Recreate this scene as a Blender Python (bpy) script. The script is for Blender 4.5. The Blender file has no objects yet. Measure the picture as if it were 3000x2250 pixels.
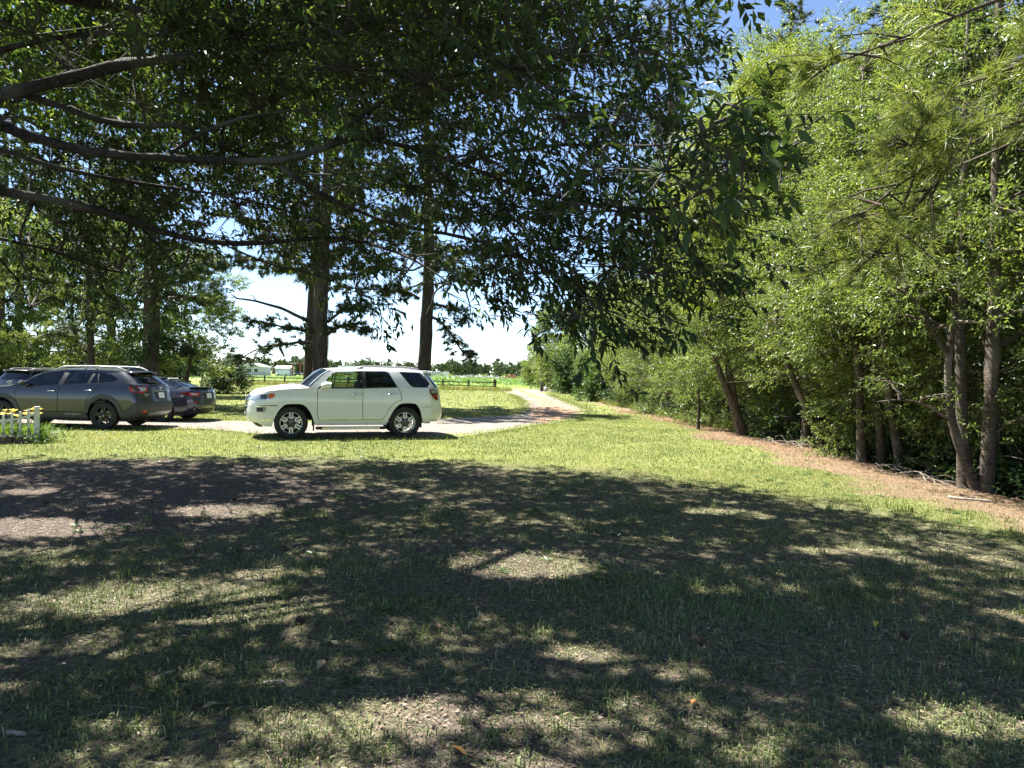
import bpy, math, random
import numpy as np
from mathutils import Vector, Matrix, geometry as mgeo

rng = np.random.default_rng(11)
random.seed(11)
SC = bpy.context.scene
COL = SC.collection
R = math.radians

# ------------------------------------------------------------------ camera, sky, sun, exposure
cam_d = bpy.data.cameras.new('camera')
cam_d.sensor_width = 36.0
cam_d.lens = 24.0
cam_d.clip_start = 0.05
cam_d.clip_end = 5000.0
cam = bpy.data.objects.new('camera', cam_d)
COL.objects.link(cam)
cam.matrix_world = Matrix.Translation((0, 0, 1.65)) @ Matrix.Rotation(R(90 - 0.716), 4, 'X') @ Matrix.Rotation(R(1.0), 4, 'Z')
SC.camera = cam

SUN_EL, SUN_AZ = R(60.0), math.atan2(-0.8, 0.6)      # azimuth measured from +Y towards +X
sun_dir = Vector((math.sin(SUN_AZ) * math.cos(SUN_EL), math.cos(SUN_AZ) * math.cos(SUN_EL), math.sin(SUN_EL)))
world = bpy.data.worlds.new('World')
SC.world = world
world.use_nodes = True
wn = world.node_tree.nodes
wl = world.node_tree.links
wn.clear()
w_out = wn.new('ShaderNodeOutputWorld')
w_bg = wn.new('ShaderNodeBackground')
w_sky = wn.new('ShaderNodeTexSky')
w_sky.sky_type = 'NISHITA'
w_sky.sun_disc = False
w_sky.sun_elevation = SUN_EL
w_sky.sun_rotation = SUN_AZ % (2 * math.pi)
w_sky.air_density = 0.65
w_sky.dust_density = 0.1
w_sky.ozone_density = 1.2
w_bg.inputs['Strength'].default_value = 0.052
wl.new(w_sky.outputs[0], w_bg.inputs['Color'])
wl.new(w_bg.outputs[0], w_out.inputs['Surface'])

sun_l = bpy.data.lights.new('sun', 'SUN')
sun_l.energy = 4.0
sun_l.angle = R(0.55)
sun_l.color = (1.0, 0.96, 0.90)
sun = bpy.data.objects.new('sun', sun_l)
COL.objects.link(sun)
sun.rotation_euler = sun_dir.to_track_quat('Z', 'Y').to_euler()

SC.view_settings.view_transform = 'Standard'
SC.view_settings.look = 'None'
SC.view_settings.exposure = 2.5
SC.view_settings.gamma = 1.0
SC.view_settings.use_curve_mapping = False
SC.render.engine = 'CYCLES'
cy = SC.cycles
cy.use_denoising = True
cy.denoising_input_passes = 'RGB_ALBEDO_NORMAL'
cy.denoising_prefilter = 'NONE'
cy.max_bounces = 6
cy.diffuse_bounces = 2
cy.glossy_bounces = 2
cy.transmission_bounces = 4
cy.transparent_max_bounces = 8
cy.sample_clamp_indirect = 4.0
cy.use_adaptive_sampling = True
cy.adaptive_threshold = 0.015
cy.caustics_reflective = False
cy.caustics_refractive = False

# ------------------------------------------------------------------ helpers: objects
def link(o, parent=None):
    COL.objects.link(o)
    if parent is not None:
        o.parent = parent
    return o

def tag(o, label=None, cat=None, group=None, kind=None):
    if label: o['label'] = label
    if cat: o['category'] = cat
    if group: o['group'] = group
    if kind: o['kind'] = kind
    return o

def thing(name, label, cat, loc=(0, 0, 0), rz=0.0, group=None, scale=None):
    o = bpy.data.objects.new(name, None)
    o.empty_display_size = 0.2
    link(o)
    o.location = loc
    o.rotation_euler = (0, 0, rz)
    if scale: o.scale = (scale, scale, scale)
    return tag(o, label, cat, group)

def make_mesh(name, V, F, smooth=False, val=None):
    """V (n,3), F (m,3) or (m,4) array, or a list of such arrays."""
    V = np.ascontiguousarray(V, dtype=np.float32)
    Fs = F if isinstance(F, list) else [F]
    Fs = [np.asarray(f, dtype=np.int32) for f in Fs if len(f)]
    me = bpy.data.meshes.new(name)
    nl = sum(f.size for f in Fs)
    nf = sum(len(f) for f in Fs)
    me.vertices.add(len(V)); me.vertices.foreach_set('co', V.ravel())
    me.loops.add(nl); me.polygons.add(nf)
    me.loops.foreach_set('vertex_index', np.concatenate([f.ravel() for f in Fs]))
    tot = np.concatenate([np.full(len(f), f.shape[1], dtype=np.int32) for f in Fs])
    st = np.zeros(nf, dtype=np.int32); st[1:] = np.cumsum(tot)[:-1]
    me.polygons.foreach_set('loop_start', st)
    me.polygons.foreach_set('use_smooth', np.full(nf, bool(smooth)))
    me.update(calc_edges=True)
    if val is not None:
        at = me.attributes.new('v', 'FLOAT', 'FACE')
        at.data.foreach_set('value', np.asarray(val, dtype=np.float32))
    return me

def mesh_obj(name, V, F, mat, parent=None, smooth=False, val=None):
    me = make_mesh(name, V, F, smooth, val)
    me.materials.append(mat)
    return link(bpy.data.objects.new(name, me), parent)

def copy_tree(o, parent=None):
    c = o.copy()
    link(c, parent)
    for ch in list(o.children):
        copy_tree(ch, c)
    return c

def nrm(a):
    a = np.asarray(a, dtype=np.float64)
    return a / np.maximum(np.linalg.norm(a, axis=-1, keepdims=True), 1e-9)

class MB:
    """collects shapes of one part"""
    def __init__(s): s.V = []; s.F3 = []; s.F4 = []; s.n = 0
    def add(s, V, F):
        V = np.asarray(V, dtype=np.float64).reshape(-1, 3)
        for f in F:
            (s.F3 if len(f) == 3 else s.F4).append([i + s.n for i in f])
        s.V.append(V); s.n += len(V)
        return s
    def box(s, c, d, rz=0.0, ry=0.0, rx=0.0, bev=0.0):
        hx, hy, hz = d[0] / 2, d[1] / 2, d[2] / 2
        M = np.array(Matrix.Rotation(rz, 3, 'Z') @ Matrix.Rotation(ry, 3, 'Y') @ Matrix.Rotation(rx, 3, 'X'))
        if bev <= 0:
            V = np.array([[sx * hx, sy * hy, sz * hz] for sx in (-1, 1) for sy in (-1, 1) for sz in (-1, 1)])
            F = [(0, 1, 3, 2), (4, 6, 7, 5), (0, 4, 5, 1), (2, 3, 7, 6), (0, 2, 6, 4), (1, 5, 7, 3)]
        else:
            b = min(bev, hx * .9, hy * .9, hz * .9)
            V = []; F = []
            idx = {}
            for sx in (-1, 1):
                for sy in (-1, 1):
                    for sz in (-1, 1):
                        for a in range(3):
                            p = [sx * (hx - b), sy * (hy - b), sz * (hz - b)]
                            p[a] = (sx, sy, sz)[a] * (hx, hy, hz)[a]
                            idx[(sx, sy, sz, a)] = len(V); V.append(p)
            g = lambda x, y, z, a: idx[(x, y, z, a)]
            for q in (-1, 1):
                F.append([g(q, -1, -1, 0), g(q, 1, -1, 0), g(q, 1, 1, 0), g(q, -1, 1, 0)][::q])
                F.append([g(-1, q, -1, 1), g(-1, q, 1, 1), g(1, q, 1, 1), g(1, q, -1, 1)][::q])
                F.append([g(-1, -1, q, 2), g(1, -1, q, 2), g(1, 1, q, 2), g(-1, 1, q, 2)][::q])
            for p in (-1, 1):
                for q in (-1, 1):
                    o = p * q
                    F.append([g(p, q, -1, 0), g(p, q, -1, 1), g(p, q, 1, 1), g(p, q, 1, 0)][::o])
                    F.append([g(-1, p, q, 1), g(-1, p, q, 2), g(1, p, q, 2), g(1, p, q, 1)][::o])
                    F.append([g(p, -1, q, 2), g(p, -1, q, 0), g(p, 1, q, 0), g(p, 1, q, 2)][::o])
            for x in (-1, 1):
                for y in (-1, 1):
                    for z in (-1, 1):
                        F.append([g(x, y, z, 0), g(x, y, z, 1), g(x, y, z, 2)][::x * y * z])
            V = np.array(V)
        return s.add(V @ M.T + np.asarray(c, dtype=float), F)
    def tube(s, pts, rad, n=8, cap=True, wob=0.0):
        P = np.asarray(pts, dtype=np.float64)
        rad = np.broadcast_to(np.asarray(rad, dtype=np.float64), (len(P),))
        T = nrm(np.gradient(P, axis=0))
        u = np.cross(T[0], (0, 0, 1.0))
        if np.linalg.norm(u) < 1e-3: u = np.cross(T[0], (1.0, 0, 0))
        u = nrm(u)
        rings = []
        ang = np.arange(n) / n * 2 * math.pi
        for i in range(len(P)):
            u = nrm(u - T[i] * np.dot(u, T[i]))
            w = np.cross(T[i], u)
            rr = rad[i] * (1 + (wob * np.random.default_rng(i * 7 + n).normal(size=n) if wob else 0))
            rings.append(P[i] + (np.cos(ang) * rr)[:, None] * u + (np.sin(ang) * rr)[:, None] * w)
        V = np.concatenate(rings)
        F = []
        for i in range(len(P) - 1):
            for k in range(n):
                k2 = (k + 1) % n
                F.append((i * n + k, i * n + k2, (i + 1) * n + k2, (i + 1) * n + k))
        if cap:
            V = np.vstack([V, P[0], P[-1]])
            a, b = len(V) - 2, len(V) - 1
            m = (len(P) - 1) * n
            for k in range(n):
                k2 = (k + 1) % n
                F.append((a, k2, k)); F.append((b, m + k, m + k2))
        return s.add(V, F)
    def lathe(s, prof, axis='y', n=40, c=(0, 0, 0), closed=False):
        """prof: (radius, height) pairs"""
        V = []; F = []
        for (r, h) in prof:
            for k in range(n):
                a = k / n * 2 * math.pi
                V.append((r * math.cos(a), h, r * math.sin(a)) if axis == 'y' else (r * math.cos(a), r * math.sin(a), h))
        m = len(prof)
        for i in range(m if closed else m - 1):
            for k in range(n):
                k2 = (k + 1) % n; j = (i + 1) % m
                f = (i * n + k, i * n + k2, j * n + k2, j * n + k)
                F.append(f if axis == 'z' else f[::-1])
        return s.add(np.array(V) + np.asarray(c, dtype=float), F)
    def build(s, name, mat, parent=None, smooth=False):
        V = np.concatenate(s.V)
        Fs = []
        if s.F3: Fs.append(np.array(s.F3))
        if s.F4: Fs.append(np.array(s.F4))
        return mesh_obj(name, V, Fs, mat, parent, smooth)

def jig(*xs):     # polyline smoothing (Chaikin) for open curves
    P = np.asarray(xs[0], dtype=np.float64)
    for _ in range(xs[1] if len(xs) > 1 else 2):
        Q = [P[0]]
        for a, b in zip(P[:-1], P[1:]):
            Q += [a * .75 + b * .25, a * .25 + b * .75]
        Q.append(P[-1]); P = np.array(Q)
    return P

# ------------------------------------------------------------------ helpers: materials
def new_mat(name):
    m = bpy.data.materials.new(name); m.use_nodes = True
    nt = m.node_tree; nt.nodes.clear()
    out = nt.nodes.new('ShaderNodeOutputMaterial')
    return m, nt, out

def N(nt, typ, **kw):
    n = nt.nodes.new(typ)
    for k, v in kw.items():
        if k.startswith('i_'):
            key = k[2:]
            n.inputs[int(key) if key.isdigit() else key.replace('_', ' ')].default_value = v
        else:
            setattr(n, k, v)
    return n

def ramp(nt, fac, stops):
    r = nt.nodes.new('ShaderNodeValToRGB')
    el = r.color_ramp.elements
    while len(el) < len(stops): el.new(0.5)
    for e, (p, c) in zip(el, stops):
        e.position = p; e.color = (*c, 1)
    nt.links.new(fac, r.inputs[0])
    return r.outputs[0]

def mix_c(nt, fac, a, b, blend='MIX'):
    m = nt.nodes.new('ShaderNodeMix'); m.data_type = 'RGBA'; m.blend_type = blend
    if isinstance(fac, (int, float)): m.inputs[0].default_value = fac
    else: nt.links.new(fac, m.inputs[0])
    for i, c in ((6, a), (7, b)):
        if isinstance(c, tuple): m.inputs[i].default_value = (*c, 1)
        else: nt.links.new(c, m.inputs[i])
    return m.outputs[2]

def math_n(nt, op, a, b=None, clamp=False):
    m = nt.nodes.new('ShaderNodeMath'); m.operation = op; m.use_clamp = clamp
    for i, c in ((0, a), (1, b)):
        if c is None: continue
        if isinstance(c, (int, float)): m.inputs[i].default_value = c
        else: nt.links.new(c, m.inputs[i])
    return m.outputs[0]

def noise(nt, scale, detail=4, rough=.6, vec=None, dist=0.0):
    n = N(nt, 'ShaderNodeTexNoise'); n.inputs['Scale'].default_value = scale
    n.inputs['Detail'].default_value = detail; n.inputs['Roughness'].default_value = rough
    n.inputs['Distortion'].default_value = dist
    if vec is not None: nt.links.new(vec, n.inputs['Vector'])
    return n.outputs['Fac']

def mapping(nt, scale=(1, 1, 1), coord='Object'):
    t = N(nt, 'ShaderNodeTexCoord'); m = N(nt, 'ShaderNodeMapping')
    m.inputs['Scale'].default_value = scale
    nt.links.new(t.outputs[coord], m.inputs['Vector'])
    return m.outputs['Vector']

def bump(nt, h, strength=.4, dist=.02):
    b = N(nt, 'ShaderNodeBump'); b.inputs['Strength'].default_value = strength
    b.inputs['Distance'].default_value = dist
    nt.links.new(h, b.inputs['Height'])
    return b.outputs['Normal']

def plain(name, col, rough=.6, metal=0.0, coat=0.0, spec=.5, var=.0, vscale=6.0, bmp=0.0, emit=None):
    m, nt, out = new_mat(name)
    p = N(nt, 'ShaderNodeBsdfPrincipled')
    p.inputs['Roughness'].default_value = rough
    p.inputs['Metallic'].default_value = metal
    p.inputs['Coat Weight'].default_value = coat
    p.inputs['Coat Roughness'].default_value = .03
    p.inputs['Specular IOR Level'].default_value = spec
    if var > 0:
        n = noise(nt, vscale, 5, .65, mapping(nt))
        lo = tuple(c * (1 - var) for c in col); hi = tuple(min(1, c * (1 + var)) for c in col)
        nt.links.new(ramp(nt, n, [(.3, lo), (.7, hi)]), p.inputs['Base Color'])
        if bmp: nt.links.new(bump(nt, n, bmp, .01), p.inputs['Normal'])
    else:
        p.inputs['Base Color'].default_value = (*col, 1)
    if emit:
        p.inputs['Emission Color'].default_value = (*emit[0], 1); p.inputs['Emission Strength'].default_value = emit[1]
    nt.links.new(p.outputs[0], out.inputs['Surface'])
    return m

def leaf_mat(name, dark, mid, light, trans=.35, rough=.45, spec=.4, yellow=None):
    """leaf colour by the per-leaf attribute v; part of the light passes through"""
    m, nt, out = new_mat(name)
    a = N(nt, 'ShaderNodeAttribute'); a.attribute_name = 'v'
    oi = N(nt, 'ShaderNodeObjectInfo')
    f = math_n(nt, 'ADD', a.outputs['Fac'], math_n(nt, 'MULTIPLY', math_n(nt, 'SUBTRACT', oi.outputs['Random'], .5), .18), True)
    st = [(0, dark), (.5, mid), (.93, light)]
    if yellow: st.append((1.0, yellow))
    col = ramp(nt, f, st)
    p = N(nt, 'ShaderNodeBsdfPrincipled')
    p.inputs['Roughness'].default_value = rough
    p.inputs['Specular IOR Level'].default_value = spec
    nt.links.new(col, p.inputs['Base Color'])
    t = N(nt, 'ShaderNodeBsdfTranslucent')
    tc = mix_c(nt, 1.0, col, (1.08, 1.09, .5), 'MULTIPLY')
    nt.links.new(tc, t.inputs['Color'])
    mx = N(nt, 'ShaderNodeMixShader'); mx.inputs[0].default_value = trans
    nt.links.new(p.outputs[0], mx.inputs[1]); nt.links.new(t.outputs[0], mx.inputs[2])
    nt.links.new(mx.outputs[0], out.inputs['Surface'])
    return m

def bark_mat(name, dark, light, sc=(6, 6, 1.2), patch=None, bstr=.9):
    m, nt, out = new_mat(name)
    v = mapping(nt, sc)
    n1 = noise(nt, 3.0, 6, .7, v, .6)
    n2 = noise(nt, 1.1, 3, .5, mapping(nt))
    c = ramp(nt, n1, [(.32, dark), (.62, light)])
    if patch:
        c = mix_c(nt, math_n(nt, 'MULTIPLY', ramp_f(nt, n2, .48, .62), .8), c, patch)
    p = N(nt, 'ShaderNodeBsdfPrincipled'); p.inputs['Roughness'].default_value = .9
    p.inputs['Specular IOR Level'].default_value = .2
    nt.links.new(c, p.inputs['Base Color'])
    nt.links.new(bump(nt, n1, bstr, .03), p.inputs['Normal'])
    nt.links.new(p.outputs[0], out.inputs['Surface'])
    return m

def ramp_f(nt, f, a, b):
    m = N(nt, 'ShaderNodeMapRange'); m.inputs['From Min'].default_value = a; m.inputs['From Max'].default_value = b
    m.interpolation_type = 'SMOOTHSTEP'
    nt.links.new(f, m.inputs['Value'])
    return m.outputs['Result']

# ------------------------------------------------------------------ helpers: value noise in python
def vnoise(x, y, scale, seed):
    r = np.random.default_rng(seed).random((256, 256))
    x = np.asarray(x) * scale; y = np.asarray(y) * scale
    xi = np.floor(x).astype(int); yi = np.floor(y).astype(int)
    fx = x - xi; fy = y - yi
    fx = fx * fx * (3 - 2 * fx); fy = fy * fy * (3 - 2 * fy)
    g = lambda i, j: r[i % 256, j % 256]
    return (g(xi, yi) * (1 - fx) + g(xi + 1, yi) * fx) * (1 - fy) + (g(xi, yi + 1) * (1 - fx) + g(xi + 1, yi + 1) * fx) * fy

def fbm(x, y, scale, seed, o=3):
    s = 0; a = .5; t = 0
    for k in range(o):
        s = s + a * vnoise(x, y, scale * 2 ** k, seed + k); t += a; a *= .55
    return s / t

def sst(a, b, v):
    t = np.clip((np.asarray(v) - a) / (b - a), 0, 1)
    return t * t * (3 - 2 * t)
# ------------------------------------------------------------------ the ground and what grows and lies on it
def edge_x(y):                      # where the lawn breaks off into the ditch
    return np.interp(y, [-10, 5, 22, 30, 45, 75, 120], [7.3, 7.25, 7.05, 6.6, 5.7, 6.5, 8]) + .18 * np.sin(np.asarray(y) * .9) + .1 * np.sin(np.asarray(y) * 2.3)

def gz(x, y):
    x = np.asarray(x, dtype=float); y = np.asarray(y, dtype=float)
    u = x - edge_x(y)
    fade = 1 - sst(60, 85, y)
    d = -.85 * sst(0, 1.3, u) + .55 * sst(2.2, 4.5, u)
    z = d * fade
    z = z + .05 * (fbm(x, y, .35, 3) - .5) * (1 - sst(60, 120, y)) * sst(0, 2, np.hypot(x, y))
    return z

DR_NEAR = np.array([(-45, 18.7), (-16, 18.9), (-9, 19.0), (-7.3, 18.3), (-5.7, 17.0), (-2.6, 16.9), (-1.0, 18.3), (.3, 21.2), (2.2, 25.5), (3.8, 32), (3.6, 42), (3.3, 55), (3.2, 68), (5.5, 79)], float)
DR_FAR = np.array([(-45, 22.4), (-16, 22.3), (-9, 22.3), (-6, 23.0), (-2.7, 25.3), (-.6, 27.5), (.5, 30), (.9, 41), (.3, 55), (-.5, 66), (-3.0, 80)], float)

def resample(P, n):
    d = np.r_[0, np.cumsum(np.linalg.norm(np.diff(P, axis=0), axis=1))]
    t = np.linspace(0, d[-1], n)
    return np.c_[np.interp(t, d, P[:, 0]), np.interp(t, d, P[:, 1])]

def in_poly(x, y, P):
    x = np.asarray(x); y = np.asarray(y); ins = np.zeros(x.shape, bool)
    j = len(P) - 1
    for i in range(len(P)):
        xi, yi = P[i]; xj, yj = P[j]
        c = ((yi > y) != (yj > y)) & (x < (xj - xi) * (y - yi) / (yj - yi + 1e-12) + xi)
        ins ^= c; j = i
    return ins

DR_N = resample(jig(DR_NEAR), 240); DR_F = resample(jig(DR_FAR), 240)
DR_POLY = np.vstack([DR_N, DR_F[::-1]])

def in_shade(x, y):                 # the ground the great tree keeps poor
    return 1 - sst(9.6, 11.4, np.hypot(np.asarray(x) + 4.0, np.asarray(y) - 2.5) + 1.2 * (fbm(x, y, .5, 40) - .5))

def bare_mask(x, y):
    e = np.hypot((np.asarray(x) + 6.8) / 6.2, (np.asarray(y) - 9.0) / 3.6)
    b = 1 - sst(.55, 1.15, e + .7 * (fbm(x, y, .7, 50) - .5))
    patch = sst(.55, .72, fbm(x, y, 1.1, 60)) * in_shade(x, y) * .6 * (1 - .55 * sst(-1, 2, x))
    return np.clip(np.maximum(b, patch), 0, 1)

def straw_mask(x, y):
    u = np.asarray(x) - edge_x(y)
    w = 1.45 - .6 * sst(18, 30, y)
    return sst(-w - .8, -w + .9, u + 2.0 * (fbm(x, y, 1.1, 70) - .5)) * (1 - sst(40, 60, y))

def build_ground():
    def axis(lo, hi, f0, f1, step, far):
        a = list(np.arange(f0, f1 + 1e-6, step)); s = step
        x = f1
        while x < far[1]: s *= 1.22; x += s; a.append(x)
        x = f0; s = step
        while x > far[0]: s *= 1.22; x -= s; a.insert(0, x)
        return np.array(a)
    xs = axis(0, 0, -16, 13, .22, (-2200, 2200)); ys = axis(0, 0, 0, 34, .25, (-400, 2600))
    X, Y = np.meshgrid(xs, ys)
    x = X.ravel(); y = Y.ravel()
    V = np.c_[x, y, gz(x, y)]
    nx, ny = len(xs), len(ys)
    i = np.arange(nx * ny).reshape(ny, nx)
    F = np.c_[i[:-1, :-1].ravel(), i[:-1, 1:].ravel(), i[1:, 1:].ravel(), i[1:, :-1].ravel()]
    m, nt, out = new_mat('lawn_ground')
    at = lambda k: (lambda a: (setattr(a, 'attribute_name', k), a.outputs['Fac'])[1])(N(nt, 'ShaderNodeAttribute'))
    co = mapping(nt)
    nb = noise(nt, .9, 5, .6, co); ns = noise(nt, 22, 5, .7, co); nf = noise(nt, 90, 3, .7, co)
    grass = ramp(nt, math_n(nt, 'ADD', math_n(nt, 'MULTIPLY', nb, .45), math_n(nt, 'MULTIPLY', ns, .55)),
                 [(.3, (.065, .078, .026)), (.5, (.145, .165, .050)), (.72, (.25, .26, .09))])
    soil = ramp(nt, math_n(nt, 'ADD', math_n(nt, 'MULTIPLY', ns, .6), math_n(nt, 'MULTIPLY', nf, .4)),
                [(.34, (.034, .028, .024)), (.5, (.105, .085, .070)), (.68, (.25, .20, .165))])
    straw = ramp(nt, math_n(nt, 'ADD', math_n(nt, 'MULTIPLY', ns, .5), math_n(nt, 'MULTIPLY', nf, .5)),
                 [(.3, (.075, .05, .034)), (.5, (.20, .14, .092)), (.72, (.38, .285, .20))])
    floor = ramp(nt, ns, [(.3, (.03, .022, .014)), (.7, (.10, .075, .045))])
    field = ramp(nt, nb, [(.3, (.10, .16, .035)), (.7, (.21, .26, .06))])
    wob = math_n(nt, 'MULTIPLY', math_n(nt, 'SUBTRACT', ns, .5), 1.1)
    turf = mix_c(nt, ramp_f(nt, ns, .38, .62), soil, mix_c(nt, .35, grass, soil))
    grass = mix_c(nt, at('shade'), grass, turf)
    c = mix_c(nt, ramp_f(nt, math_n(nt, 'ADD', at('bare'), wob), .25, .7), grass, soil)
    c = mix_c(nt, ramp_f(nt, math_n(nt, 'ADD', at('straw'), wob), .3, .7), c, straw)
    c = mix_c(nt, at('wood'), c, floor)
    c = mix_c(nt, at('field'), c, field)
    p = N(nt, 'ShaderNodeBsdfPrincipled'); p.inputs['Roughness'].default_value = .95
    p.inputs['Specular IOR Level'].default_value = .1
    nt.links.new(c, p.inputs['Base Color'])
    hh = math_n(nt, 'ADD', math_n(nt, 'MULTIPLY', ns, .7), math_n(nt, 'MULTIPLY', nf, .3))
    nt.links.new(bump(nt, hh, 1.0, .05), p.inputs['Normal'])
    nt.links.new(p.outputs[0], out.inputs['Surface'])
    o = mesh_obj('ground', V, F, m, None, True)
    u = x - edge_x(y)
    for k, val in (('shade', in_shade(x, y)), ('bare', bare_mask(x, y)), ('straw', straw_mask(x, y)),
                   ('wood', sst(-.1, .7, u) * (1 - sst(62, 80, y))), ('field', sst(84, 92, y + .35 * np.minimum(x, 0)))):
        a = o.data.attributes.new(k, 'FLOAT', 'POINT'); a.data.foreach_set('value', np.asarray(val, dtype=np.float32))
    tag(o, 'wide mown lawn with bare soil under the trees', kind='structure')
    o.data.attributes  # keeps the reference alive
    return o

def strip_mesh(A, B, m, jit, seed, lift):
    n = len(A)
    r = np.random.default_rng(seed)
    k = np.arange(n)
    ja = jit * (np.interp(k, np.arange(0, n + 3, 3), r.normal(size=len(np.arange(0, n + 3, 3)))) + .5 * r.normal(size=n))
    jb = jit * (np.interp(k, np.arange(0, n + 3, 3), r.normal(size=len(np.arange(0, n + 3, 3)))) + .5 * r.normal(size=n))
    D = nrm(A - B)
    A = A + D * ja[:, None]; B = B + D * jb[:, None]
    t = np.linspace(0, 1, m)
    P = A[:, None, :] * (1 - t)[None, :, None] + B[:, None, :] * t[None, :, None]
    P = P.reshape(-1, 2)
    z = gz(P[:, 0], P[:, 1]) + lift
    V = np.c_[P, z]
    i = np.arange(n * m).reshape(n, m)
    F = np.c_[i[:-1, :-1].ravel(), i[1:, :-1].ravel(), i[1:, 1:].ravel(), i[:-1, 1:].ravel()]
    V3 = V[F[0]]
    if np.cross(V3[1] - V3[0], V3[2] - V3[0])[2] < 0: F = F[:, ::-1]
    return V, F, np.tile(t, n), np.repeat(k / (n - 1), m)

def build_drive():
    V, F, t, s = strip_mesh(DR_N, DR_F, 15, .16, 5, .012)
    m, nt, out = new_mat('gravel')
    co = mapping(nt)
    vor = N(nt, 'ShaderNodeTexVoronoi'); vor.inputs['Scale'].default_value = 26
    nt.links.new(co, vor.inputs['Vector'])
    n1 = noise(nt, 1.3, 5, .6, co); n2 = noise(nt, 40, 4, .7, co)
    stone = ramp(nt, n2, [(.3, (.095, .076, .058)), (.5, (.205, .168, .134)), (.7, (.36, .308, .256))])
    stone = mix_c(nt, .5, stone, ramp(nt, vor.outputs['Distance'], [(.1, (.36, .32, .28)), (.6, (.16, .14, .12))]))
    at = N(nt, 'ShaderNodeAttribute'); at.attribute_name = 'mid'
    red = ramp(nt, n2, [(.3, (.16, .09, .05)), (.7, (.42, .27, .17))])
    grn = ramp(nt, n2, [(.3, (.09, .11, .03)), (.7, (.22, .25, .08))])
    f = ramp_f(nt, math_n(nt, 'ADD', at.outputs['Fac'], math_n(nt, 'MULTIPLY', math_n(nt, 'SUBTRACT', n1, .5), 1.6)), .35, .75)
    c = mix_c(nt, f, stone, red)
    at2 = N(nt, 'ShaderNodeAttribute'); at2.attribute_name = 'edge'
    f2 = ramp_f(nt, math_n(nt, 'ADD', at2.outputs['Fac'], math_n(nt, 'MULTIPLY', math_n(nt, 'SUBTRACT', n1, .5), 1.5)), .45, .8)
    c = mix_c(nt, f2, c, grn)
    p = N(nt, 'ShaderNodeBsdfPrincipled'); p.inputs['Roughness'].default_value = .92
    p.inputs['Specular IOR Level'].default_value = .2
    nt.links.new(c, p.inputs['Base Color'])
    nt.links.new(bump(nt, math_n(nt, 'ADD', n2, vor.outputs['Distance']), .8, .03), p.inputs['Normal'])
    nt.links.new(p.outputs[0], out.inputs['Surface'])
    o = mesh_obj('driveway', V, F, m, None, True)
    mid = np.exp(-((t - .5) / .17) ** 2) * 1.3 * sst(26, 33, V[:, 1]) * (1 - .6 * sst(55, 70, V[:, 1])) + .7 * sst(20.5, 24, V[:, 1]) * (1 - sst(33, 40, V[:, 1])) * sst(.5, 1, V[:, 0])
    edge = np.clip(1 - np.minimum(t, 1 - t) / .26, 0, 1) * .95
    edge = np.maximum(edge, .75 * np.exp(-((t - .5) / .12) ** 2) * sst(46, 56, V[:, 1]))
    for k, val in (('mid', mid), ('edge', edge)):
        a = o.data.attributes.new(k, 'FLOAT', 'POINT'); a.data.foreach_set('value', val.astype(np.float32))
    tag(o, 'pale gravel drive curving across the lawn to the fence', kind='structure')
    # the farm road beyond the fence
    A = resample(np.array([(70, 62), (30, 73), (8, 79), (-6, 82), (-25, 96), (-60, 124), (-130, 178)], float), 70)
    B = A + nrm(np.c_[np.gradient(A[:, 1]), -np.gradient(A[:, 0])]) * np.array([1, 1]) * 4.2
    if B[20, 1] < A[20, 1]: B = 2 * A - B
    V, F, t, s = strip_mesh(A, B, 5, .15, 8, .010)
    o2 = mesh_obj('road', V, F, m, None, True)
    for k in ('mid', 'edge'):
        a = o2.data.attributes.new(k, 'FLOAT', 'POINT'); a.data.foreach_set('value', np.zeros(len(V), dtype=np.float32))
    tag(o2, 'pale dirt farm road running behind the rail fence', kind='structure')
    # loose stones
    r = np.random.default_rng(21)
    n = 9000
    k = r.integers(0, 150, n); tt = r.random(n)
    P = DR_N[k] * (1 - tt)[:, None] + DR_F[k] * tt[:, None] + r.normal(size=(n, 2)) * .25
    ok = P[:, 0] > -17; P = P[ok]; n = len(P)
    sz = .008 + .02 * r.random(n) ** 2
    base = np.array([(1, 0, 0), (-.5, .87, 0), (-.5, -.87, 0), (0, 0, 1.0)])
    a = r.random(n) * 6.28
    ca, sa = np.cos(a), np.sin(a)
    Vx = base[None, :, 0] * ca[:, None] - base[None, :, 1] * sa[:, None]
    Vy = base[None, :, 0] * sa[:, None] + base[None, :, 1] * ca[:, None]
    V = np.stack([P[:, 0:1] + Vx * sz[:, None], P[:, 1:2] + Vy * sz[:, None],
                  (gz(P[:, 0], P[:, 1]) + .012)[:, None] + base[None, :, 2] * sz[:, None] * .8], -1).reshape(-1, 3)
    q = np.arange(n)[:, None, None] * 4
    F = (q + np.array([[0, 1, 3], [1, 2, 3], [2, 0, 3]])[None]).reshape(-1, 3)
    ms = leaf_mat('loose_gravel', (.16, .14, .12), (.42, .39, .35), (.68, .64, .6), 0.0, .9, .2)
    o3 = mesh_obj('gravel', V, F, ms, None, False, np.repeat(r.random(n), 3))
    tag(o3, 'loose pale gravel scattered over the drive', 'gravel', kind='stuff')

def wedge(n, y0, y1, r, k=.82, pad=.4):
    y = np.sqrt(y0 ** 2 + (y1 ** 2 - y0 ** 2) * r.random(n))
    x = (r.random(n) * 2 - 1) * (k * y + pad)
    return x, y

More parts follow.
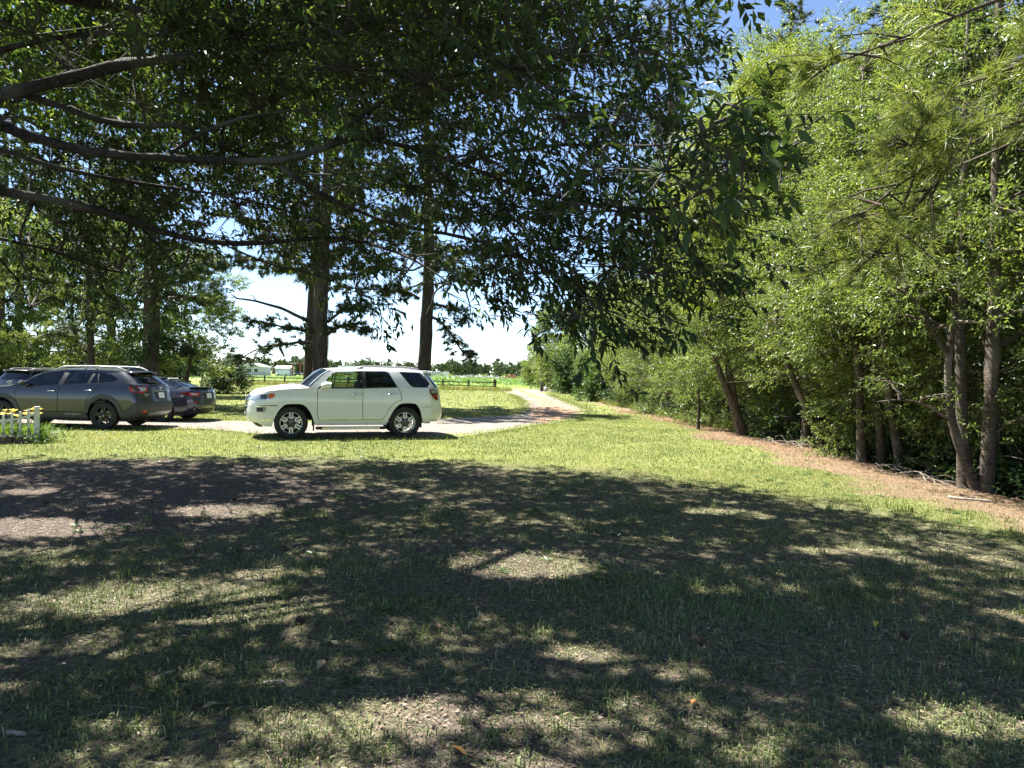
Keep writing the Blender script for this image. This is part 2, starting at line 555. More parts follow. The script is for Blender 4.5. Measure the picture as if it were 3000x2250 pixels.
def blades(x, y, L, W, r, lean=.6, segs=1, z=None):
    n = len(x)
    z = gz(x, y) if z is None else z
    a = r.random(n) * 2 * math.pi
    tilt = np.abs(r.normal(size=n)) * lean + .15
    d = np.stack([np.cos(a), np.sin(a), np.zeros(n)], -1)
    b = a + math.pi / 2 + r.normal(size=n) * .6
    s = np.stack([np.cos(b), np.sin(b), np.zeros(n)], -1) * (W / 2)[:, None]
    P = np.stack([x, y, z - .004], -1)
    up = np.array([0, 0, 1.0])
    ct, st = np.cos(np.minimum(tilt, 1.35)), np.sin(np.minimum(tilt, 1.35))
    tip = P + d * (L * st)[:, None] + up * (L * ct)[:, None]
    if segs == 1:
        V = np.stack([P - s, P + s, tip], 1).reshape(-1, 3)
        F = (np.arange(n)[:, None] * 3 + np.array([0, 1, 2])[None])
        return V, [F], np.ones(n, int)
    mid = P + d * (L * st * .32)[:, None] + up * (L * ct * .72 + L * .12)[:, None]
    V = np.stack([P - s * .7, P + s * .7, mid - s, mid + s, tip], 1).reshape(-1, 3)
    q = np.arange(n)[:, None] * 5
    return V, [q + np.array([2, 3, 4])[None], q + np.array([0, 1, 3, 2])[None]], None

def build_grass():
    gm = leaf_mat('grass_blades', (.05, .07, .024), (.155, .192, .055), (.31, .33, .115), .30, .55, .25, (.42, .36, .17))
    Vs = []; F3 = []; F4 = []; v3 = []; v4 = []; off = 0
    r = np.random.default_rng(101)
    def put(x, y, L, W, lean, segs, v):
        nonlocal off
        V, F, _ = blades(x, y, L, W, r, lean, segs)
        Vs.append(V)
        F3.append(F[0] + off); v3.append(v)
        if len(F) > 1: F4.append(F[1] + off); v4.append(v)
        off += len(V)
    def keep(x, y, base=1.0, amin=.05):
        dens = np.ones_like(x) * base
        sh = in_shade(x, y)
        dens *= 1 - (.42 - .2 * sst(-1, 2, x)) * sh
        clump = sst(.40, .62, fbm(x, y, 2.3, 80)) * .75 + .25
        dens *= 1 - sh + sh * clump
        dens *= 1 - .93 * bare_mask(x, y)
        dens *= 1 - .78 * straw_mask(x, y)
        u = x - edge_x(y)
        dens = np.where(u > -.05, 0, dens)
        dr = in_poly(x, y, DR_POLY)
        dens = np.where(dr, dens * .035, dens)
        return r.random(len(x)) < np.maximum(dens, 0)
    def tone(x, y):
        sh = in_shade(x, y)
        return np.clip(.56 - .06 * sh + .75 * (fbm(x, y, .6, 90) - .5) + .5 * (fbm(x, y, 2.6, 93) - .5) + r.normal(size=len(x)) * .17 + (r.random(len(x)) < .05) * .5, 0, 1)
    for (n, y0, y1, L0, W0, lean, segs) in ((150000, 2.3, 6, .044, .0062, 1.15, 2), (210000, 6, 12.5, .042, .0095, 1.0, 1),
                                           (260000, 12.5, 30, .05, .016, .6, 1), (90000, 30, 78, .075, .05, .5, 1)):
        x, y = wedge(n, y0, y1, r)
        k = keep(x, y); x = x[k]; y = y[k]
        # blades stand in tufts
        if y1 < 13:
            x = x + r.normal(size=len(x)) * .01; y = y + r.normal(size=len(x)) * .01
        L = L0 * (.55 + .9 * r.random(len(x))); W = W0 * (.7 + .6 * r.random(len(x)))
        put(x, y, L, W, lean, segs, tone(x, y))
    # tufts with longer leaves near the camera
    nt_ = 380
    cx, cy_ = wedge(nt_, 2.5, 9, r)
    ok = keep(cx, cy_, 1.3); cx = cx[ok]; cy_ = cy_[ok]
    m = 22
    x = np.repeat(cx, m) + r.normal(size=len(cx) * m) * .035; y = np.repeat(cy_, m) + r.normal(size=len(cx) * m) * .035
    put(x, y, .04 + .075 * r.random(len(x)), .006 + .004 * r.random(len(x)), 1.05, 2, np.clip(np.repeat(.4 + .2 * r.random(len(cx)), m) + r.normal(size=len(x)) * .1, 0, 1))
    # longer grass along the gravel
    e = r.integers(0, 235, 9000); P = DR_N[e] + r.normal(size=(9000, 2)) * .28
    P2 = DR_F[e] + r.normal(size=(9000, 2)) * .25
    P = np.vstack([P, P2]); P = P[(P[:, 1] < 60) & (P[:, 0] > -18)]
    put(P[:, 0], P[:, 1], .07 + .08 * r.random(len(P)), np.full(len(P), .016), .5, 1, np.clip(.5 + r.normal(size=len(P)) * .2, 0, 1))
    # tall weeds before the rail fence and along the ditch
    x = r.uniform(-40, 0, 16000); y = 71.5 - (x + 1.8) * .43 + r.normal(size=16000) * .8
    put(x, y, .25 + .4 * r.random(len(x)), np.full(len(x), .05), .4, 1, np.clip(.72 + r.normal(size=len(x)) * .25, 0, 1))
    y = r.uniform(20, 70, 14000); x = edge_x(y) + np.abs(r.normal(size=14000)) * .8 - .15
    put(x, y, .15 + .35 * r.random(len(x)), np.full(len(x), .022), .5, 1, np.clip(.55 + r.normal(size=len(x)) * .18, 0, 1))
    V = np.concatenate(Vs); f3 = np.concatenate(F3); f4 = np.concatenate(F4); v3 = np.concatenate(v3); v4 = np.concatenate(v4)
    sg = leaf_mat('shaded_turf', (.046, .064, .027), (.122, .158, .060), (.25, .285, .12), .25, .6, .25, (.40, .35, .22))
    def part(f):        # duller turf under the great tree, its colours toned to match the shade
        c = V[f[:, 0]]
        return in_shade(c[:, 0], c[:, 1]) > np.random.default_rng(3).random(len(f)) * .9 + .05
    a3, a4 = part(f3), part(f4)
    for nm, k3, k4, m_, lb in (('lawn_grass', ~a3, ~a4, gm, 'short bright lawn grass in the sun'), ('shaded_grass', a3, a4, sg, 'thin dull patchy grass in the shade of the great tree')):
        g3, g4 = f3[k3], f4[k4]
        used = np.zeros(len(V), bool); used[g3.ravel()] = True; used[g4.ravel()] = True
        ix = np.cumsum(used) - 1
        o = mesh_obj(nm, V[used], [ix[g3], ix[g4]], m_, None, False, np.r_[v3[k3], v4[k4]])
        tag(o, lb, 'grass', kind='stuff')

def flat_chips(x, y, L, W, r, lift=.004, tilt=.35, cu=.18):
    n = len(x)
    a = r.random(n) * 2 * math.pi
    d = np.stack([np.cos(a), np.sin(a), r.normal(size=n) * tilt * .6], -1)
    s = np.stack([-np.sin(a), np.cos(a), r.normal(size=n) * tilt], -1)
    P = np.stack([x, y, gz(x, y) + lift + np.abs(r.normal(size=n)) * .006], -1)
    l = (L / 2)[:, None]; w = (W / 2)[:, None]
    curl = np.stack([np.zeros(n), np.zeros(n), r.random(n) * L * cu], -1)
    V = np.stack([P - d * l, P + s * w + curl, P + d * l, P - s * w + curl], 1).reshape(-1, 3)
    q = np.arange(n)[:, None] * 4
    return V, np.concatenate([q + np.array([0, 2, 1])[None], q + np.array([0, 3, 2])[None]])

def build_litter():
    r = np.random.default_rng(202)
    lm = leaf_mat('leaf_litter', (.06, .042, .03), (.20, .145, .105), (.42, .33, .26), 0.0, .85, .2, (.5, .33, .16))
    x, y = wedge(110000, 2.3, 13.5, r)
    xn_, yn_ = wedge(42000, 2.3, 6, r); x = np.r_[x, xn_]; y = np.r_[y, yn_]
    p = .22 * in_shade(x, y) + .75 * bare_mask(x, y)
    k = (r.random(len(x)) < p) & (x < edge_x(y) - .1); x = x[k]; y = y[k]
    n = len(x)
    L = .009 + .032 * r.random(n) ** 2; W = L * (.22 + .25 * r.random(n))
    V, F = flat_chips(x, y, L, W, r, .004, .22, .1)
    v = np.clip(.42 + r.normal(size=n) * .24, 0, 1)
    o = mesh_obj('leaf_litter', V, F, lm, None, False, np.r_[v, v])
    tag(o, 'brown dead leaves and bark crumbs littering the shaded soil', 'leaf litter', kind='stuff')
    tm = leaf_mat('thatch', (.07, .06, .04), (.20, .17, .115), (.40, .35, .25), 0.0, .9, .1)
    x, y = wedge(70000, 2.3, 13, r)
    xn_, yn_ = wedge(48000, 2.3, 6.5, r); x = np.r_[x, xn_]; y = np.r_[y, yn_]
    k = (r.random(len(x)) < in_shade(x, y) * .85) & (x < edge_x(y) - .2); x = x[k]; y = y[k]; n = len(x)
    V, F = flat_chips(x, y, .02 + .05 * r.random(n), np.clip(.0009 * y, .0025, .008) * (.7 + .6 * r.random(n)), r, .003, .2, .03)
    v = np.clip(.42 + r.normal(size=n) * .3, 0, 1)
    o = mesh_obj('thatch', V, F, tm, None, False, np.r_[v, v])
    tag(o, 'dry grass thatch lying between the living blades', 'thatch', kind='stuff')
    sm = leaf_mat('pine_straw', (.10, .055, .03), (.29, .17, .10), (.48, .33, .22), 0.0, .8, .25)
    y = np.sqrt(r.uniform(5 ** 2, 34 ** 2, 48000)); x = edge_x(y) - np.abs(r.normal(size=48000)) * 1.3 + .3
    k = r.random(len(x)) < np.clip(straw_mask(x, y) * 1.1, .0, 1); x = x[k]; y = y[k]
    x2, y2 = wedge(9000, 2.4, 12, r); k = (r.random(9000) < .75) & (x2 < edge_x(y2) - .1); x = np.r_[x, x2[k]]; y = np.r_[y, y2[k]]
    yd = r.uniform(27, 44, 7000); xd = np.interp(yd, [27, 44], [1.6, 2.2]) + r.normal(size=7000) * .8
    x = np.r_[x, xd]; y = np.r_[y, yd]
    n = len(x)
    near = np.clip(y / 10, .5, 2.5)
    V, F = flat_chips(x, y, .11 + .09 * r.random(n), .0042 * near, r, .006, .12, .01)
    v = np.clip(.5 + r.normal(size=n) * .22, 0, 1)
    o = mesh_obj('pine_straw', V, F, sm, None, False, np.r_[v, v])
    tag(o, 'rust brown pine straw lying along the edge of the ditch', 'pine straw', kind='stuff')
# ------------------------------------------------------------------ foliage
LEAF_FINE_V = [(0, 0, 0), (.35, 0, 0), (.7, 0, 0), (1, 0, 0), (.18, .6, 1), (.45, 1, 1), (.75, .62, 1), (.18, -.6, 1), (.45, -1, 1), (.75, -.62, 1)]
LEAF_FINE_F = [(0, 4, 1), (4, 5, 1), (5, 2, 1), (5, 6, 2), (6, 3, 2), (0, 1, 7), (7, 1, 8), (8, 1, 2), (8, 2, 9), (9, 2, 3)]

def leaf_geo(P, D, U, L, W, fine=False, fold=.35, curl=.18):
    n = len(P)
    D = nrm(D); S = nrm(np.cross(D, U)); Nn = np.cross(S, D)
    L = np.broadcast_to(L, (n,))[:, None]; W = np.broadcast_to(W, (n,))[:, None]
    if fine:
        tv = np.array(LEAF_FINE_V); tf = np.array(LEAF_FINE_F)
    else:
        tv = np.array([(0, 0, 0), (.48, 1, 1), (1, 0, 0), (.48, -1, 1)]); tf = np.array([(0, 2, 1), (0, 3, 2)])
    k = len(tv)
    V = (P[:, None, :] + D[:, None, :] * (L * tv[:, 0][None])[:, :, None] + S[:, None, :] * (W * .5 * tv[:, 1][None])[:, :, None]
         + Nn[:, None, :] * (W * .5 * fold * np.abs(tv[:, 1])[None] - L * curl * (tv[:, 0] ** 2)[None])[:, :, None])
    F = (np.arange(n)[:, None, None] * k + tf[None]).reshape(-1, 3)
    return V.reshape(-1, 3), F, len(tf)

def sprays(O, Dv, nl, sl, r, droop=.25, up=1.0):
    """nl leaves set round each twig; returns leaf base, axis, normal and the twig ends"""
    n = len(O)
    Dv = nrm(Dv)
    a = nrm(np.cross(Dv, nrm(r.normal(size=(n, 3)))))
    b = np.cross(Dv, a)
    t = (np.arange(nl) + .6) / nl
    ph = np.arange(nl) * 2.4 + 0 * t
    ph = ph[None] + r.random((n, 1)) * 6.28 + r.normal(size=(n, nl)) * .3
    sl = np.broadcast_to(sl, (n,))
    perp = np.cos(ph)[..., None] * a[:, None] + np.sin(ph)[..., None] * b[:, None]
    P = O[:, None] + Dv[:, None] * (sl[:, None] * t[None])[..., None]
    fwd = .35 + .55 * t
    D = nrm(fwd[None, :, None] * Dv[:, None] + perp * .75 + np.array([0, 0, -droop]) + r.normal(size=(n, nl, 3)) * .15)
    U = nrm(np.array([0, 0, up]) + perp * .2 + r.normal(size=(n, nl, 3)) * .45)
    return P.reshape(-1, 3), D.reshape(-1, 3), U.reshape(-1, 3), O + Dv * sl[:, None]

def twig_geo(A, B, ra, rb):
    """three-sided twigs from A to B"""
    n = len(A); T = nrm(B - A)
    u = nrm(np.cross(T, np.array([.31, .17, .94]))); w = np.cross(T, u)
    V = []
    for (P, rad) in ((A, ra), (B, rb)):
        for k in range(3):
            q = k * 2.0944
            V.append(P + (u * math.cos(q) + w * math.sin(q)) * (rad[:, None] if np.ndim(rad) else rad))
    V = np.stack(V, 1).reshape(-1, 3)
    q = np.arange(n)[:, None, None] * 6
    return V, (q + np.array([[0, 1, 4, 3], [1, 2, 5, 4], [2, 0, 3, 5]])[None]).reshape(-1, 4)

def needle_geo(P, D, nn, L, W, r, spread=.75):
    n = len(P)
    D = nrm(D)
    d = nrm(D[:, None] + r.normal(size=(n, nn, 3)) * spread * .75)
    l = L * (.7 + .5 * r.random((n, nn)))[..., None]
    s = nrm(np.cross(d, nrm(r.normal(size=(n, nn, 3))))) * W * .5
    p = np.broadcast_to(P[:, None], d.shape) - D[:, None] * (r.random((n, nn)) * L * .5)[..., None]
    tip = p + d * l; tip[..., 2] -= .12 * l[..., 0]
    V = np.stack([p - s, p + s, tip], 2).reshape(-1, 3)
    return V, np.arange(len(V)).reshape(-1, 3)

def curve_pts(a, b, sag, n, r, w=.05):
    t = np.linspace(0, 1, n)[:, None]
    L = np.linalg.norm(np.asarray(b) - np.asarray(a))
    p = np.asarray(a) * (1 - t) + np.asarray(b) * t
    p = p + np.array([0, 0, 1.0]) * sag * np.sin(t * math.pi)
    p[1:-1] += r.normal(size=(n - 2, 3)) * w * L
    return p

BARK_GREAT = bark_mat('great_tree_bark', (.008, .007, .006), (.055, .048, .041), (8, 8, 8), (.11, .11, .095), 1.0)
BARK_PINE = bark_mat('pine_bark', (.022, .018, .015), (.115, .088, .07), (5, 5, .9))
BARK_PALE = bark_mat('pale_bark', (.022, .018, .014), (.12, .097, .076), (4, 4, 8), (.20, .17, .14), 1.0)
BARK_DARK = bark_mat('dark_bark', (.03, .024, .018), (.13, .10, .075), (5, 5, 1.5))
TWIG = plain('twig_bark', (.06, .05, .04), .9, var=.4, vscale=9)
LEAF_BAY = leaf_mat('bay_leaves', (.02, .038, .015), (.054, .092, .030), (.14, .195, .046), .46, .46, .3, (.22, .27, .06))
LEAF_WOOD = leaf_mat('woodland_leaves', (.05, .084, .028), (.162, .218, .066), (.285, .345, .115), .5, .4, .5, (.36, .39, .14))
LEAF_WILLOW = leaf_mat('willow_leaves', (.10, .14, .025), (.22, .275, .05), (.34, .38, .09), .45, .5, .35, (.42, .42, .13))
LEAF_SHRUB = leaf_mat('shrub_leaves', (.02, .045, .012), (.06, .115, .026), (.13, .20, .05), .35, .45, .4, (.2, .26, .07))
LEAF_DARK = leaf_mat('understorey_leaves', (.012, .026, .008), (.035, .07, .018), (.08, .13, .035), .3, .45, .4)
NEEDLES = leaf_mat('pine_needles', (.02, .04, .014), (.062, .092, .030), (.14, .17, .065), .28, .5, .35, (.22, .2, .10))
NEEDLES_NEAR = leaf_mat('near_pine_needles', (.09, .13, .03), (.21, .255, .07), (.35, .37, .13), .42, .45, .4, (.44, .36, .18))

# shade thrown by a point (x, y, z) lands at (x + KX z, y + KY z)
KX, KY = 0.8 / math.tan(SUN_EL), -0.6 / math.tan(SUN_EL)
SUN_GAPS = [(-2.26, 4.85, 1.0, .42), (.1, 5.9, .62, .42), (-3.4, 7.95, .6, .38), (-4.9, 6.95, .7, .45), (-2.0, 5.5, .4, .15), (-.37, 3.24, .28, .16),
            (2.26, 3.3, .32, .2), (.66, 4.0, .28, .13), (3.3, 6.65, .6, .15), (1.6, 5.3, .22, .1), (-6.3, 9.0, .35, .25), (2.6, 8.4, .45, .22), (-1.2, 9.5, .4, .2)]

def gap_keep(P, r):
    sx = P[:, 0] + KX * P[:, 2]; sy = P[:, 1] + KY * P[:, 2]
    k = np.ones(len(P), bool)
    for (x, y, a, b) in SUN_GAPS:
        e = ((sx - x) / (a * 1.2)) ** 2 + ((sy - y) / (b * 1.25)) ** 2
        k &= ~(e < .85 + .5 * (r.random(len(P)) - .5))
    return k

LUMPS=[ (1.19,3.60,3.05,0.25),(1.11,3.60,2.78,0.30),(1.12,3.40,2.58,0.22),(1.07,4.00,3.06,0.40),(0.92,4.20,2.92,0.50),(0.80,4.80,3.46,0.50),(0.57,4.80,3.09,0.60),(0.35,5.20,3.60,0.60),(1.13,4.60,2.72,0.40),(0.94,4.80,2.39,0.45),(1.41,5.20,2.45,0.35),(1.60,5.40,2.35,0.28),(0.61,5.00,2.16,0.42),(0.54,5.00,1.91,0.22),(0.38,5.20,2.10,0.33),(0.77,5.20,2.00,0.26),(1.09,5.50,2.14,0.28),(0.26,5.60,2.49,0.45),(0.52,5.40,2.74,0.50),(-0.02,6.00,2.70,0.45),(-0.18,6.50,2.36,0.30),(-0.42,6.80,2.25,0.18),(-0.03,6.00,3.14,0.60),(-0.72,7.00,2.51,0.35),(-0.89,7.00,2.26,0.20),(-1.27,7.20,2.38,0.28),(-1.38,7.20,2.17,0.14),(-1.10,7.20,2.89,0.50),(-1.70,7.50,2.56,0.30),(-0.54,6.80,3.17,0.60),(-1.90,7.50,3.11,0.50),(-2.28,7.50,3.48,0.55),(-2.82,8.00,3.24,0.35),(-3.23,8.00,3.59,0.50),(-3.71,8.20,3.30,0.30),(-3.77,7.50,3.45,0.50),(-4.34,8.00,3.09,0.45),(-5.11,8.50,2.83,0.45),(-5.01,8.70,2.43,0.35),(-4.58,8.70,2.79,0.35),(-5.22,8.00,3.15,0.55),(-5.27,7.50,3.43,0.55),(-6.13,8.50,3.03,0.50),(-6.09,9.00,2.76,0.40),(-0.33,6.00,3.59,0.70),(-1.00,6.50,3.41,0.70),(-1.34,6.50,3.89,0.70),(-0.82,6.20,4.26,0.80),(-0.05,6.00,4.33,0.80),(0.53,5.80,4.40,0.70),(0.92,5.60,4.39,0.50),(-1.69,6.60,4.57,0.80),(-2.49,7.00,4.39,0.80),(-3.19,7.00,4.55,0.80),(-3.60,6.50,4.17,0.70),(-4.25,6.50,4.48,0.80),(-4.58,6.50,4.80,0.80),(-4.24,7.00,5.12,0.80),(-3.54,7.00,5.14,0.90),(-2.84,7.00,5.08,0.90),(-2.15,7.00,5.23,0.90),(-1.37,6.60,4.97,0.80),(-0.54,6.40,4.95,0.80),(0.26,6.40,5.02,0.80),(-4.37,6.00,3.81,0.50),(-4.52,7.20,3.97,0.60),(-3.22,7.50,4.10,0.60),(-4.23,8.00,3.97,0.60),(-4.75,7.00,3.73,0.60),(-2.47,7.50,4.11,0.60),(-1.88,7.40,3.68,0.60),(0.99,5.20,3.87,0.45),(1.24,5.40,4.09,0.35),(0.26,5.80,3.10,0.55),(0.78,5.00,2.86,0.50),(-6.52,8.80,2.50,0.45),(-5.02,8.00,3.48,0.50),(-4.73,8.40,3.49,0.50),(-4.23,8.60,3.21,0.40),(-4.52,8.40,3.83,0.50),(-4.70,8.00,3.88,0.50),(-5.73,9.00,2.99,0.45),(-6.36,9.00,3.33,0.50),(-3.98,8.40,4.17,0.50),(-3.52,8.20,3.96,0.45),(-3.03,8.00,3.75,0.45),(-5.54,9.20,3.39,0.50),(-5.18,9.40,2.69,0.35),(-4.81,9.40,2.50,0.28),(-5.89,9.40,2.58,0.30),(-2.62,8.00,3.36,0.35),(-2.22,8.00,2.89,0.30),(-1.54,7.60,3.14,0.40),(-0.18,6.60,2.70,0.40),(0.13,6.20,2.89,0.45),(0.76,5.20,2.49,0.40),(0.41,5.60,2.36,0.35),(1.24,4.20,2.63,0.22),(1.23,3.70,2.92,0.20) ]
LIMBS={
 'L1':([(-3.92,5.00,3.47),(-3.92,5.20,3.48),(-3.72,5.40,3.43),(-3.38,5.60,3.40),(-3.03,5.90,3.47),(-2.57,6.20,3.54),(-2.11,6.40,3.62),(-1.79,6.50,3.79),(-1.50,6.50,3.89),(-0.99,6.40,3.77),(-0.50,6.20,3.56),(0.12,5.80,3.21),(0.64,5.30,2.98),(1.01,4.60,2.77),(1.12,3.80,2.73),(1.17,3.50,2.75)],[0.062, 0.06, 0.055, 0.05, 0.048, 0.046, 0.044, 0.04, 0.034, 0.03, 0.026, 0.022, 0.018, 0.013, 0.009, 0.005]),
 'L1b':([(-2.27,6.40,3.61),(-1.91,6.50,3.37),(-1.67,6.60,3.27),(-1.18,6.60,3.08),(-0.34,6.40,2.92),(0.27,5.80,2.58),(0.64,5.20,2.18)],[0.038, 0.034, 0.03, 0.026, 0.02, 0.014, 0.007]),
 'L10':([(-4.15,5.30,3.37),(-4.14,5.50,3.39),(-4.05,6.20,3.43),(-3.59,6.80,3.47),(-2.90,7.20,3.48),(-2.06,7.40,3.27),(-1.50,7.40,2.88)],[0.03, 0.028, 0.025, 0.021, 0.017, 0.012, 0.005]),
 'L11':([(-3.03,5.90,3.47),(-2.82,6.20,3.82),(-2.44,6.50,4.10),(-1.85,6.60,4.18),(-1.18,6.50,4.02),(-0.51,6.20,4.02),(-0.04,6.00,4.04)],[0.026, 0.024, 0.021, 0.018, 0.015, 0.011, 0.005]),
 'L12':([(-0.99,6.40,3.77),(-0.50,6.30,3.34),(-0.02,6.00,2.91),(0.32,5.60,2.41),(0.51,5.20,2.02)],[0.02, 0.017, 0.014, 0.01, 0.004]),
 'L13':([(-4.67,6.00,4.37),(-4.37,6.20,4.59),(-3.99,6.60,4.89),(-3.37,6.80,4.94),(-2.78,7.00,5.22),(-2.15,7.00,5.37)],[0.035, 0.032, 0.028, 0.022, 0.016, 0.006]),
 'L14':([(-3.12,7.30,3.00),(-2.64,7.50,2.80),(-2.22,7.60,2.75),(-1.72,7.60,2.53)],[0.016, 0.013, 0.01, 0.004]),
 'L2':([(-4.85,6.20,3.28),(-4.82,6.40,3.29),(-4.31,6.60,3.25),(-3.88,6.90,3.16),(-3.57,7.10,3.04),(-3.12,7.30,3.00),(-2.65,7.50,3.06),(-1.92,7.60,3.17),(-1.12,7.30,2.91),(-0.54,7.00,2.51)],[0.065, 0.06, 0.058, 0.052, 0.045, 0.04, 0.034, 0.026, 0.018, 0.008]),
 'L3':([(-4.39,5.60,3.80),(-4.37,5.80,3.95),(-3.93,6.00,4.18),(-3.65,6.30,4.44),(-3.34,6.60,4.64),(-2.76,6.80,4.81),(-2.09,6.80,4.89),(-1.72,6.70,4.98),(-1.01,6.40,4.94)],[0.11, 0.105, 0.1, 0.095, 0.09, 0.08, 0.07, 0.06, 0.04]),
 'L3b':([(-4.39,5.90,4.02),(-4.14,6.10,4.01),(-3.86,6.40,3.94),(-3.55,6.70,4.02),(-3.36,6.80,4.10),(-3.18,7.00,3.96),(-2.84,7.20,3.93),(-2.25,7.40,3.75),(-1.47,7.20,3.78)],[0.05, 0.045, 0.042, 0.04, 0.036, 0.032, 0.026, 0.018, 0.008]),
 'L3c':([(-3.36,6.80,4.10),(-3.33,6.80,4.47),(-3.25,6.70,4.72)],[0.03, 0.026, 0.03]),
 'L4':([(-5.56,7.20,3.03),(-5.49,7.30,3.01),(-5.14,7.60,2.96),(-4.81,8.00,2.80),(-4.66,8.30,2.81),(-4.23,8.60,2.56)],[0.026, 0.024, 0.02, 0.017, 0.013, 0.005]),
 'L5':([(-5.40,7.00,2.88),(-5.41,7.20,2.78),(-5.48,7.60,2.58),(-5.65,8.00,2.35)],[0.02, 0.018, 0.013, 0.006]),
 'L6':([(-3.88,6.95,3.19),(-3.74,7.30,2.90),(-3.70,7.60,2.76)],[0.018, 0.014, 0.006]),
 'L7':([(-1.79,6.50,3.79),(-1.32,6.40,4.17),(-0.67,6.20,4.35),(-0.05,6.00,4.33),(0.52,5.70,4.35),(0.89,5.40,4.14)],[0.03, 0.026, 0.022, 0.018, 0.014, 0.006]),
 'L8':([(-0.50,6.20,3.56),(0.11,5.60,3.52),(0.59,5.00,3.35),(0.94,4.30,3.10),(1.10,3.90,3.07)],[0.02, 0.017, 0.014, 0.01, 0.005]),
 'L9':([(-2.76,6.80,4.81),(-2.31,7.00,4.47),(-1.74,6.80,4.49),(-1.02,6.50,4.22)],[0.035, 0.026, 0.018, 0.008]),
}


def great_tree():
    r = np.random.default_rng(31)
    base = np.array([-7.4, 4.4, 0])
    t = thing('bay_tree', 'huge spreading tree with long dark limbs and glossy leaves overhanging the lawn', 'tree', tuple(base))
    B = base
    trunk = np.array([(0, 0, -.2), (0, 0, .3), (.05, .02, 1.2), (.15, .08, 2.2), (.3, .15, 3.3), (.35, .3, 4.6), (.3, .5, 6.2), (.4, .6, 8.0)])
    MB().tube(jig(trunk), np.interp(np.linspace(0, 1, len(jig(trunk))), [0, .08, .3, .6, 1], [.62, .46, .38, .26, .08]), 16, True, .05).build('trunk', BARK_GREAT, t, True)
    roots = {'L10': (.2, .1, 2.6), 'L13': (.3, .2, 3.4), 'L1': (.2, .1, 2.5), 'L2': (.2, .1, 2.7), 'L3': (.3, .15, 3.2), 'L4': (.15, .15, 2.6), 'L5': (.1, .15, 2.5)}
    limb_pts = []; limb_obj = {}
    for k, (pts, rad) in LIMBS.items():
        P = np.array(pts) - B
        rd = [q * (.48 if k == 'L3' else .7) for q in rad]
        if k in roots:
            P = np.vstack([roots[k], (np.array(roots[k]) * .45 + P[0] * .55) + (0, 0, .12), P]); rd = [rad[0] * 1.5, rad[0] * 1.2] + rd
        Q = jig(P, 2)
        u = np.r_[0, np.cumsum(np.linalg.norm(np.diff(P, axis=0), axis=1))]
        uq = np.r_[0, np.cumsum(np.linalg.norm(np.diff(Q, axis=0), axis=1))]
        rq = np.interp(uq / uq[-1], u / u[-1], rd)
        limb_obj[k] = MB().tube(Q, rq, 10 if rd[0] > .03 else 7, True, .13).build('limb', BARK_GREAT, t, True)
        limb_pts.append(Q)
    # upper limbs that carry the crown over the camera
    for (tip, z0) in (((3, -3.5, 6.5), 4.2), ((6, -1.5, 7.2), 4.6), ((8, 3.5, 7.0), 5.0), ((7.5, 6.5, 6.6), 5.2), ((3, 7.5, 6.8), 5.0), ((-2, 8.5, 6.5), 4.4), ((-4.5, 3, 6.0), 3.8), ((5, 3, 8.2), 6.0), ((9.2, 1.0, 6.2), 3.9)):
        a = np.array([.35, .35, z0]); b = np.array(tip)
        Q = jig(curve_pts(a, b, .5, 7, r, .04), 2)
        MB().tube(Q, np.linspace(.12, .02, len(Q)), 8, True, .05).build('limb', BARK_GREAT, t, True)
        limb_pts.append(Q)
    LP = np.concatenate(limb_pts)
    # boughs: those one sees from the drive side, then the crown above
    low = np.array(LUMPS)
    ups = []
    while len(ups) < 310:
        y = math.sqrt(r.uniform(2.0 ** 2, 14.0 ** 2)); x = r.uniform(-1, 1) * (.86 * y + 1.2)
        if math.hypot(x + 4.0, y - 2.5) > 10.1: continue
        z = r.uniform(4.9, 9.2)
        p = (x - KX * z, y - KY * z, z)
        if p[0] > .19 * p[1] and z < 1.65 + .6 * p[1]: continue
        ups.append((*p, r.uniform(.6, .95)))
    for _ in range(70):
        a = r.uniform(0, 6.28); d = 9.5 * math.sqrt(r.random()); z = r.uniform(4.5, 9.5)
        q = (-7.2 + d * math.cos(a), 4.5 + d * math.sin(a), z)
        if q[1] < 3.0 or q[0] < -6: ups.append((*q, r.uniform(.7, 1.1)))
    ups = np.array(ups)
    con_a = []; con_b = []
    def fill(lumps, per, nl, sl, L0, W0, seed, flat=.72):
        rr = np.random.default_rng(seed)
        cnt = np.maximum(2, (per * (lumps[:, 3] / .5) ** 2).astype(int))
        C = np.repeat(lumps, cnt, axis=0)
        O = C[:, :3] + rr.normal(size=(len(C), 3)) * C[:, 3:4] * .52 * np.array([1, 1, flat])
        out = nrm(O - np.array([-7.2, 4.5, 3.5])) * .8 + nrm(O - C[:, :3]) * .6 + rr.normal(size=O.shape) * .55 + np.array([0, 0, -.1])
        P, D, U, tip = sprays(O, out, nl, sl * (.7 + .6 * rr.random(len(O))), rr, .3)
        n = len(P)
        return P, D, U, L0 * (.5 + .85 * rr.random(n)), W0 * (.6 + .7 * rr.random(n)), O, tip
    P, D, U, L, W, O, tip = fill(low, 34, 9, .25, .092, .034, 5)
    k = gap_keep(P, r); dist = np.linalg.norm(P - np.array([0, 0, 1.65]), axis=1)
    k &= dist > 2.4
    P, D, U, L, W, dist = P[k], D[k], U[k], L[k], W[k], dist[k]
    P = P - B
    pick = np.argsort(dist)[:300]
    rest = np.ones(len(P), bool); rest[pick] = False
    near = rest & (dist < 5.6)
    far = rest & ~near
    vv = lambda n: np.clip(.42 + r.normal(size=n) * .22 + (r.random(n) < .05) * .4, 0, 1)
    Va, Fa, ka = leaf_geo(P[near], D[near], U[near], L[near], W[near], True)
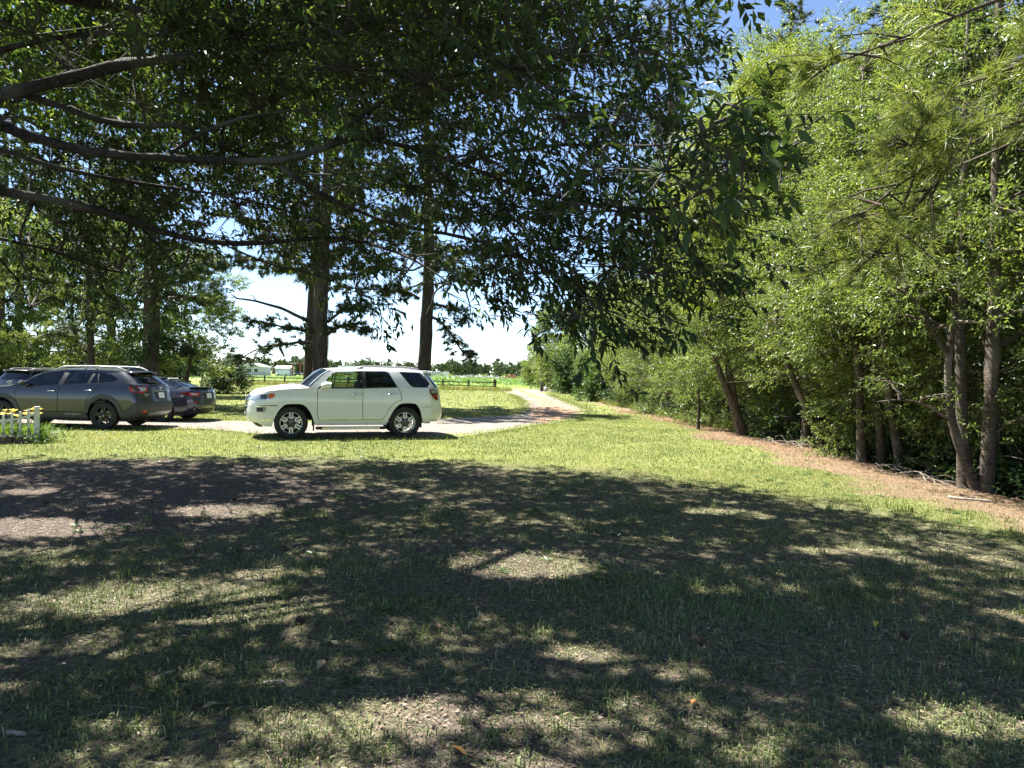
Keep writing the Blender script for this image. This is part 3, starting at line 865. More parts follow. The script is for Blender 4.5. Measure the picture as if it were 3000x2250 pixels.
    Vb, Fb, kb = leaf_geo(P[far], D[far], U[far], L[far] * 1.05, W[far] * 1.1, False)
    o = mesh_obj('leaves', np.vstack([Va, Vb]), np.vstack([Fa, Fb + len(Va)]), LEAF_BAY, t, False,
                 np.r_[np.repeat(vv(near.sum()), ka), np.repeat(vv(far.sum()), kb)])
    o['kind'] = 'stuff'
    # the nearest leaves, one by one
    lms = []
    for j in range(4):
        tv = np.array(LEAF_FINE_V, dtype=float)
        w = (.17, .19, .165, .2)[j]; cu = (.12, .2, .28, .06)[j]; fo = (.3, .42, .2, .35)[j]
        V = np.c_[tv[:, 0], tv[:, 1] * w, np.abs(tv[:, 1]) * w * fo - cu * tv[:, 0] ** 2]
        me = make_mesh('leaf', V, np.array(LEAF_FINE_F), True, np.full(10, (.35, .5, .42, .62)[j])); me.materials.append(LEAF_BAY); lms.append(me)
    host = limb_obj['L8']
    for q, i in enumerate(pick):
        d = Vector(D[i]).normalized(); s = d.cross(Vector(U[i])).normalized(); nn = s.cross(d)
        M = Matrix((d, s, nn)).transposed().to_4x4()
        lf = bpy.data.objects.new('leaf', lms[q % 4]); link(lf, host)
        lf.matrix_local = Matrix.Translation(Vector(P[i])) @ M @ Matrix.Scale(float(L[i]), 4)
    # twigs of the low boughs
    d2 = np.linalg.norm(O - np.array([0, 0, 1.65]), axis=1)
    kk = gap_keep(O, r) & (d2 > 2.5)
    Vt, Ft = twig_geo(O[kk] - B, tip[kk] - B, np.full(kk.sum(), .0034), np.full(kk.sum(), .0014))
    # link every spray back to its bough centre and every bough to a limb
    cnt = np.maximum(2, (34 * (low[:, 3] / .5) ** 2).astype(int)); C = np.repeat(low[:, :3], cnt, axis=0)
    Vu, Fu = twig_geo(C[kk] - B, O[kk] - B, np.full(kk.sum(), .0055), np.full(kk.sum(), .0032))
    tw = MB(); tw.add(Vt, Ft.tolist()); tw.add(Vu, Fu.tolist())
    for (x, y, z, _) in low:
        c = np.array([x, y, z]) - B
        j = np.argmin(np.linalg.norm(LP - c, axis=1) + .6 * np.maximum(0, c[2] - LP[:, 2]))
        Q = curve_pts(LP[j], c, .1, 6, r, .035)
        tw.tube(jig(Q, 1), np.linspace(.015, .0055, len(jig(Q, 1))), 5, False)
    for (x, y, z, _) in ups[::2]:
        c = np.array([x, y, z]) - B
        j = np.argmin(np.linalg.norm(LP - c, axis=1))
        tw.tube(curve_pts(LP[j], c, .1, 5, r, .04), np.linspace(.025, .008, 5), 4, False)
    o = tw.build('twigs', TWIG, t); o['kind'] = 'stuff'
    # the crown above
    P, D, U, L, W, O, tip = fill(ups, 11.2, 7, .34, .15, .068, 6)
    k = gap_keep(P, r); P, D, U, L, W = P[k], D[k], U[k], L[k], W[k]
    big = np.where(P[:, 2] > 6.6, 1.35, .92)
    V, F, kq = leaf_geo(P - B, D, U, L * big, W * big)
    o = mesh_obj('crown', V, F, LEAF_BAY, t, False, np.repeat(vv(len(P)), kq)); o['kind'] = 'stuff'
    return t

# ---- pines
def pine(name, label, base, H, r0, seed, cb=.35, nb=40, blen=4.0, extra=(), tuft=15, nl=.26, nw=.036, mat=NEEDLES, lean=(0, 0), group=None, dens=1.0, dead=(), bfat=1.0, cat='tree', trunk_sides=14, top=True):
    r = np.random.default_rng(seed)
    t = thing(name, label, cat, base, 0, group)
    z = np.linspace(-.3, H, 14)
    zc_ = np.maximum(z, 0) / H
    tr = np.c_[lean[0] * zc_ ** 1.3 + .12 * np.sin(z * .35 + seed), lean[1] * zc_ + .1 * np.cos(z * .3 + seed), z]
    tr[:, :2] -= tr[1, :2]
    rad = np.interp(z, [-.3, .4, H * .3, H * .75, H], [r0 * 1.35, r0, r0 * .82, r0 * .45, .03])
    MB().tube(jig(tr, 1), np.interp(np.linspace(0, 1, len(jig(tr, 1))), np.linspace(0, 1, 14), rad), trunk_sides, True, .04).build('trunk', BARK_PINE, t, True)
    br = MB(); tips = []; tdir = []
    def twigs(Q, n, fac):
        L = len(Q)
        for _ in range(n):
            i = r.integers(int(L * .3), L); q = Q[i]
            d = nrm(Q[min(i + 1, L - 1)] - Q[max(i - 1, 0)]) * .5 + r.normal(size=3) * np.array([.8, .8, .4])
            e = q + nrm(d) * r.uniform(.25, .8) * fac
            br.tube(np.array([q, (q + e) / 2 + (0, 0, .05), e]), [.016 * fac, .011 * fac, .006], 4, False)
            for _k in range(3):
                tips.append(q + (e - q) * r.uniform(.35, 1) + r.normal(size=3) * .05); tdir.append(nrm(e - q) + np.array([0, 0, .25]))
            tips.append(e); tdir.append(nrm(e - q) + np.array([0, 0, .3]))
    for i in range(nb):
        f = (i + r.random()) / nb
        zz = H * (cb + (1 - cb) * f * .98)
        a = i * 2.4 + r.normal() * .4
        l = blen * (1 - .75 * f ** 1.4) * r.uniform(.65, 1.2)
        o0 = np.array([np.interp(zz, z, tr[:, 0]), np.interp(zz, z, tr[:, 1]), zz])
        e = o0 + np.array([math.cos(a) * l, math.sin(a) * l, l * r.uniform(-.12, .35)])
        Q = jig(curve_pts(o0, e, -.06 * l, 6, r, .03), 1)
        br.tube(Q, np.linspace(.055, .014, len(Q)) * (1.1 - .5 * f) * (r0 / .35) ** .5, 5, False)
        twigs(Q, int(l * 8.0 * dens), 1.0)
    for pts in extra:
        Q = jig(np.array(pts) - np.array(base), 2)
        br.tube(Q, np.linspace(.085, .02, len(Q)) * bfat, 7, True)
        twigs(Q, int(34 * dens), 1.1)
    for pts in dead:
        Q = jig(np.array(pts) - np.array(base), 2)
        br.tube(Q, np.linspace(.10, .035, len(Q)), 8, True, .05)
        e = Q[len(Q) * 3 // 4]
        br.tube(np.array([e, e + (-.2, .1, .25), e + (-.45, .05, .28)]), [.03, .02, .008], 5, True)
        br.tube(np.array([Q[-2], Q[-2] + (-.3, 0, .22)]), [.035, .012], 5, True)
    br.build('branches', BARK_PINE, t, True)['kind'] = 'stuff'
    P = np.array(tips); D = np.array(tdir)
    V, F = needle_geo(P, D, tuft, nl, nw, r, .8)
    v = np.clip(np.repeat(.45 + .15 * r.normal(size=len(P)), tuft) + r.normal(size=len(F)) * .12, 0, 1)
    o = mesh_obj('crown', V, F, mat, t, False, v); o['kind'] = 'stuff'
    return t

# ---- broadleaved trees and shrubs
def broadleaf(name, label, base, stems, lumps, seed, leafm, bark=BARK_PALE, L0=.085, W0=.034, per=36, nl=9, group=None, cat='tree', sl=.3, flat=.55, dro=.3, grav=0.0, light=False, up=.45):
    """stems: list of (points, radii); lumps: (x, y, z, r) rows, both relative to the base"""
    r = np.random.default_rng(seed)
    t = thing(name, label, cat, base, 0, group)
    SP = []
    for pts, rad in stems:
        Q = jig(np.array(pts, float), 2)
        rad = list(rad)
        if Q[0][2] < -.15: rad[0] *= 1.9; rad[1] *= 1.1
        MB().tube(Q, np.interp(np.linspace(0, 1, len(Q)), np.linspace(0, 1, len(rad)), rad) * (.74 if Q[0][2] < -.15 else .85), 11, True, .07).build('trunk', bark, t, True)
        SP.append(Q)
    SP = np.concatenate(SP)
    lumps = np.array(lumps, float)
    if light:        # the lawn side stays open to the sun: low boughs do not reach out
        lim = np.maximum(6.45 - KX * lumps[:, 2], 5.3 + .3 * (lumps[:, 2] - 2.5)) + .4 * lumps[:, 3] - base[0]
        lumps[:, 0] = np.maximum(lumps[:, 0], lim + np.abs(r.normal(size=len(lumps))) * .35)
    b = MB()
    for (x, y, z, q) in lumps:
        c = np.array([x, y, z])
        w = np.linalg.norm(SP - c, axis=1) + 1.2 * np.maximum(0, SP[:, 2] - c[2] + .1)
        j = np.argmin(w)
        Q = curve_pts(SP[j], c, .08, 5, r, .05)
        b.tube(Q, np.linspace(.032, .008, 5), 5, False)
        for _ in range(4):
            e = c + r.normal(size=3) * q * np.array([.8, .8, .5])
            b.tube(np.array([Q[3], (Q[3] + e) / 2 + r.normal(size=3) * .05, e]), [.012, .009, .004], 4, False)
    b.build('branches', bark, t, True)['kind'] = 'stuff'
    cnt = np.maximum(3, (per * (lumps[:, 3] / .5) ** 2).astype(int))
    C = np.repeat(lumps, cnt, axis=0)
    g = r.normal(size=(len(C), 3)); g = g / np.maximum(1, np.linalg.norm(g, axis=1, keepdims=True) / 1.9)
    O = C[:, :3] + g * C[:, 3:4] * .5 * np.array([1, 1, flat])
    out = nrm(O - C[:, :3]) * .9 + nrm(C[:, :3] * np.array([1, 1, 0]) + 1e-3) * .5 + r.normal(size=O.shape) * .4 + np.array([0, 0, .15 - grav])
    P, D, U, tip = sprays(O, out, nl, sl * (.7 + .6 * r.random(len(O))), r, dro, up)
    n = len(P)
    V, F, k = leaf_geo(P, D, U, L0 * (.65 + .6 * r.random(n)), W0 * (.75 + .5 * r.random(n)))
    lv = np.repeat(np.repeat(r.normal(size=len(lumps)) * .1, cnt), nl)
    v = np.clip(.46 + lv + r.normal(size=n) * .2 + (r.random(n) < .03) * .4, 0, 1)
    o = mesh_obj('crown', V, F, leafm, t, False, np.repeat(v, k)); o['kind'] = 'stuff'
    return t

def auto_lumps(r, n, z0, z1, Rc, top_r=.5, rad=(.45, .75), off=(0, 0), hollow=.35):
    out = []
    for i in range(n):
        f = (i + r.random()) / n
        z = z0 + (z1 - z0) * f
        prof = math.sin(math.pi * min(1, .18 + .82 * f)) ** .6 if f < .75 else max(top_r * .6, 1 - (f - .75) * 2.2)
        a = i * 2.4 + r.normal() * .5
        d = Rc * prof * (hollow + (1 - hollow) * math.sqrt(r.random()))
        out.append((off[0] * f + d * math.cos(a), off[1] * f + d * math.sin(a), z + r.normal() * .15, r.uniform(*rad)))
    return out

def straight_stem(H, r0, lean=(0, 0), wob=.12, seed=0):
    rr = np.random.default_rng(seed)
    z = np.linspace(-.4, H, 8)
    x = lean[0] * (z / H) + np.r_[0, 0, rr.normal(size=6) * wob]; y = lean[1] * (z / H) + np.r_[0, 0, rr.normal(size=6) * wob]
    return np.c_[x, y, z], np.interp(z, [-.4, .2, H], [r0 * 1.3, r0, .02])
# ------------------------------------------------------------------ placing the trees
def build_pines():
    T2 = (-8.71, 31.0, 0)
    b2 = [(-8.81, 31.0, 3.5), (-9.05, 31.0, 3.53), (-9.99, 30.8, 3.57), (-10.85, 30.6, 3.77), (-11.56, 30.4, 3.88)]
    b3 = [(-8.8, 31.0, 2.97), (-9.04, 31.0, 2.98), (-9.59, 30.9, 3.01), (-10.18, 30.8, 2.88), (-10.65, 30.7, 2.8), (-11.15, 30.6, 2.73), (-11.66, 30.5, 2.51), (-12.01, 30.4, 2.22)]
    b5 = [(-9.08, 31.0, 5.72), (-9.63, 30.8, 6.1), (-10.22, 30.6, 6.41), (-11.01, 30.4, 6.55), (-11.99, 30.2, 6.6)]
    b4 = [(-8.43, 31.0, 3.93), (-7.8, 30.9, 4.41), (-7.34, 30.7, 4.74), (-6.9, 30.5, 4.6)]
    b6 = [(-8.5, 31.0, 3.3), (-7.9, 30.9, 3.7), (-7.3, 30.7, 3.85), (-6.7, 30.4, 3.6)]
    b1 = [(-8.82, 31.0, 3.83), (-9.05, 31.0, 3.88), (-9.8, 30.9, 4.18), (-10.39, 30.8, 4.49), (-10.98, 30.7, 4.63), (-11.57, 30.6, 4.8), (-12.4, 30.5, 4.88)]
    tv = pine('pine_tree', 'tall pine with vine-laced trunk and bare dead limb behind the white car', T2, 19, .36, 41, .30, 44, 5.2, (b2, b3, b5, b4, b6), dead=(b1,), nw=.038)
    rv = np.random.default_rng(12)
    for j in range(7):
        z = np.linspace(0, rv.uniform(5, 9), 26); a = rv.uniform(3.6, 5.6) + .5 * np.sin(z * rv.uniform(.4, 1.0) + j) + rv.normal() * .2
        rr = np.interp(z, [0, .4, 6, 9], [.47, .375, .325, .28]) + .02
        MB().tube(np.c_[np.cos(a) * rr, np.sin(a) * rr, z], .014, 5).build('vine', BARK_PALE, tv)
    pine('pine_tree', 'darker pine trunk with ivy close behind the vine-laced pine', (-10.0, 33.6, 0), 18, .29, 42, .36, 34, 4.2, dens=.7, nw=.05)
    t3 = (-4.45, 34.2, 0)
    pine('pine_tree', 'thick pine trunk rising behind the tail of the white car', t3, 18, .36, 43, .33, 42, 5.0,
         ([(-4.3, 34.2, 4.6), (-3.6, 34, 4.3), (-3.0, 33.8, 3.6), (-2.6, 33.7, 2.9), (-2.2, 33.6, 2.5)], [(-4.2, 34.2, 5.2), (-3.2, 34, 5.0), (-2.3, 33.7, 4.5)], [(-4.7, 34.2, 5.4), (-5.4, 34, 5.8), (-6.2, 33.8, 5.8)]), nw=.038)
    t1 = pine('pine_tree', 'ivy-clad pine trunk behind the two dark cars', (-17.6, 33.2, 0), 19, .41, 44, .30, 42, 4.8,
              ([(-17.8, 33.2, 4.5), (-19, 32.8, 4.6), (-20.4, 32.3, 3.9), (-21.5, 32, 3.2)], [(-17.4, 33.1, 5.0), (-16, 32.7, 5.3), (-14.8, 32.2, 4.8)], [(-17.3, 33.1, 3.2), (-16.3, 32.7, 3.0), (-15.4, 32.4, 2.5)]))
    r = np.random.default_rng(77)
    n = 900
    zz = r.uniform(2.0, 8.0, n); a = r.random(n) * 6.28; rr = (.35 + np.abs(r.normal(size=n)) * .75) * np.interp(zz, [2, 3, 6, 8], [.5, 1.2, 1.25, .7])
    O = np.c_[np.cos(a) * rr, np.sin(a) * rr, zz]
    P, D, U, _ = sprays(O, np.c_[np.cos(a), np.sin(a), r.normal(size=n) * .5], 8, .4, r, .5)
    V, F, k = leaf_geo(P, D, U, .11 + .06 * r.random(len(P)), .07 + .03 * r.random(len(P)))
    o = mesh_obj('ivy', V, F, LEAF_SHRUB, t1, False, np.repeat(np.clip(.4 + r.normal(size=len(P)) * .2, 0, 1), k)); o['kind'] = 'stuff'
    # pines and dark scrub at the left
    pine('pine_tree', 'young pine with long drooping pale green boughs at the left', (-22.8, 37.0, 0), 13, .2, 45, .16, 30, 4.4, nl=.24, nw=.03, mat=NEEDLES_NEAR, dens=1.3)
    far = pine('pine_tree', 'slim tall pine in the stand at the far left', (-36, 50, 0), 21, .27, 46, .38, 26, 3.4, group='slim pines standing at the far left', nw=.045, nl=.28, tuft=12)
    for i, (x, y, s) in enumerate(((-39.5, 53, 1.0), (-33, 56, .92), (-30, 51, .85), (-45, 57, 1.05), (-41, 47, .9), (-50, 52, 1.0), (-35, 43, .8))):
        c = copy_tree(far); c.location = (x, y, 0); c.rotation_euler = (0, 0, i * 1.7); c.scale = (s, s, s)
    fp = sorted([o for o in COL.objects if o.get('group') == 'slim pines standing at the far left'], key=lambda o: o.location.x / o.location.y)
    for i, o in enumerate(fp): tag(o, 'slim tall pine in the far left stand, %s counted from the left' % ('first', 'second', 'third', 'fourth', 'fifth', 'sixth', 'seventh', 'eighth', 'ninth')[i])
    pine('pine_tree', 'tall dark pine rising above the woods at the top centre right', (8.2, 37, 0), 24, .33, 47, .3, 40, 4.6, nw=.03)
    pb = pine('pine_tree', 'pine top showing behind the pale willow', (10.6, 27, 0), 16.5, .24, 48, .45, 26, 3.4, nw=.04, dens=.7)
    c = copy_tree(pb); c.location = (14, 24, 0); c.scale = (1.1, 1.1, 1.1); tag(c, 'pine standing deep behind the right-hand woods')
    near_b = ([(7.5, 7.3, 4.9), (6.4, 7.5, 4.75), (5.7, 7.6, 4.62), (5.0, 7.6, 4.3), (4.4, 7.7, 3.95), (3.9, 7.8, 3.5)], [(5.4, 7.6, 4.5), (4.7, 7.3, 4.35), (4.1, 7.1, 4.1)],
              [(5.0, 7.6, 4.3), (4.6, 8.0, 3.6), (4.3, 8.2, 3.15)], [(7.5, 7.4, 6.4), (6, 8, 6.3), (4.8, 8.4, 5.9), (3.9, 8.6, 5.6)], [(7.5, 7.4, 5.9), (6.3, 8.3, 5.6), (5.2, 9.0, 5.3)])
    pine('pine_tree', 'pine reaching long-needled boughs in from the right edge', (7.9, 7.1, 0), 15, .22, 50, .55, 16, 3.0, near_b, tuft=26, nl=.25, nw=.010, mat=NEEDLES_NEAR, dens=.75, bfat=.4)

def build_woods():
    # named stems at the edge of the ditch
    r = np.random.default_rng(301)
    g = lambda x, y: (x, y, float(gz(x, y)))
    skirt = lambda z0, z1, n, xo=-1.2: [(xo + r.normal() * .55, r.uniform(-1.8, 1.8), r.uniform(z0, z1), r.uniform(.4, .65)) for _ in range(n)]
    L = auto_lumps(r, 44, 2.3, 8.8, 2.7, off=(-1.0, 0)) + skirt(2.2, 5.5, 18, -1.6)
    broadleaf('forked_tree', 'dark tree forking near the ground at the edge of the straw', g(6.9, 20.2),
              [([(0, 0, -.4), (-.05, 0, .1), (-.3, 0, .8), (-.7, 0, 1.7), (-1.2, .1, 3.0), (-1.4, .2, 5)], [.24, .21, .18, .12, .08, .03]),
               ([(-.28, 0, .7), (-.35, 0, 1.3), (-.55, .1, 2.2), (-.4, .3, 4), (-.3, .3, 7)], [.15, .12, .1, .07, .02])], L, 61, LEAF_WOOD, BARK_DARK, per=42, light=True)
    L = [(0, 0, 1.5, .55), (.25, .1, 1.85, .5), (-.25, -.1, 1.8, .5), (.05, .2, 2.3, .45), (-.1, 0, 1.2, .4)]
    broadleaf('small_tree', 'little round-headed tree on one thin stem left of the forked tree', g(6.1, 22.3), [([(0, 0, -.3), (.02, 0, .5), (0, 0, 1.2), (.02, 0, 2.0)], [.07, .055, .045, .02])], L, 62, LEAF_WOOD, BARK_DARK, per=60)
    L = auto_lumps(r, 40, 2.4, 9.0, 2.6, off=(-.6, 0)) + skirt(2.2, 6, 18, -.7)
    broadleaf('leaning_tree', 'slender grey tree leaning left out of the ditch', g(7.6, 16.2),
              [([(0, 0, -.4), (-.12, 0, .1), (-.5, 0, .9), (-1.0, -.1, 1.9), (-1.35, -.1, 2.9), (-1.5, 0, 4.5), (-1.3, 0, 7)], [.11, .1, .095, .09, .075, .05, .02])], L, 63, LEAF_WOOD, per=38, light=True)
    L = auto_lumps(r, 34, 2.8, 9.5, 2.4)
    broadleaf('woodland_tree', 'dark straight stem just behind the leaning grey tree', g(7.5, 17.4), [straight_stem(9.5, .12, (.2, .1), .1, 5)], L, 64, LEAF_WOOD, BARK_DARK, per=28, light=True)
    L = auto_lumps(r, 40, 2.2, 9.6, 2.5, off=(-.5, -.2)) + skirt(2.1, 6, 20, -1.0)
    broadleaf('woodland_tree', 'upright pale-barked stem, left of the three beyond the straw', g(7.15, 13.9), [([(0, 0, -.4), (0, 0, .3), (-.06, 0, 1.2), (-.15, 0, 2.2), (-.2, .05, 4), (-.1, .1, 8)], [.125, .11, .10, .085, .06, .02])], L, 65, LEAF_WOOD, per=38, light=True)
    L = auto_lumps(r, 34, 2.6, 9.0, 2.4)
    broadleaf('woodland_tree', 'upright grey stem, middle of the three beyond the straw', g(7.5, 13.8), [([(0, 0, -.4), (0, 0, .4), (-.1, .02, 1.3), (-.18, .05, 2.4), (-.1, .1, 5), (0, .1, 8.6)], [.13, .11, .095, .08, .05, .02])], L, 66, LEAF_WOOD, light=True)
    L = auto_lumps(r, 34, 2.4, 9.0, 2.5, off=(-.4, 0)) + skirt(2.4, 6, 14, -1.0)
    broadleaf('woodland_tree', 'brown stem slanting left, right of the three beyond the straw', g(7.75, 13.4), [([(0, 0, -.5), (-.05, 0, .3), (-.2, 0, 1.2), (-.38, 0, 2.0), (-.5, .1, 4), (-.4, .1, 8)], [.16, .14, .12, .10, .06, .02])], L, 67, LEAF_WOOD, light=True)
    L = [q for q in auto_lumps(r, 60, 2.3, 10.0, 2.7, off=(-.4, .2))] + [(-1.4, .2, 2.7, .4), (-1.8, -.1, 3.2, .45), (-2.0, .2, 4.0, .5), (-.9, -.5, 1.5, .22), (-1.5, .3, 1.7, .3), (.3, -.4, 1.2, .2)]
    broadleaf('multi_stemmed_tree', 'big pale multi-stemmed tree at the right end of the straw', g(7.3, 10.45),
              [([(0, 0, -.5), (.0, 0, .1), (.02, 0, 1.0), (.06, .02, 2.4), (.08, .05, 4.5), (.05, .1, 9.5)], [.17, .13, .125, .12, .10, .03]),
               ([(-.05, .05, -.2), (-.12, .1, .15), (-.35, .12, .7), (-.52, .14, 1.3), (-.55, .15, 2.1), (-.42, .15, 2.9), (-.55, .2, 3.6), (-.9, .2, 4.4)], [.11, .10, .09, .078, .07, .06, .05, .02]),
               ([(-.54, .14, 2.1), (-.85, .15, 2.6), (-1.1, .1, 3.0), (-1.5, .1, 3.2)], [.05, .042, .03, .012]),
               ([(-.48, .13, 1.1), (-.85, .05, 1.35), (-1.3, 0, 1.45), (-1.7, 0, 1.4)], [.026, .02, .016, .006]),
               ([(-.1, .3, -.3), (-.2, .3, 1.0), (-.25, .35, 2.6), (-.2, .4, 5), (-.2, .4, 8)], [.12, .10, .09, .07, .02])], L, 68, LEAF_WOOD, per=32, light=True)
    # the pale willow-like tree that leans out over the lawn
    r = np.random.default_rng(303)
    wl_ = []
    for i in range(70):
        f = (i + r.random()) / 70
        z = 4.6 + 7.4 * f
        cx = -2.0 + .9 * abs(f - .7); rad = 2.9 * math.sin(math.pi * min(1, .25 + .72 * f)) ** .7
        a = i * 2.4 + r.normal() * .4; d = rad * math.sqrt(r.random())
        wl_.append((cx + d * math.cos(a), d * math.sin(a), z, r.uniform(.6, .9)))
    broadleaf('willow_tree', 'yellow-green feathery tree leaning left above the woods', g(9.7, 21.0),
              [([(0, 0, -.4), (-.2, 0, 2.2), (-.7, -.4, 4.6), (-1.2, -.8, 6.0), (-2.2, -1.2, 7.8), (-2.6, -.9, 9.2), (-2.4, -.4, 11.2)], [.2, .17, .14, .12, .095, .06, .02])],
              wl_, 69, LEAF_WILLOW, BARK_DARK, L0=.17, W0=.034, per=34, nl=11, sl=.45, flat=.9, dro=.55, grav=.25)
    # the rest of the wood
    protos = []
    rr = np.random.default_rng(305)
    lab = ('leafy woodland tree standing in the mass behind the ditch', 'taller leafy woodland tree behind the ditch', 'bushy woodland tree behind the ditch')
    spots = [(9.2, 8.6), (9.6, 11.8), (10.0, 15.2), (9.3, 18.6), (8.9, 22.4), (8.3, 25.6), (8.4, 29.2), (8.0, 33.5), (7.9, 38.5), (7.6, 44), (8.0, 50), (8.5, 57), (9.5, 65), (12.3, 9.8), (12.6, 14.4), (12.4, 19.6), (11.8, 25), (11.5, 31), (11.5, 37), (11.5, 44), (12.5, 53), (15.8, 12), (16, 18), (15.5, 26), (16, 35)]
    for j in range(3):
        H = (9.5, 11.5, 8.5)[j]
        x, y = spots[j]
        Lp = auto_lumps(rr, (52, 58, 50)[j], (1.6, 2.4, 1.2)[j], H, (3.0, 2.8, 3.1)[j])
        protos.append(broadleaf('woodland_tree', lab[j], (x, y, float(gz(x, y))), [straight_stem(H, .13, (rr.normal() * .5, .3), .18, 20 + j), straight_stem(H * .8, .08, (rr.normal() * 1.2, .8), .2, 30 + j)],
                                Lp, 70 + j, LEAF_WOOD, (BARK_PALE, BARK_DARK, BARK_DARK)[j], per=44, group='trees massed in the woods behind the ditch', L0=.1, W0=.042))
    for i, (x, y) in enumerate(spots[3:]):
        c = copy_tree(protos[i % 3]); c.location = (x, y, float(gz(x, y))); c.rotation_euler = (0, 0, i * 2.1)
        s = .85 + .35 * rr.random(); c.scale = (s, s, s * (.95 + .2 * rr.random()))
    ord_ = ('first', 'second', 'third', 'fourth', 'fifth', 'sixth', 'seventh', 'eighth', 'ninth', 'tenth', 'eleventh', 'twelfth', 'thirteenth')
    rows_ = {0: 'front', 1: 'middle', 2: 'hindmost'}
    wt = sorted([o for o in COL.objects if o.get('group') == 'trees massed in the woods behind the ditch'], key=lambda o: o.location.y)
    cnt_ = [0, 0, 0]
    for o in wt:
        k = 0 if o.location.x < 10.5 else (1 if o.location.x < 14 else 2)
        tag(o, 'leafy tree, %s from the right in the %s row of the woods' % (ord_[cnt_[k]], rows_[k])); cnt_[k] += 1
    # bushes where the wood meets the far fence
    b = []
    far_b = [(5.6, 66, 2.4, 'round light green bush on the right of the gate post'), (8.0, 71, 2.9, 'big light green bush right of the drive end'), (6.9, 55, 2.2, 'broad-leaved bush beside the drive halfway to the fence'),
             (6.3, 46, 1.7, 'low leafy bush at the ditch beside the drive'), (5.0, 78, 3.2, 'tall bush behind the gate post'), (3.6, 86, 3.0, 'bush at the end of the crop field')]
    for i, (x, y, h, lb) in enumerate(far_b):
        q = np.random.default_rng(400 + i)
        Lp = auto_lumps(q, 26, .3, h * 1.5, h * .75, rad=(.55, .95), hollow=.2)
        broadleaf('bush', lb, (x, y, float(gz(x, y))), [straight_stem(h, .07, (.2, 0), .1, i), straight_stem(h * .8, .05, (-.4, .2), .1, i + 9)], Lp, 410 + i, (LEAF_SHRUB, LEAF_WOOD, LEAF_SHRUB, LEAF_SHRUB, LEAF_WOOD, LEAF_WOOD)[i], BARK_DARK, L0=.2, W0=.1, per=22, nl=7, group='bushes', cat='bush', flat=.8)
    q = np.random.default_rng(450)
    for i, (x, y, h) in enumerate(((5.5, 92, 11), (9.5, 84, 12.5), (13, 78, 12))):
        lb = ('tall tree at the end of the wood above the gate post', 'tree behind the bushes at the end of the wood', 'hindmost tree of the right-hand wood')[i]
        if i == 0:
            Lp = auto_lumps(q, 44, 1.5, h, 3.0, rad=(.7, 1.2))
            ft = broadleaf('woodland_tree', lb, (x, y, 0), [straight_stem(h, .18, (.3, 0), .2, 40 + i)], Lp, 460 + i, LEAF_WOOD, BARK_DARK, L0=.24, W0=.12, per=20, nl=7)
        else:
            c = copy_tree(ft); c.location = (x, y, 0); c.rotation_euler = (0, 0, 1.9 * i); c.scale = (1.1, 1.1, h / 11); tag(c, lb)
    # low leafy boughs that screen the foot of the wood
    q = np.random.default_rng(480)
    for i in range(9):
        y = 11.5 + i * 2.6 + q.normal() * .4; x = float(edge_x(y)) + 1.0 + .3 * q.random()
        lb = 'small leafy understorey tree on the ditch bank, %s from the right' % ord_[i]
        if i < 3:
            if i == 0: und = []
            Lp = [(q.normal() * .7 - .3, q.normal() * 1.0, q.uniform(.9, 3.5), q.uniform(.4, .6)) for _ in range(20)]
            und.append(broadleaf('understorey_tree', lb, (x, y, float(gz(x, y))), [straight_stem(3.4, .045, (q.normal() * .4, 0), .1, 90 + i)], Lp, 490 + i, LEAF_WOOD, BARK_DARK, L0=.085, W0=.036, per=44, group='understorey trees on the ditch bank'))
        else:
            c = copy_tree(und[i % 3]); c.location = (x, y, float(gz(x, y))); c.rotation_euler = (0, 0, .5 * math.sin(i * 2.0)); c.scale = (1, 1, .9 + .25 * q.random()); tag(c, lb)
    # undergrowth along the ditch
    us = []
    q = np.random.default_rng(500)
    for j in range(3):
        h = (1.1, 1.5, .8)[j]
        Lp = auto_lumps(q, 16, .1, h, .75, rad=(.28, .45), hollow=.1)
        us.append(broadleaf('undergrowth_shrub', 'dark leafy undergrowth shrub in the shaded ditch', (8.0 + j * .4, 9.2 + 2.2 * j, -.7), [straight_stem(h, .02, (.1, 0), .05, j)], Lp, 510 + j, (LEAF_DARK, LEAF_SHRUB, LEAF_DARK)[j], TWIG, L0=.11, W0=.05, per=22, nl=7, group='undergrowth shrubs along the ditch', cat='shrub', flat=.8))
    ys = [8.0, 10.4, 11.9, 12.8, 14.6, 15.4, 16.9, 18.3, 19.3, 21.4, 22.6, 23.8, 25.2, 26.8, 28.6, 30.5, 32.5, 35, 38, 42, 11.0, 13.2, 15.8, 18.0, 20.6, 24.2]
    for i, y in enumerate(ys):
        x = float(edge_x(y)) + (.85 + .5 * q.random() if i < 20 else 2.6 + q.random())
        c = copy_tree(us[i % 3]); c.location = (x, y, float(gz(x, y)) - .05); c.rotation_euler = (0, 0, i * 1.3)
        s = .8 + .5 * q.random() + (.4 if i > 12 else 0); c.scale = (s, s, s)
    sw = sorted([o for o in COL.objects if o.get('group') == 'undergrowth shrubs along the ditch'], key=lambda o: o.location.y)
    fr = [o for o in sw if o.location.x - float(edge_x(o.location.y)) < 2.0]; bk = [o for o in sw if o not in fr]
    for g_, w_ in ((fr, 'on the near bank'), (bk, 'deep in the shade')):
        for i, o in enumerate(g_):
            n_ = ord_[i] if i < 13 else ord_[i - 13]
            tag(o, ('undergrowth shrub %s of the ditch, %s from the right edge' if i < 13 else 'undergrowth shrub %s of the far ditch, %s past the forked tree') % (w_, n_))
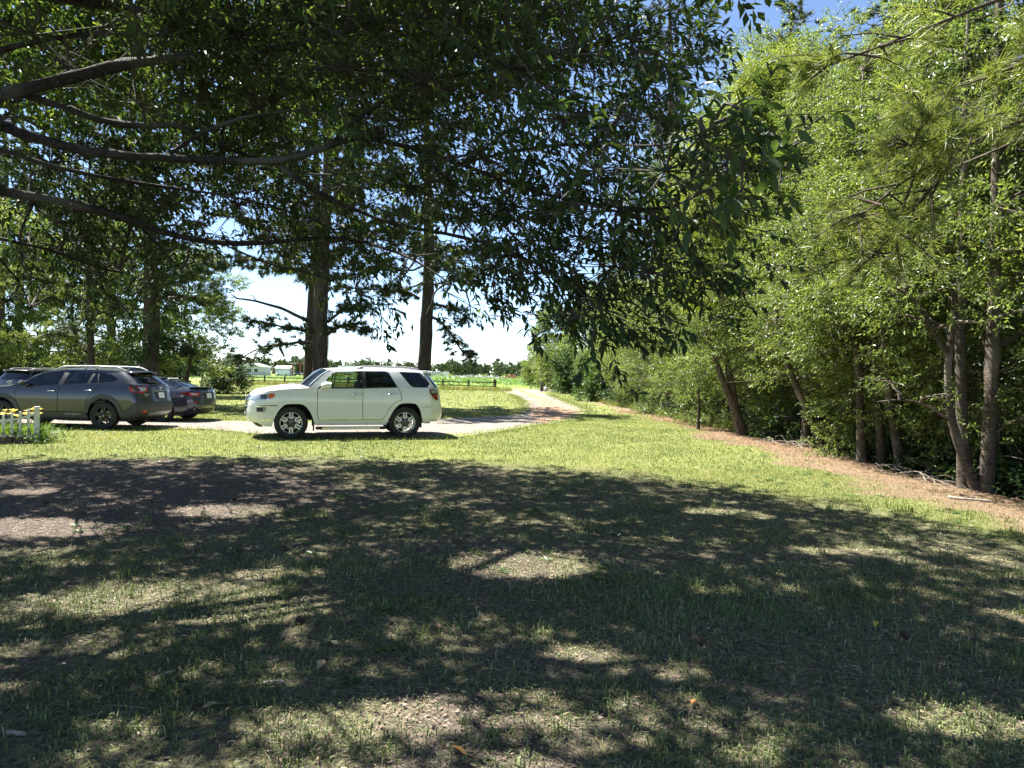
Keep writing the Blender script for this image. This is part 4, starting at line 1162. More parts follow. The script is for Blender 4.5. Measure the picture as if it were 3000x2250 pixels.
    for i, (x, y, h_) in enumerate(((11, 9, 2.2), (11.5, 12, 2.4), (11.2, 15.5, 2.2), (12, 19, 2.6), (11, 22.5, 2.3), (11.5, 27, 2.6), (10.8, 31, 2.5), (14, 10.5, 3), (14.5, 15, 3.2), (14, 21, 3), (14.5, 28, 3.2), (13.5, 36, 3.2), (18, 12, 4), (18.5, 19, 4), (18, 28, 4), (11.5, 42, 3), (20, 38, 4.5))):
        c = copy_tree(us[i % 3]); c.location = (x, y, float(gz(x, y)) - .1); c.rotation_euler = (0, 0, i * 1.1); c.scale = (h_ * .95, h_ * .95, h_ * .8)
        tag(c, 'tall dark thicket deep in the woods, %s from the right edge' % (ord_ + ('fourteenth', 'fifteenth', 'sixteenth', 'seventeenth'))[i], group='thickets deep in the woods')
    # left: dark scrub under the pines, sapling, far bush
    sc = None
    for i, (x, y, h) in enumerate(((-33, 44, 3.6), (-28.5, 45.5, 3.0), (-37.5, 46, 4.4), (-24.5, 47, 2.6), (-42, 45, 5), (-20.5, 49, 2.2))):
        if sc is None:
            Lp = auto_lumps(q, 34, .3, 3.6, 2.2, rad=(.6, 1.0), hollow=.2)
            sc = broadleaf('scrub_bush', 'dark scrub bush under the pines at the far left', (x, y, 0), [straight_stem(3, .06, (.3, 0), .1, 3)], Lp, 520, LEAF_DARK, BARK_DARK, L0=.17, W0=.085, per=26, nl=7, group='dark scrub under the left-hand pines', cat='bush', flat=.8); c = sc
        else:
            c = copy_tree(sc)
        c.location = (x, y, 0); c.scale = (h / 3.6 * 1.1, h / 3.6 * 1.1, h / 3.6); c.rotation_euler = (0, 0, i * 1.9)
        tag(c, 'dark scrub bush under the left-hand pines, %s from the left' % ('third', 'fourth', 'second', 'fifth', 'first', 'sixth')[i])
    for i, (x, y, h_, lb) in enumerate(((-25.5, 41, 10.5, 'leafy tree behind the young drooping pine at the left'), (-30.5, 40, 11, 'leafy tree over the black car at the far left'), (-20.5, 43, 9, 'leafy tree between the drooping pine and the ivy-clad pine'))):
        if i == 0:
            Lq = auto_lumps(q, 46, 2.0, h_, 3.0, rad=(.6, 1.0))
            lt = broadleaf('leafy_tree', lb, (x, y, 0), [straight_stem(h_, .16, (.4, 0), .2, 60 + i)], Lq, 550 + i, LEAF_WOOD, BARK_DARK, L0=.16, W0=.075, per=32, nl=8)
        else:
            c = copy_tree(lt); c.location = (x, y, 0); c.rotation_euler = (0, 0, 2.2 * i); c.scale = (1, 1, h_ / 10.5); tag(c, lb)
    Lp = auto_lumps(q, 30, .5, 4.6, 4.4, rad=(1.0, 1.6), hollow=.1)
    broadleaf('bush', 'large round bush across the road left of the sapling', (-73, 150, 0), [straight_stem(4, .15, (.3, 0), .2, 6)], Lp, 530, LEAF_SHRUB, BARK_DARK, L0=.5, W0=.3, per=9, nl=7, cat='bush', flat=.8)
    r = np.random.default_rng(540)
    sp = [(-.3, 0, 2.0, .3), (.5, .1, 1.3, .45), (-.6, 0, 1.1, .4), (.9, .2, 1.0, .35), (-.2, 0, 3.2, .25), (.3, 0, 3.9, .25), (-.8, .1, 3.4, .25), (.1, 0, 4.8, .3), (-.5, 0, 5.4, .3), (.6, 0, 5.2, .25), (-1.0, 0, 4.5, .3), (.9, 0, 4.3, .25), (-1.2, .2, 5.6, .3)]
    broadleaf('sapling', 'thin sparse sapling alone on the lawn behind the sedan', (-29.5, 64.8, 0), [([(0, 0, -.2), (.05, 0, .8), (.3, 0, 1.8), (.35, 0, 3.2), (.3, 0, 6.2)], [.11, .09, .07, .05, .015])], sp, 541, LEAF_SHRUB, BARK_DARK, L0=.16, W0=.05, per=14, nl=7)

def build_far():
    r = np.random.default_rng(601)
    # far wood: one mass on the skyline
    Vs = []; Fs = []; vals = []; off = 0
    n = 620
    X = np.r_[r.uniform(-430, 70, n)]; Y = 430 + .12 * X + r.uniform(0, 45, n)
    for x, y in zip(X, Y):
        h = r.uniform(6.0, 9.5) * (1.15 if x < -180 else 1)
        tall = r.random() < .12
        if tall: h *= 1.3
        m = 80
        f = r.random(m) ** .8
        rad = (h * .34) * np.sin(np.pi * np.clip(.12 + .85 * f, 0, 1)) ** .7
        if tall: f = .55 + .45 * f; rad *= .9
        a = r.random(m) * 6.28; d = rad * np.sqrt(r.random(m))
        P = np.c_[x + d * np.cos(a), y + d * np.sin(a), h * f]
        V, F, k = leaf_geo(P, r.normal(size=(m, 3)), r.normal(size=(m, 3)), r.uniform(.9, 2.0, m), r.uniform(.7, 1.4, m), False, .5)
        Vs.append(V); Fs.append(F + off); off += len(V)
        vals.append(np.repeat(np.clip(r.uniform(.1, .7) + r.normal(size=m) * .12, 0, 1), k))
        q = np.array([[x - .12, y, 0], [x + .12, y, 0], [x + .08, y, h * .8], [x - .08, y, h * .8]])
        Vs.append(q); Fs.append(np.array([[0, 1, 2], [0, 2, 3]]) + off); off += 4; vals.append(np.zeros(2))
    fm = leaf_mat('far_wood', (.035, .055, .032), (.075, .105, .055), (.15, .18, .085), .25, .8, .1)
    o = mesh_obj('far_woods', np.concatenate(Vs), np.concatenate(Fs), fm, None, False, np.concatenate(vals))
    tag(o, 'low grey-green belt of woodland along the horizon', 'woods', kind='stuff')
    # scrub before the wood
    Vs = []; Fs = []; vals = []; off = 0
    for _ in range(110):
        x = r.uniform(-70, 60); y = r.uniform(225, 300); h = r.uniform(.8, 2.6); m = 60
        a = r.random(m) * 6.28; d = h * .9 * np.sqrt(r.random(m)); zz = h * r.random(m) * np.sqrt(np.clip(1 - (d / h) ** 2, .05, 1))
        V, F, k = leaf_geo(np.c_[x + d * np.cos(a), y + d * np.sin(a), zz], r.normal(size=(m, 3)), r.normal(size=(m, 3)), r.uniform(.4, .9, m), r.uniform(.3, .6, m), False, .5)
        Vs.append(V); Fs.append(F + off); off += len(V); vals.append(np.repeat(np.clip(r.uniform(.3, .95) + r.normal(size=m) * .1, 0, 1), k))
    o = mesh_obj('field_scrub', np.concatenate(Vs), np.concatenate(Fs), LEAF_WOOD, None, False, np.concatenate(vals))
    tag(o, 'yellow-green scrub between the crop field and the far woods', 'scrub', kind='stuff')
    # crop
    Vs = []; Fs = []; vals = []; off = 0
    n = 8500
    y = np.sqrt(r.uniform(88 ** 2, 215 ** 2, n)); x = r.uniform(-.55, .09, n) * y
    lim = np.interp(x, [-130, -60, -25, -6, 10, 40], [186, 131, 102, 88.5, 87, 85])
    k = y > lim; x = x[k]; y = y[k]
    # rows
    y = np.where(y < 140, np.round(y / .9) * .9 + r.normal(size=len(y)) * .08, y)
    hgt = np.where(x > -32, 1.0, .45) * (.8 + .4 * r.random(len(x)))
    P = np.repeat(np.c_[x, y, np.zeros(len(x))], 5, axis=0)
    hh = np.repeat(hgt, 5); P[:, 2] = hh * r.uniform(.15, .75, len(P))
    a = r.random(len(P)) * 6.28
    D = np.c_[np.cos(a), np.sin(a), r.uniform(.3, 1.1, len(P))]
    V, F, k = leaf_geo(P, D, np.tile((0, 0, 1.0), (len(P), 1)) + r.normal(size=P.shape) * .2, hh * .55, hh * .17, False, .3, .3)
    cm = leaf_mat('crop_leaves', (.045, .095, .03), (.10, .185, .055), (.20, .30, .11), .35, .4, .4, (.32, .38, .16))
    o = mesh_obj('crop', V, F, cm, None, False, np.repeat(np.clip(.55 + r.normal(size=len(P)) * .22, 0, 1), k))
    tag(o, 'rows of broad-leaved green crop in the field beyond the road', 'crop', kind='stuff')

def build_fence():
    wood = plain('fence_wood', (.075, .055, .042), .9, var=.5, vscale=4, bmp=.5)
    ends = [(-35.4, 85.9), (-33.2, 84.9)]
    A = np.array([-33.2, 84.9]); Bp = np.array([-1.8, 71.9])
    n = 11
    posts = [np.array(ends[0])] + [A + (Bp - A) * i / n for i in range(n + 1)]
    t = thing('rail_fence', 'dark two-rail post fence across the far side of the lawn', 'fence', (-18, 78.5, 0))
    o0 = np.array([-18, 78.5])
    ang = math.atan2(*(Bp - A)[::-1])
    r = np.random.default_rng(6)
    for i, p in enumerate(posts):
        h = 1.12 if i not in (len(posts) - 1,) else 1.2
        w = .15 if i < len(posts) - 1 else .24
        MB().box((p[0] - o0[0], p[1] - o0[1], h / 2 - .1), (w, w, h + .2), ang + r.normal() * .05, r.normal() * .015, r.normal() * .02, .015).build('post', wood, t)
    for p, q in zip(posts[:-1], posts[1:]):
        d = q - p; L = np.linalg.norm(d); c = (p + q) / 2 - o0
        for z in (.48, .88):
            MB().box((c[0], c[1], z + r.normal() * .015), (L - .05, .06, .11), math.atan2(d[1], d[0]), r.normal() * .006, 0, .012).build('rail', wood, t)
    g = thing('gate_post', 'single stout dark post on the right side of the drive end', 'post', (3.15, 72.5, 0))
    MB().box((0, 0, .42), (.26, .24, 1.04), .2, .03, 0, .03).build('post', wood, g)
    s = thing('feed_sack', 'pale grey sack slumped against the single gate post', 'sack', (3.55, 72.3, 0))
    mb = MB()
    pr = [(.02, -.02), (.2, 0), (.24, .12), (.21, .34), (.13, .48), (.05, .52), (.0, .53)]
    mb.lathe(pr, 'z', 12)
    mb.build('sack', plain('sack', (.5, .5, .48), .9, var=.2), s, True)

def build_bed():
    """low scalloped picket fence, block edging and day lilies at the left"""
    wht = plain('weathered_white_paint', (.58, .57, .53), .75, var=.25, vscale=14, bmp=.3)
    t = thing('picket_fence', 'short weathered white picket fence dipping down to the left', 'fence', (-10.33, 14.85, 0))
    p0 = np.array([0, 0.0]); d = np.array([-.86, -.42]); d = d / np.linalg.norm(d); ang = math.atan2(d[1], d[0])
    mb = MB().box((0, 0, .38), (.095, .095, .80), ang, 0, 0, .008)
    mb.box((0, 0, .785), (.10, .10, .02), ang, 0, 0, .006)
    mb.build('post', wht, t)
    top = lambda s: .50 + .24 * np.exp(-s / .42) - .03
    for i in range(9):
        s = .15 + .148 * i
        h = float(top(s)) + .06
        q = d * s
        MB().box((q[0], q[1], h / 2 + .07), (.05, .02, h - .06), ang, 0, 0, .004).build('picket', wht, t)
    S = np.linspace(.04, 1.42, 14)
    for dz, nm in ((-.05, 'rail'), (-.40, 'rail')):
        mb = MB()
        for a, b in zip(S[:-1], S[1:]):
            za = float(top(a)) + dz if dz > -.2 else .17; zb = float(top(b)) + dz if dz > -.2 else .17
            m_ = (a + b) / 2
            q = d * m_ + np.array([-d[1], d[0]]) * -.022
            mb.box((q[0], q[1], (za + zb) / 2), ((b - a) + .012, .018, .05), ang, -math.atan2(zb - za, b - a), 0)
        mb.build(nm, wht, t)
    blk = plain('dark_edging_block', (.07, .06, .05), .95, var=.4, vscale=8, bmp=.6)
    for i in range(3):
        q = np.array([-10.42, 14.62]) + d * (.30 * i + .05)
        o = MB().box((0, 0, .08), (.28, .16, .2), 0, 0, 0, .015).build('edging_block', blk)
        o.location = (q[0], q[1], 0); o.rotation_euler = (0, 0, ang + .03 * i)
        tag(o, ('dark edging block at the foot of the fence post', 'dark edging block next left of the fence post', 'leftmost dark edging block under the pickets')[i], 'edging block', 'edging blocks of the flower bed')
    # day lilies
    r = np.random.default_rng(900)
    lily_l = leaf_mat('lily_leaves', (.06, .11, .02), (.13, .21, .04), (.25, .33, .08), .4, .5, .3)
    petal = leaf_mat('lily_petals', (.72, .46, .04), (.78, .62, .12), (.82, .72, .3), .35, .6, .2)
    pos = [(-10.55, 15.05), (-10.75, 14.95), (-10.95, 14.85), (-11.1, 15.1), (-10.85, 15.3), (-11.35, 15.0), (-11.25, 14.7), (-10.6, 15.35), (-11.5, 15.3)]
    lab = ['day lily clump right behind the fence post', 'yellow day lily second from the fence post', 'yellow day lily third from the fence post', 'day lily in the middle of the bed', 'day lily at the back of the bed by the grey wagon',
           'day lily near the left edge of the picture', 'low day lily close behind the pickets', 'day lily on the grass side of the bed', 'hindmost day lily at the left edge']
    for i, (x, y) in enumerate(pos):
        p = thing('day_lily', lab[i], 'flower', (x, y, 0), group='yellow day lilies in the bed')
        n = 85
        a = r.random(n) * 6.28; rr = np.abs(r.normal(size=n)) * .09
        P = np.c_[np.cos(a) * rr, np.sin(a) * rr, np.full(n, .0)]
        D = np.c_[np.cos(a) * .55, np.sin(a) * .55, np.full(n, 1.0)] + r.normal(size=(n, 3)) * .25
        V, F, k = leaf_geo(P, D, np.c_[np.cos(a + 1.57), np.sin(a + 1.57), np.zeros(n)] * 0 + np.c_[-np.cos(a), -np.sin(a), np.full(n, .2)], r.uniform(.3, .58, n), r.uniform(.018, .03, n), True, .3, .25)
        mesh_obj('leaves', V, F, lily_l, p, False, np.repeat(np.clip(.5 + r.normal(size=n) * .2, 0, 1), k))['kind'] = 'stuff'
        for j in range(r.integers(2, 5)):
            a = r.random() * 6.28; c = np.array([math.cos(a) * .14, math.sin(a) * .14, r.uniform(.55, .72)])
            st = MB().tube(np.array([(0, 0, 0), c * (.5, .5, .6), c]), .005, 4).build('stem', lily_l, p)
            b = np.arange(6) / 6 * 6.28 + r.random()
            D = np.c_[np.cos(b), np.sin(b), np.full(6, .7)] + np.array([0, -.3, 0])
            V, F, k = leaf_geo(np.tile(c, (6, 1)), D, np.tile((0, 0, 1.0), (6, 1)), np.full(6, .075), np.full(6, .036), True, .3, .3)
            mesh_obj('blossom', V, F, petal, st, False, np.repeat(r.random(6), k))
    # weeds hugging the post
    n = 500
    x = -10.2 + r.normal(size=n) * .25; y = 14.9 + r.normal(size=n) * .3
    P = np.c_[x, y, r.uniform(0, .3, n)]
    V, F, k = leaf_geo(P, r.normal(size=(n, 3)) + (0, 0, .4), np.tile((0, 0, 1.0), (n, 1)) + r.normal(size=(n, 3)) * .3, r.uniform(.04, .08, n), r.uniform(.03, .05, n))
    o = mesh_obj('bed_weeds', V, F, LEAF_SHRUB, None, False, np.repeat(np.clip(.6 + r.normal(size=n) * .2, 0, 1), k))
    tag(o, 'leafy weeds sprawling round the foot of the fence post', 'weeds', kind='stuff')
# ------------------------------------------------------------------ vehicles
# car space: x runs from the front axle (0) to the rear, y across (near side negative), z up
def glass_mat(name, tint, refl=1.0):
    m, nt, out = new_mat(name)
    tr = N(nt, 'ShaderNodeBsdfTransparent'); tr.inputs['Color'].default_value = (*tint, 1)
    gl = N(nt, 'ShaderNodeBsdfGlossy'); gl.inputs['Roughness'].default_value = .015
    gl.inputs['Color'].default_value = (refl, refl, refl, 1)
    fr = N(nt, 'ShaderNodeFresnel'); fr.inputs['IOR'].default_value = 1.55
    mx = N(nt, 'ShaderNodeMixShader')
    nt.links.new(fr.outputs[0], mx.inputs[0]); nt.links.new(tr.outputs[0], mx.inputs[1]); nt.links.new(gl.outputs[0], mx.inputs[2])
    nt.links.new(mx.outputs[0], out.inputs['Surface'])
    return m

def paint(name, col, metal=0.0, rough=.35):
    m, nt, out = new_mat(name)
    p = N(nt, 'ShaderNodeBsdfPrincipled')
    n = noise(nt, 3.0, 5, .6, mapping(nt)); n2 = noise(nt, 700, 2, .5, mapping(nt))
    c = ramp(nt, n, [(.3, tuple(q * .93 for q in col)), (.7, col)])
    if metal: c = mix_c(nt, math_n(nt, 'MULTIPLY', n2, .35), c, tuple(min(1, q * 1.8 + .02) for q in col))
    nt.links.new(c, p.inputs['Base Color'])
    p.inputs['Metallic'].default_value = metal; p.inputs['Roughness'].default_value = rough
    p.inputs['Coat Weight'].default_value = 1.0; p.inputs['Coat Roughness'].default_value = .03
    nt.links.new(p.outputs[0], out.inputs['Surface'])
    return m

CM = dict(
    white=paint('white_paint', (.74, .74, .73), 0, .4), grey=paint('grey_metallic_paint', (.022, .023, .028), .35, .3),
    navy=paint('dark_blue_paint', (.018, .025, .045), .3, .3), black=paint('black_paint', (.012, .012, .014), .0, .3),
    trim=plain('black_trim', (.022, .022, .024), .55, var=.2, vscale=30), cladding=plain('grey_cladding', (.045, .047, .052), .6, var=.15, vscale=30),
    rubber=plain('tyre_rubber', (.022, .021, .02), .85, var=.3, vscale=20), chrome=plain('chrome', (.75, .76, .78), .12, 1.0), silver=plain('machined_alloy', (.55, .55, .53), .3, .85),
    blackrim=plain('black_alloy', (.02, .02, .022), .25, .3, .6), under=plain('underbody', (.012, .012, .012), .9),
    glass=glass_mat('clear_car_glass', (.50, .56, .53)), privacy=glass_mat('privacy_glass', (.055, .06, .06)), tinted=glass_mat('tinted_glass', (.14, .16, .18)),
    lamp=plain('lamp_lens', (.50, .52, .54), .08, .55, .8), lampdark=plain('lamp_dark', (.10, .10, .11), .1, .6, .8), amber=plain('amber_lens', (.62, .12, .03), .12, 0, .8), red=plain('red_lens', (.36, .012, .016), .1, 0, .9), reddark=plain('smoked_red_lens', (.09, .006, .008), .1, 0, .9),
    seat=plain('seat_leather', (.30, .28, .25), .6, var=.1), dash=plain('dash', (.06, .06, .06), .7), plate=plain('plate', (.72, .74, .76), .4, var=.12, vscale=40), disc=plain('brake_disc', (.25, .24, .23), .4, .8), ink=plain('plate_ink', (.08, .12, .2), .5), lightgrey=plain('silver_plastic', (.34, .34, .35), .45, .4))

def table(tab, sm=3):
    xs, ys = np.array(tab, float).T
    g = np.linspace(xs[0], xs[-1], 160)
    v = np.interp(g, xs, ys)
    k = np.ones(2 * sm + 1) / (2 * sm + 1)
    vp = np.r_[[v[0] - (v[i] - v[0]) for i in range(sm, 0, -1)], v, [v[-1] + (v[-1] - v[-1 - i]) for i in range(1, sm + 1)]]
    v = np.convolve(vp, k, 'valid')
    return lambda q: np.interp(q, g, v)

class Shell:
    def __init__(s, ysec, xn, xr, an=.6, pn=2.6, ar=.55, pr=3.2):
        s.ys, s.xn, s.xr = table(ysec), table(xn), table(xr); s.an, s.pn, s.ar, s.pr = an, pn, ar, pr
    def Y(s, x, z):
        x = np.asarray(x, float); z = np.asarray(z, float)
        a = np.clip((x - s.xn(z)) / s.an, 0.001, 1); b = np.clip((s.xr(z) - x) / s.ar, 0.001, 1)
        return s.ys(z) * (1 - (1 - a) ** s.pn) ** (1 / s.pn) * (1 - (1 - b) ** s.pr) ** (1 / s.pr)
    def Xf(s, y, z):
        q = np.clip(np.abs(y) / s.ys(z), 0, .999)
        return s.xn(z) + s.an * (1 - (1 - q ** s.pn) ** (1 / s.pn))
    def Xr(s, y, z):
        q = np.clip(np.abs(y) / s.ys(z), 0, .999)
        return s.xr(z) - s.ar * (1 - (1 - q ** s.pr) ** (1 / s.pr))

def tri_poly(poly, h):
    P = np.asarray(poly, float)
    B = []
    for a, b in zip(P, np.roll(P, -1, axis=0)):
        n = max(1, int(np.linalg.norm(b - a) / h))
        for k in range(n): B.append(a + (b - a) * k / n)
    B = np.array(B); nb = len(B)
    lo, hi = P.min(0), P.max(0)
    gx, gy = np.meshgrid(np.arange(lo[0] + h / 2, hi[0], h), np.arange(lo[1] + h / 2, hi[1], h))
    I = np.c_[gx.ravel(), gy.ravel()]
    if len(I):
        I = I[in_poly(I[:, 0], I[:, 1], B)]
        if len(I):
            d = np.min(np.linalg.norm(I[:, None] - B[None], axis=2), axis=1); I = I[d > h * .45]
    A = np.vstack([B, I]) if len(I) else B
    vs, es, fs, *_ = mgeo.delaunay_2d_cdt([Vector(q) for q in A], [(i, (i + 1) % nb) for i in range(nb)], [], 1, 1e-6)
    V = np.array([tuple(v) for v in vs])
    F = [list(f) for f in fs]
    C = np.array([V[f].mean(0) for f in F])
    ok = in_poly(C[:, 0], C[:, 1], B)
    F = [f for f, k in zip(F, ok) if k]
    return V, F

def boundary(F):
    c = {}
    for f in F:
        for a, b in zip(f, f[1:] + f[:1]):
            c[(a, b)] = 1
    return [(a, b) for (a, b) in c if (b, a) not in c]

class Car:
    def __init__(s, name, label, cat, loc, rz, shell, scale=None):
        s.t = thing(name, label, cat, loc, rz, None, scale); s.sh = shell
    def _fin(s, V3, F, V3in, name, mat, parent, ref, comp):
        F = [list(f) for f in F]
        n = np.zeros(3)
        for f in F: n += np.cross(V3[f[1]] - V3[f[0]], V3[f[2]] - V3[f[0]])
        if np.dot(n, ref) < 0: F = [f[::-1] for f in F]
        mb = MB(); Vall = V3; FF = list(F)
        if V3in is not None:
            bd = boundary(F); m = len(V3)
            Vall = np.vstack([V3, V3in])
            dup = {}
            ex = []
            for a, b in bd:       # rim with its own vertices so that the shading keeps a crisp edge
                for q in (a, b):
                    if q not in dup:
                        dup[q] = len(Vall) + len(ex); ex.append(V3[q])
                FF.append([dup[b], dup[a], m + a, m + b])
            Vall = np.vstack([Vall, np.array(ex)])
        mb.add(Vall, FF)
        return mb.build(name, mat, parent if parent is not None else s.t, True)
    def side(s, poly, name, mat, parent=None, off=0.0, sd=-1, h=.07, fl=.025):
        V, F = tri_poly(poly, h)
        y = s.sh.Y(V[:, 0], V[:, 1]) + off
        V3 = np.c_[V[:, 0], sd * y, V[:, 1]]
        Vi = np.c_[V[:, 0], sd * (y - fl), V[:, 1]] if fl else None
        return s._fin(V3, F, Vi, name, mat, parent, (0, sd, 0), 1)
    def both(s, poly, name, mat, **k):
        return [s.side(poly, name, mat, sd=q, **k) for q in (-1, 1)]
    def end(s, poly, name, mat, front=True, parent=None, off=0.0, h=.07, fl=.02):
        V, F = tri_poly(poly, h)
        x = s.sh.Xf(V[:, 0], V[:, 1]) - off if front else s.sh.Xr(V[:, 0], V[:, 1]) + off
        q = 1 if front else -1
        V3 = np.c_[x, V[:, 0], V[:, 1]]
        Vi = np.c_[x + q * fl, V[:, 0], V[:, 1]] if fl else None
        return s._fin(V3, F, Vi, name, mat, parent, (-q, 0, 0), 0)
    def fascia(s, edge, name, mat, front=True, parent=None, off=0.0, ns=22, w=1.0):
        """edge: (x, z) line where the side panels stop; the skin is carried round to the other side"""
        E = resample(np.asarray(edge, float), 14)
        rows = []
        t = np.linspace(-1, 1, ns + 1)
        for (x, z) in E:
            y = t * float(s.sh.Y(x, z)) * w
            xx = s.sh.Xf(y, z) - off if front else s.sh.Xr(y, z) + off
            rows.append(np.c_[xx, y, np.full(len(t), z)])
        V = np.concatenate(rows); m = ns + 1
        F = [[i * m + k, i * m + k + 1, (i + 1) * m + k + 1, (i + 1) * m + k] for i in range(len(E) - 1) for k in range(ns)]
        return s._fin(V, F, None, name, mat, parent, (-1 if front else 1, 0, 0), 0)
    def span(s, rows, name, mat, parent=None, off=0.0, ns=18, p=2.2, dens=4, up=(0, 0, 1), w=1.0):
        """rows: (x, z, forward bulge, crown) along the side edge; the surface spans the car's width"""
        Rw = np.asarray(rows, float)
        d = np.r_[0, np.cumsum(np.hypot(np.diff(Rw[:, 0]), np.diff(Rw[:, 1])))]
        g = np.linspace(0, d[-1], (len(Rw) - 1) * dens + 1)
        Q = np.stack([np.interp(g, d, Rw[:, k]) for k in range(4)], 1)
        if len(Rw) > 2:
            Qs = Q.copy(); Qs[1:-1] = (Q[:-2] + 2 * Q[1:-1] + Q[2:]) / 4; Q = Qs
        t = np.linspace(-1, 1, ns + 1); sh = 1 - np.abs(t * w) ** p
        V = np.concatenate([np.c_[x - b * sh, t * w * float(s.sh.Y(x, z)), z + c * sh + off + 0 * t] for x, z, b, c in Q])
        m = ns + 1
        F = [[i * m + k, i * m + k + 1, (i + 1) * m + k + 1, (i + 1) * m + k] for i in range(len(Q) - 1) for k in range(ns)]
        return s._fin(V, F, None, name, mat, parent, up, 2)
    def hull(s, x0, x1, arches, ztop, zb=.24, inset=.05, za=.62):
        mb = MB()
        cuts = sorted([x0] + [q for a in arches for q in (a[0] - a[1], a[0] + a[1])] + [x1])
        for i, (a, b) in enumerate(zip(cuts[:-1], cuts[1:])):
            w = float(s.sh.Y((a + b) / 2, .6)) - inset
            if i % 2 == 1:     # over a wheel
                mb.box(((a + b) / 2, 0, (zb + .1 + ztop) / 2), (b - a + .002, 2 * (w - .30), ztop - zb - .1))
                mb.box(((a + b) / 2, 0, (arches[i // 2][2] + ztop) / 2), (b - a - .002, 2 * w - .01, ztop - arches[i // 2][2]))
            else:
                wa = min(float(s.sh.Y(a + .06, .6)), float(s.sh.Y(b - .06, .6)), w + inset) - inset
                mb.box(((a + b) / 2, 0, (zb + ztop) / 2), (b - a, 2 * wa, ztop - zb))
        return mb.build('chassis_filler', CM['under'], s.t)  # dark underbody boxes, added to block light through the panel gaps
    def wheel(s, x, sd, R_, wd, rimR, track, style, zc=None):
        e = bpy.data.objects.new('wheel', None); e.empty_display_size = .1; link(e, s.t)
        e.location = (x, sd * track, zc or R_)
        q = sd
        hw = wd / 2
        prof = [(rimR + .005, -hw * .8), (rimR + .03, -hw), (R_ - .05, -hw * 1.02), (R_ - .012, -hw * .86), (R_, -hw * .6), (R_, hw * .6), (R_ - .012, hw * .86), (R_ - .05, hw * 1.02), (rimR + .03, hw), (rimR + .005, hw * .8)]
        ty = MB().lathe(prof, 'y', 48, closed=True)
        for k in range(48):      # tread blocks
            a = k / 48 * 2 * math.pi
            for yy in (-.6, -.2, .2, .6):
                ty.box((math.cos(a) * (R_ + .001), yy * hw, math.sin(a) * (R_ + .001)), (.008, hw * .32, R_ * .085), 0, -a)
        ty.build('tyre', CM['rubber'], e, False)
        face = q * hw * .78
        rim = MB().lathe([(rimR + .006, q * hw * .82), (rimR + .004, q * hw * .9), (rimR - .008, q * hw * .88), (rimR - .014, q * hw * .6), (rimR - .02, -q * hw * .8)], 'y', 40)
        spoke = MB(); hub = MB()
        def bar(mb, r0, r1, w0, w1, a, dt, y, th):
            d = np.array([math.cos(a), 0, math.sin(a)]); n_ = np.array([-math.sin(a), 0, math.cos(a)]); yv = np.array([0, 1.0, 0]) * q
            V = []
            for (r_, w_, yo) in ((r0, w0, .0), (r1, w1, .0)):
                for sx in (-1, 1):
                    for (dy, ww) in ((0, .8), (-th, 1.0)):
                        V.append(d * r_ + n_ * (dt + sx * w_ * ww / 2) + yv * (abs(y) + yo + dy))
            F = [(0, 2, 6, 4), (1, 5, 7, 3), (0, 4, 5, 1), (2, 3, 7, 6), (0, 1, 3, 2), (4, 6, 7, 5)]
            mb.add(np.array(V), F if q > 0 else [f[::-1] for f in F])
        if style == 'suv':
            for k in range(6):
                a = k * math.pi / 3 + math.pi / 2
                for dt in (-.031, .031): bar(spoke, .115, rimR - .004, .034, .036, a, dt, face, .03)
                bar(spoke, .105, .135, .088, .094, a, 0, face, .03)
                for k2 in (-1, 1): bar(hub, .06, .12, .09, .09, a + k2 * math.pi / 6, 0, face - q * .012, .03)
            spoke.build('spoke', CM['silver'], e)['kind'] = 'stuff'
            rim_m = CM['silver']
            hub.lathe([(.0, face + q * .004), (.045, face + q * .002), (.05, face - q * .01), (.10, face - q * .014), (.105, face - q * .05)], 'y', 24)
            for k in range(6):
                a = k * math.pi / 3 + .52
                hub.lathe([(.0, face - q * .002), (.009, face - q * .004), (.009, face - q * .02)], 'y', 8, (math.cos(a) * .078, 0, math.sin(a) * .078))
            hub.build('hub', CM['blackrim'], e)
        else:
            n5 = 5 if style == 'wagon' else 9
            for k in range(n5):
                a = k * 2 * math.pi / n5 + math.pi / 2
                if style == 'wagon':
                    for da in (-.16, .16): bar(spoke, .05, rimR - .004, .045, .036, a + da, 0, face, .035)
                    bar(spoke, .05, .12, .07, .10, a, 0, face, .03)
                else:
                    for da in (-.09, .09): bar(spoke, .05, rimR - .004, .022, .02, a + da, 0, face, .03)
            spoke.build('spoke', CM['blackrim'], e)['kind'] = 'stuff'
            rim_m = CM['blackrim']
            hub.lathe([(.0, face + q * .006), (.035, face + q * .004), (.05, face - q * .01), (.06, face - q * .05)], 'y', 24)
            hub.build('hub', CM['blackrim'], e)
            MB().lathe([(.0, face + q * .012), (.02, face + q * .011), (.026, face + q * .004)], 'y', 16).build('cap', CM['lightgrey'], e)
        rim.build('rim', rim_m, e, True)
        MB().lathe([(.0, q * .02), (rimR * .68, q * .02), (rimR * .7, q * .0), (rimR * .68, -q * .01)], 'y', 28).build('brake_disc', CM['disc'], e)
        return e

def arc_pts(cx, cz, rx, rz, a0, a1, n=12):
    a = np.radians(np.linspace(a0, a1, n))
    return [(cx + rx * math.cos(q), cz + rz * math.sin(q)) for q in a]

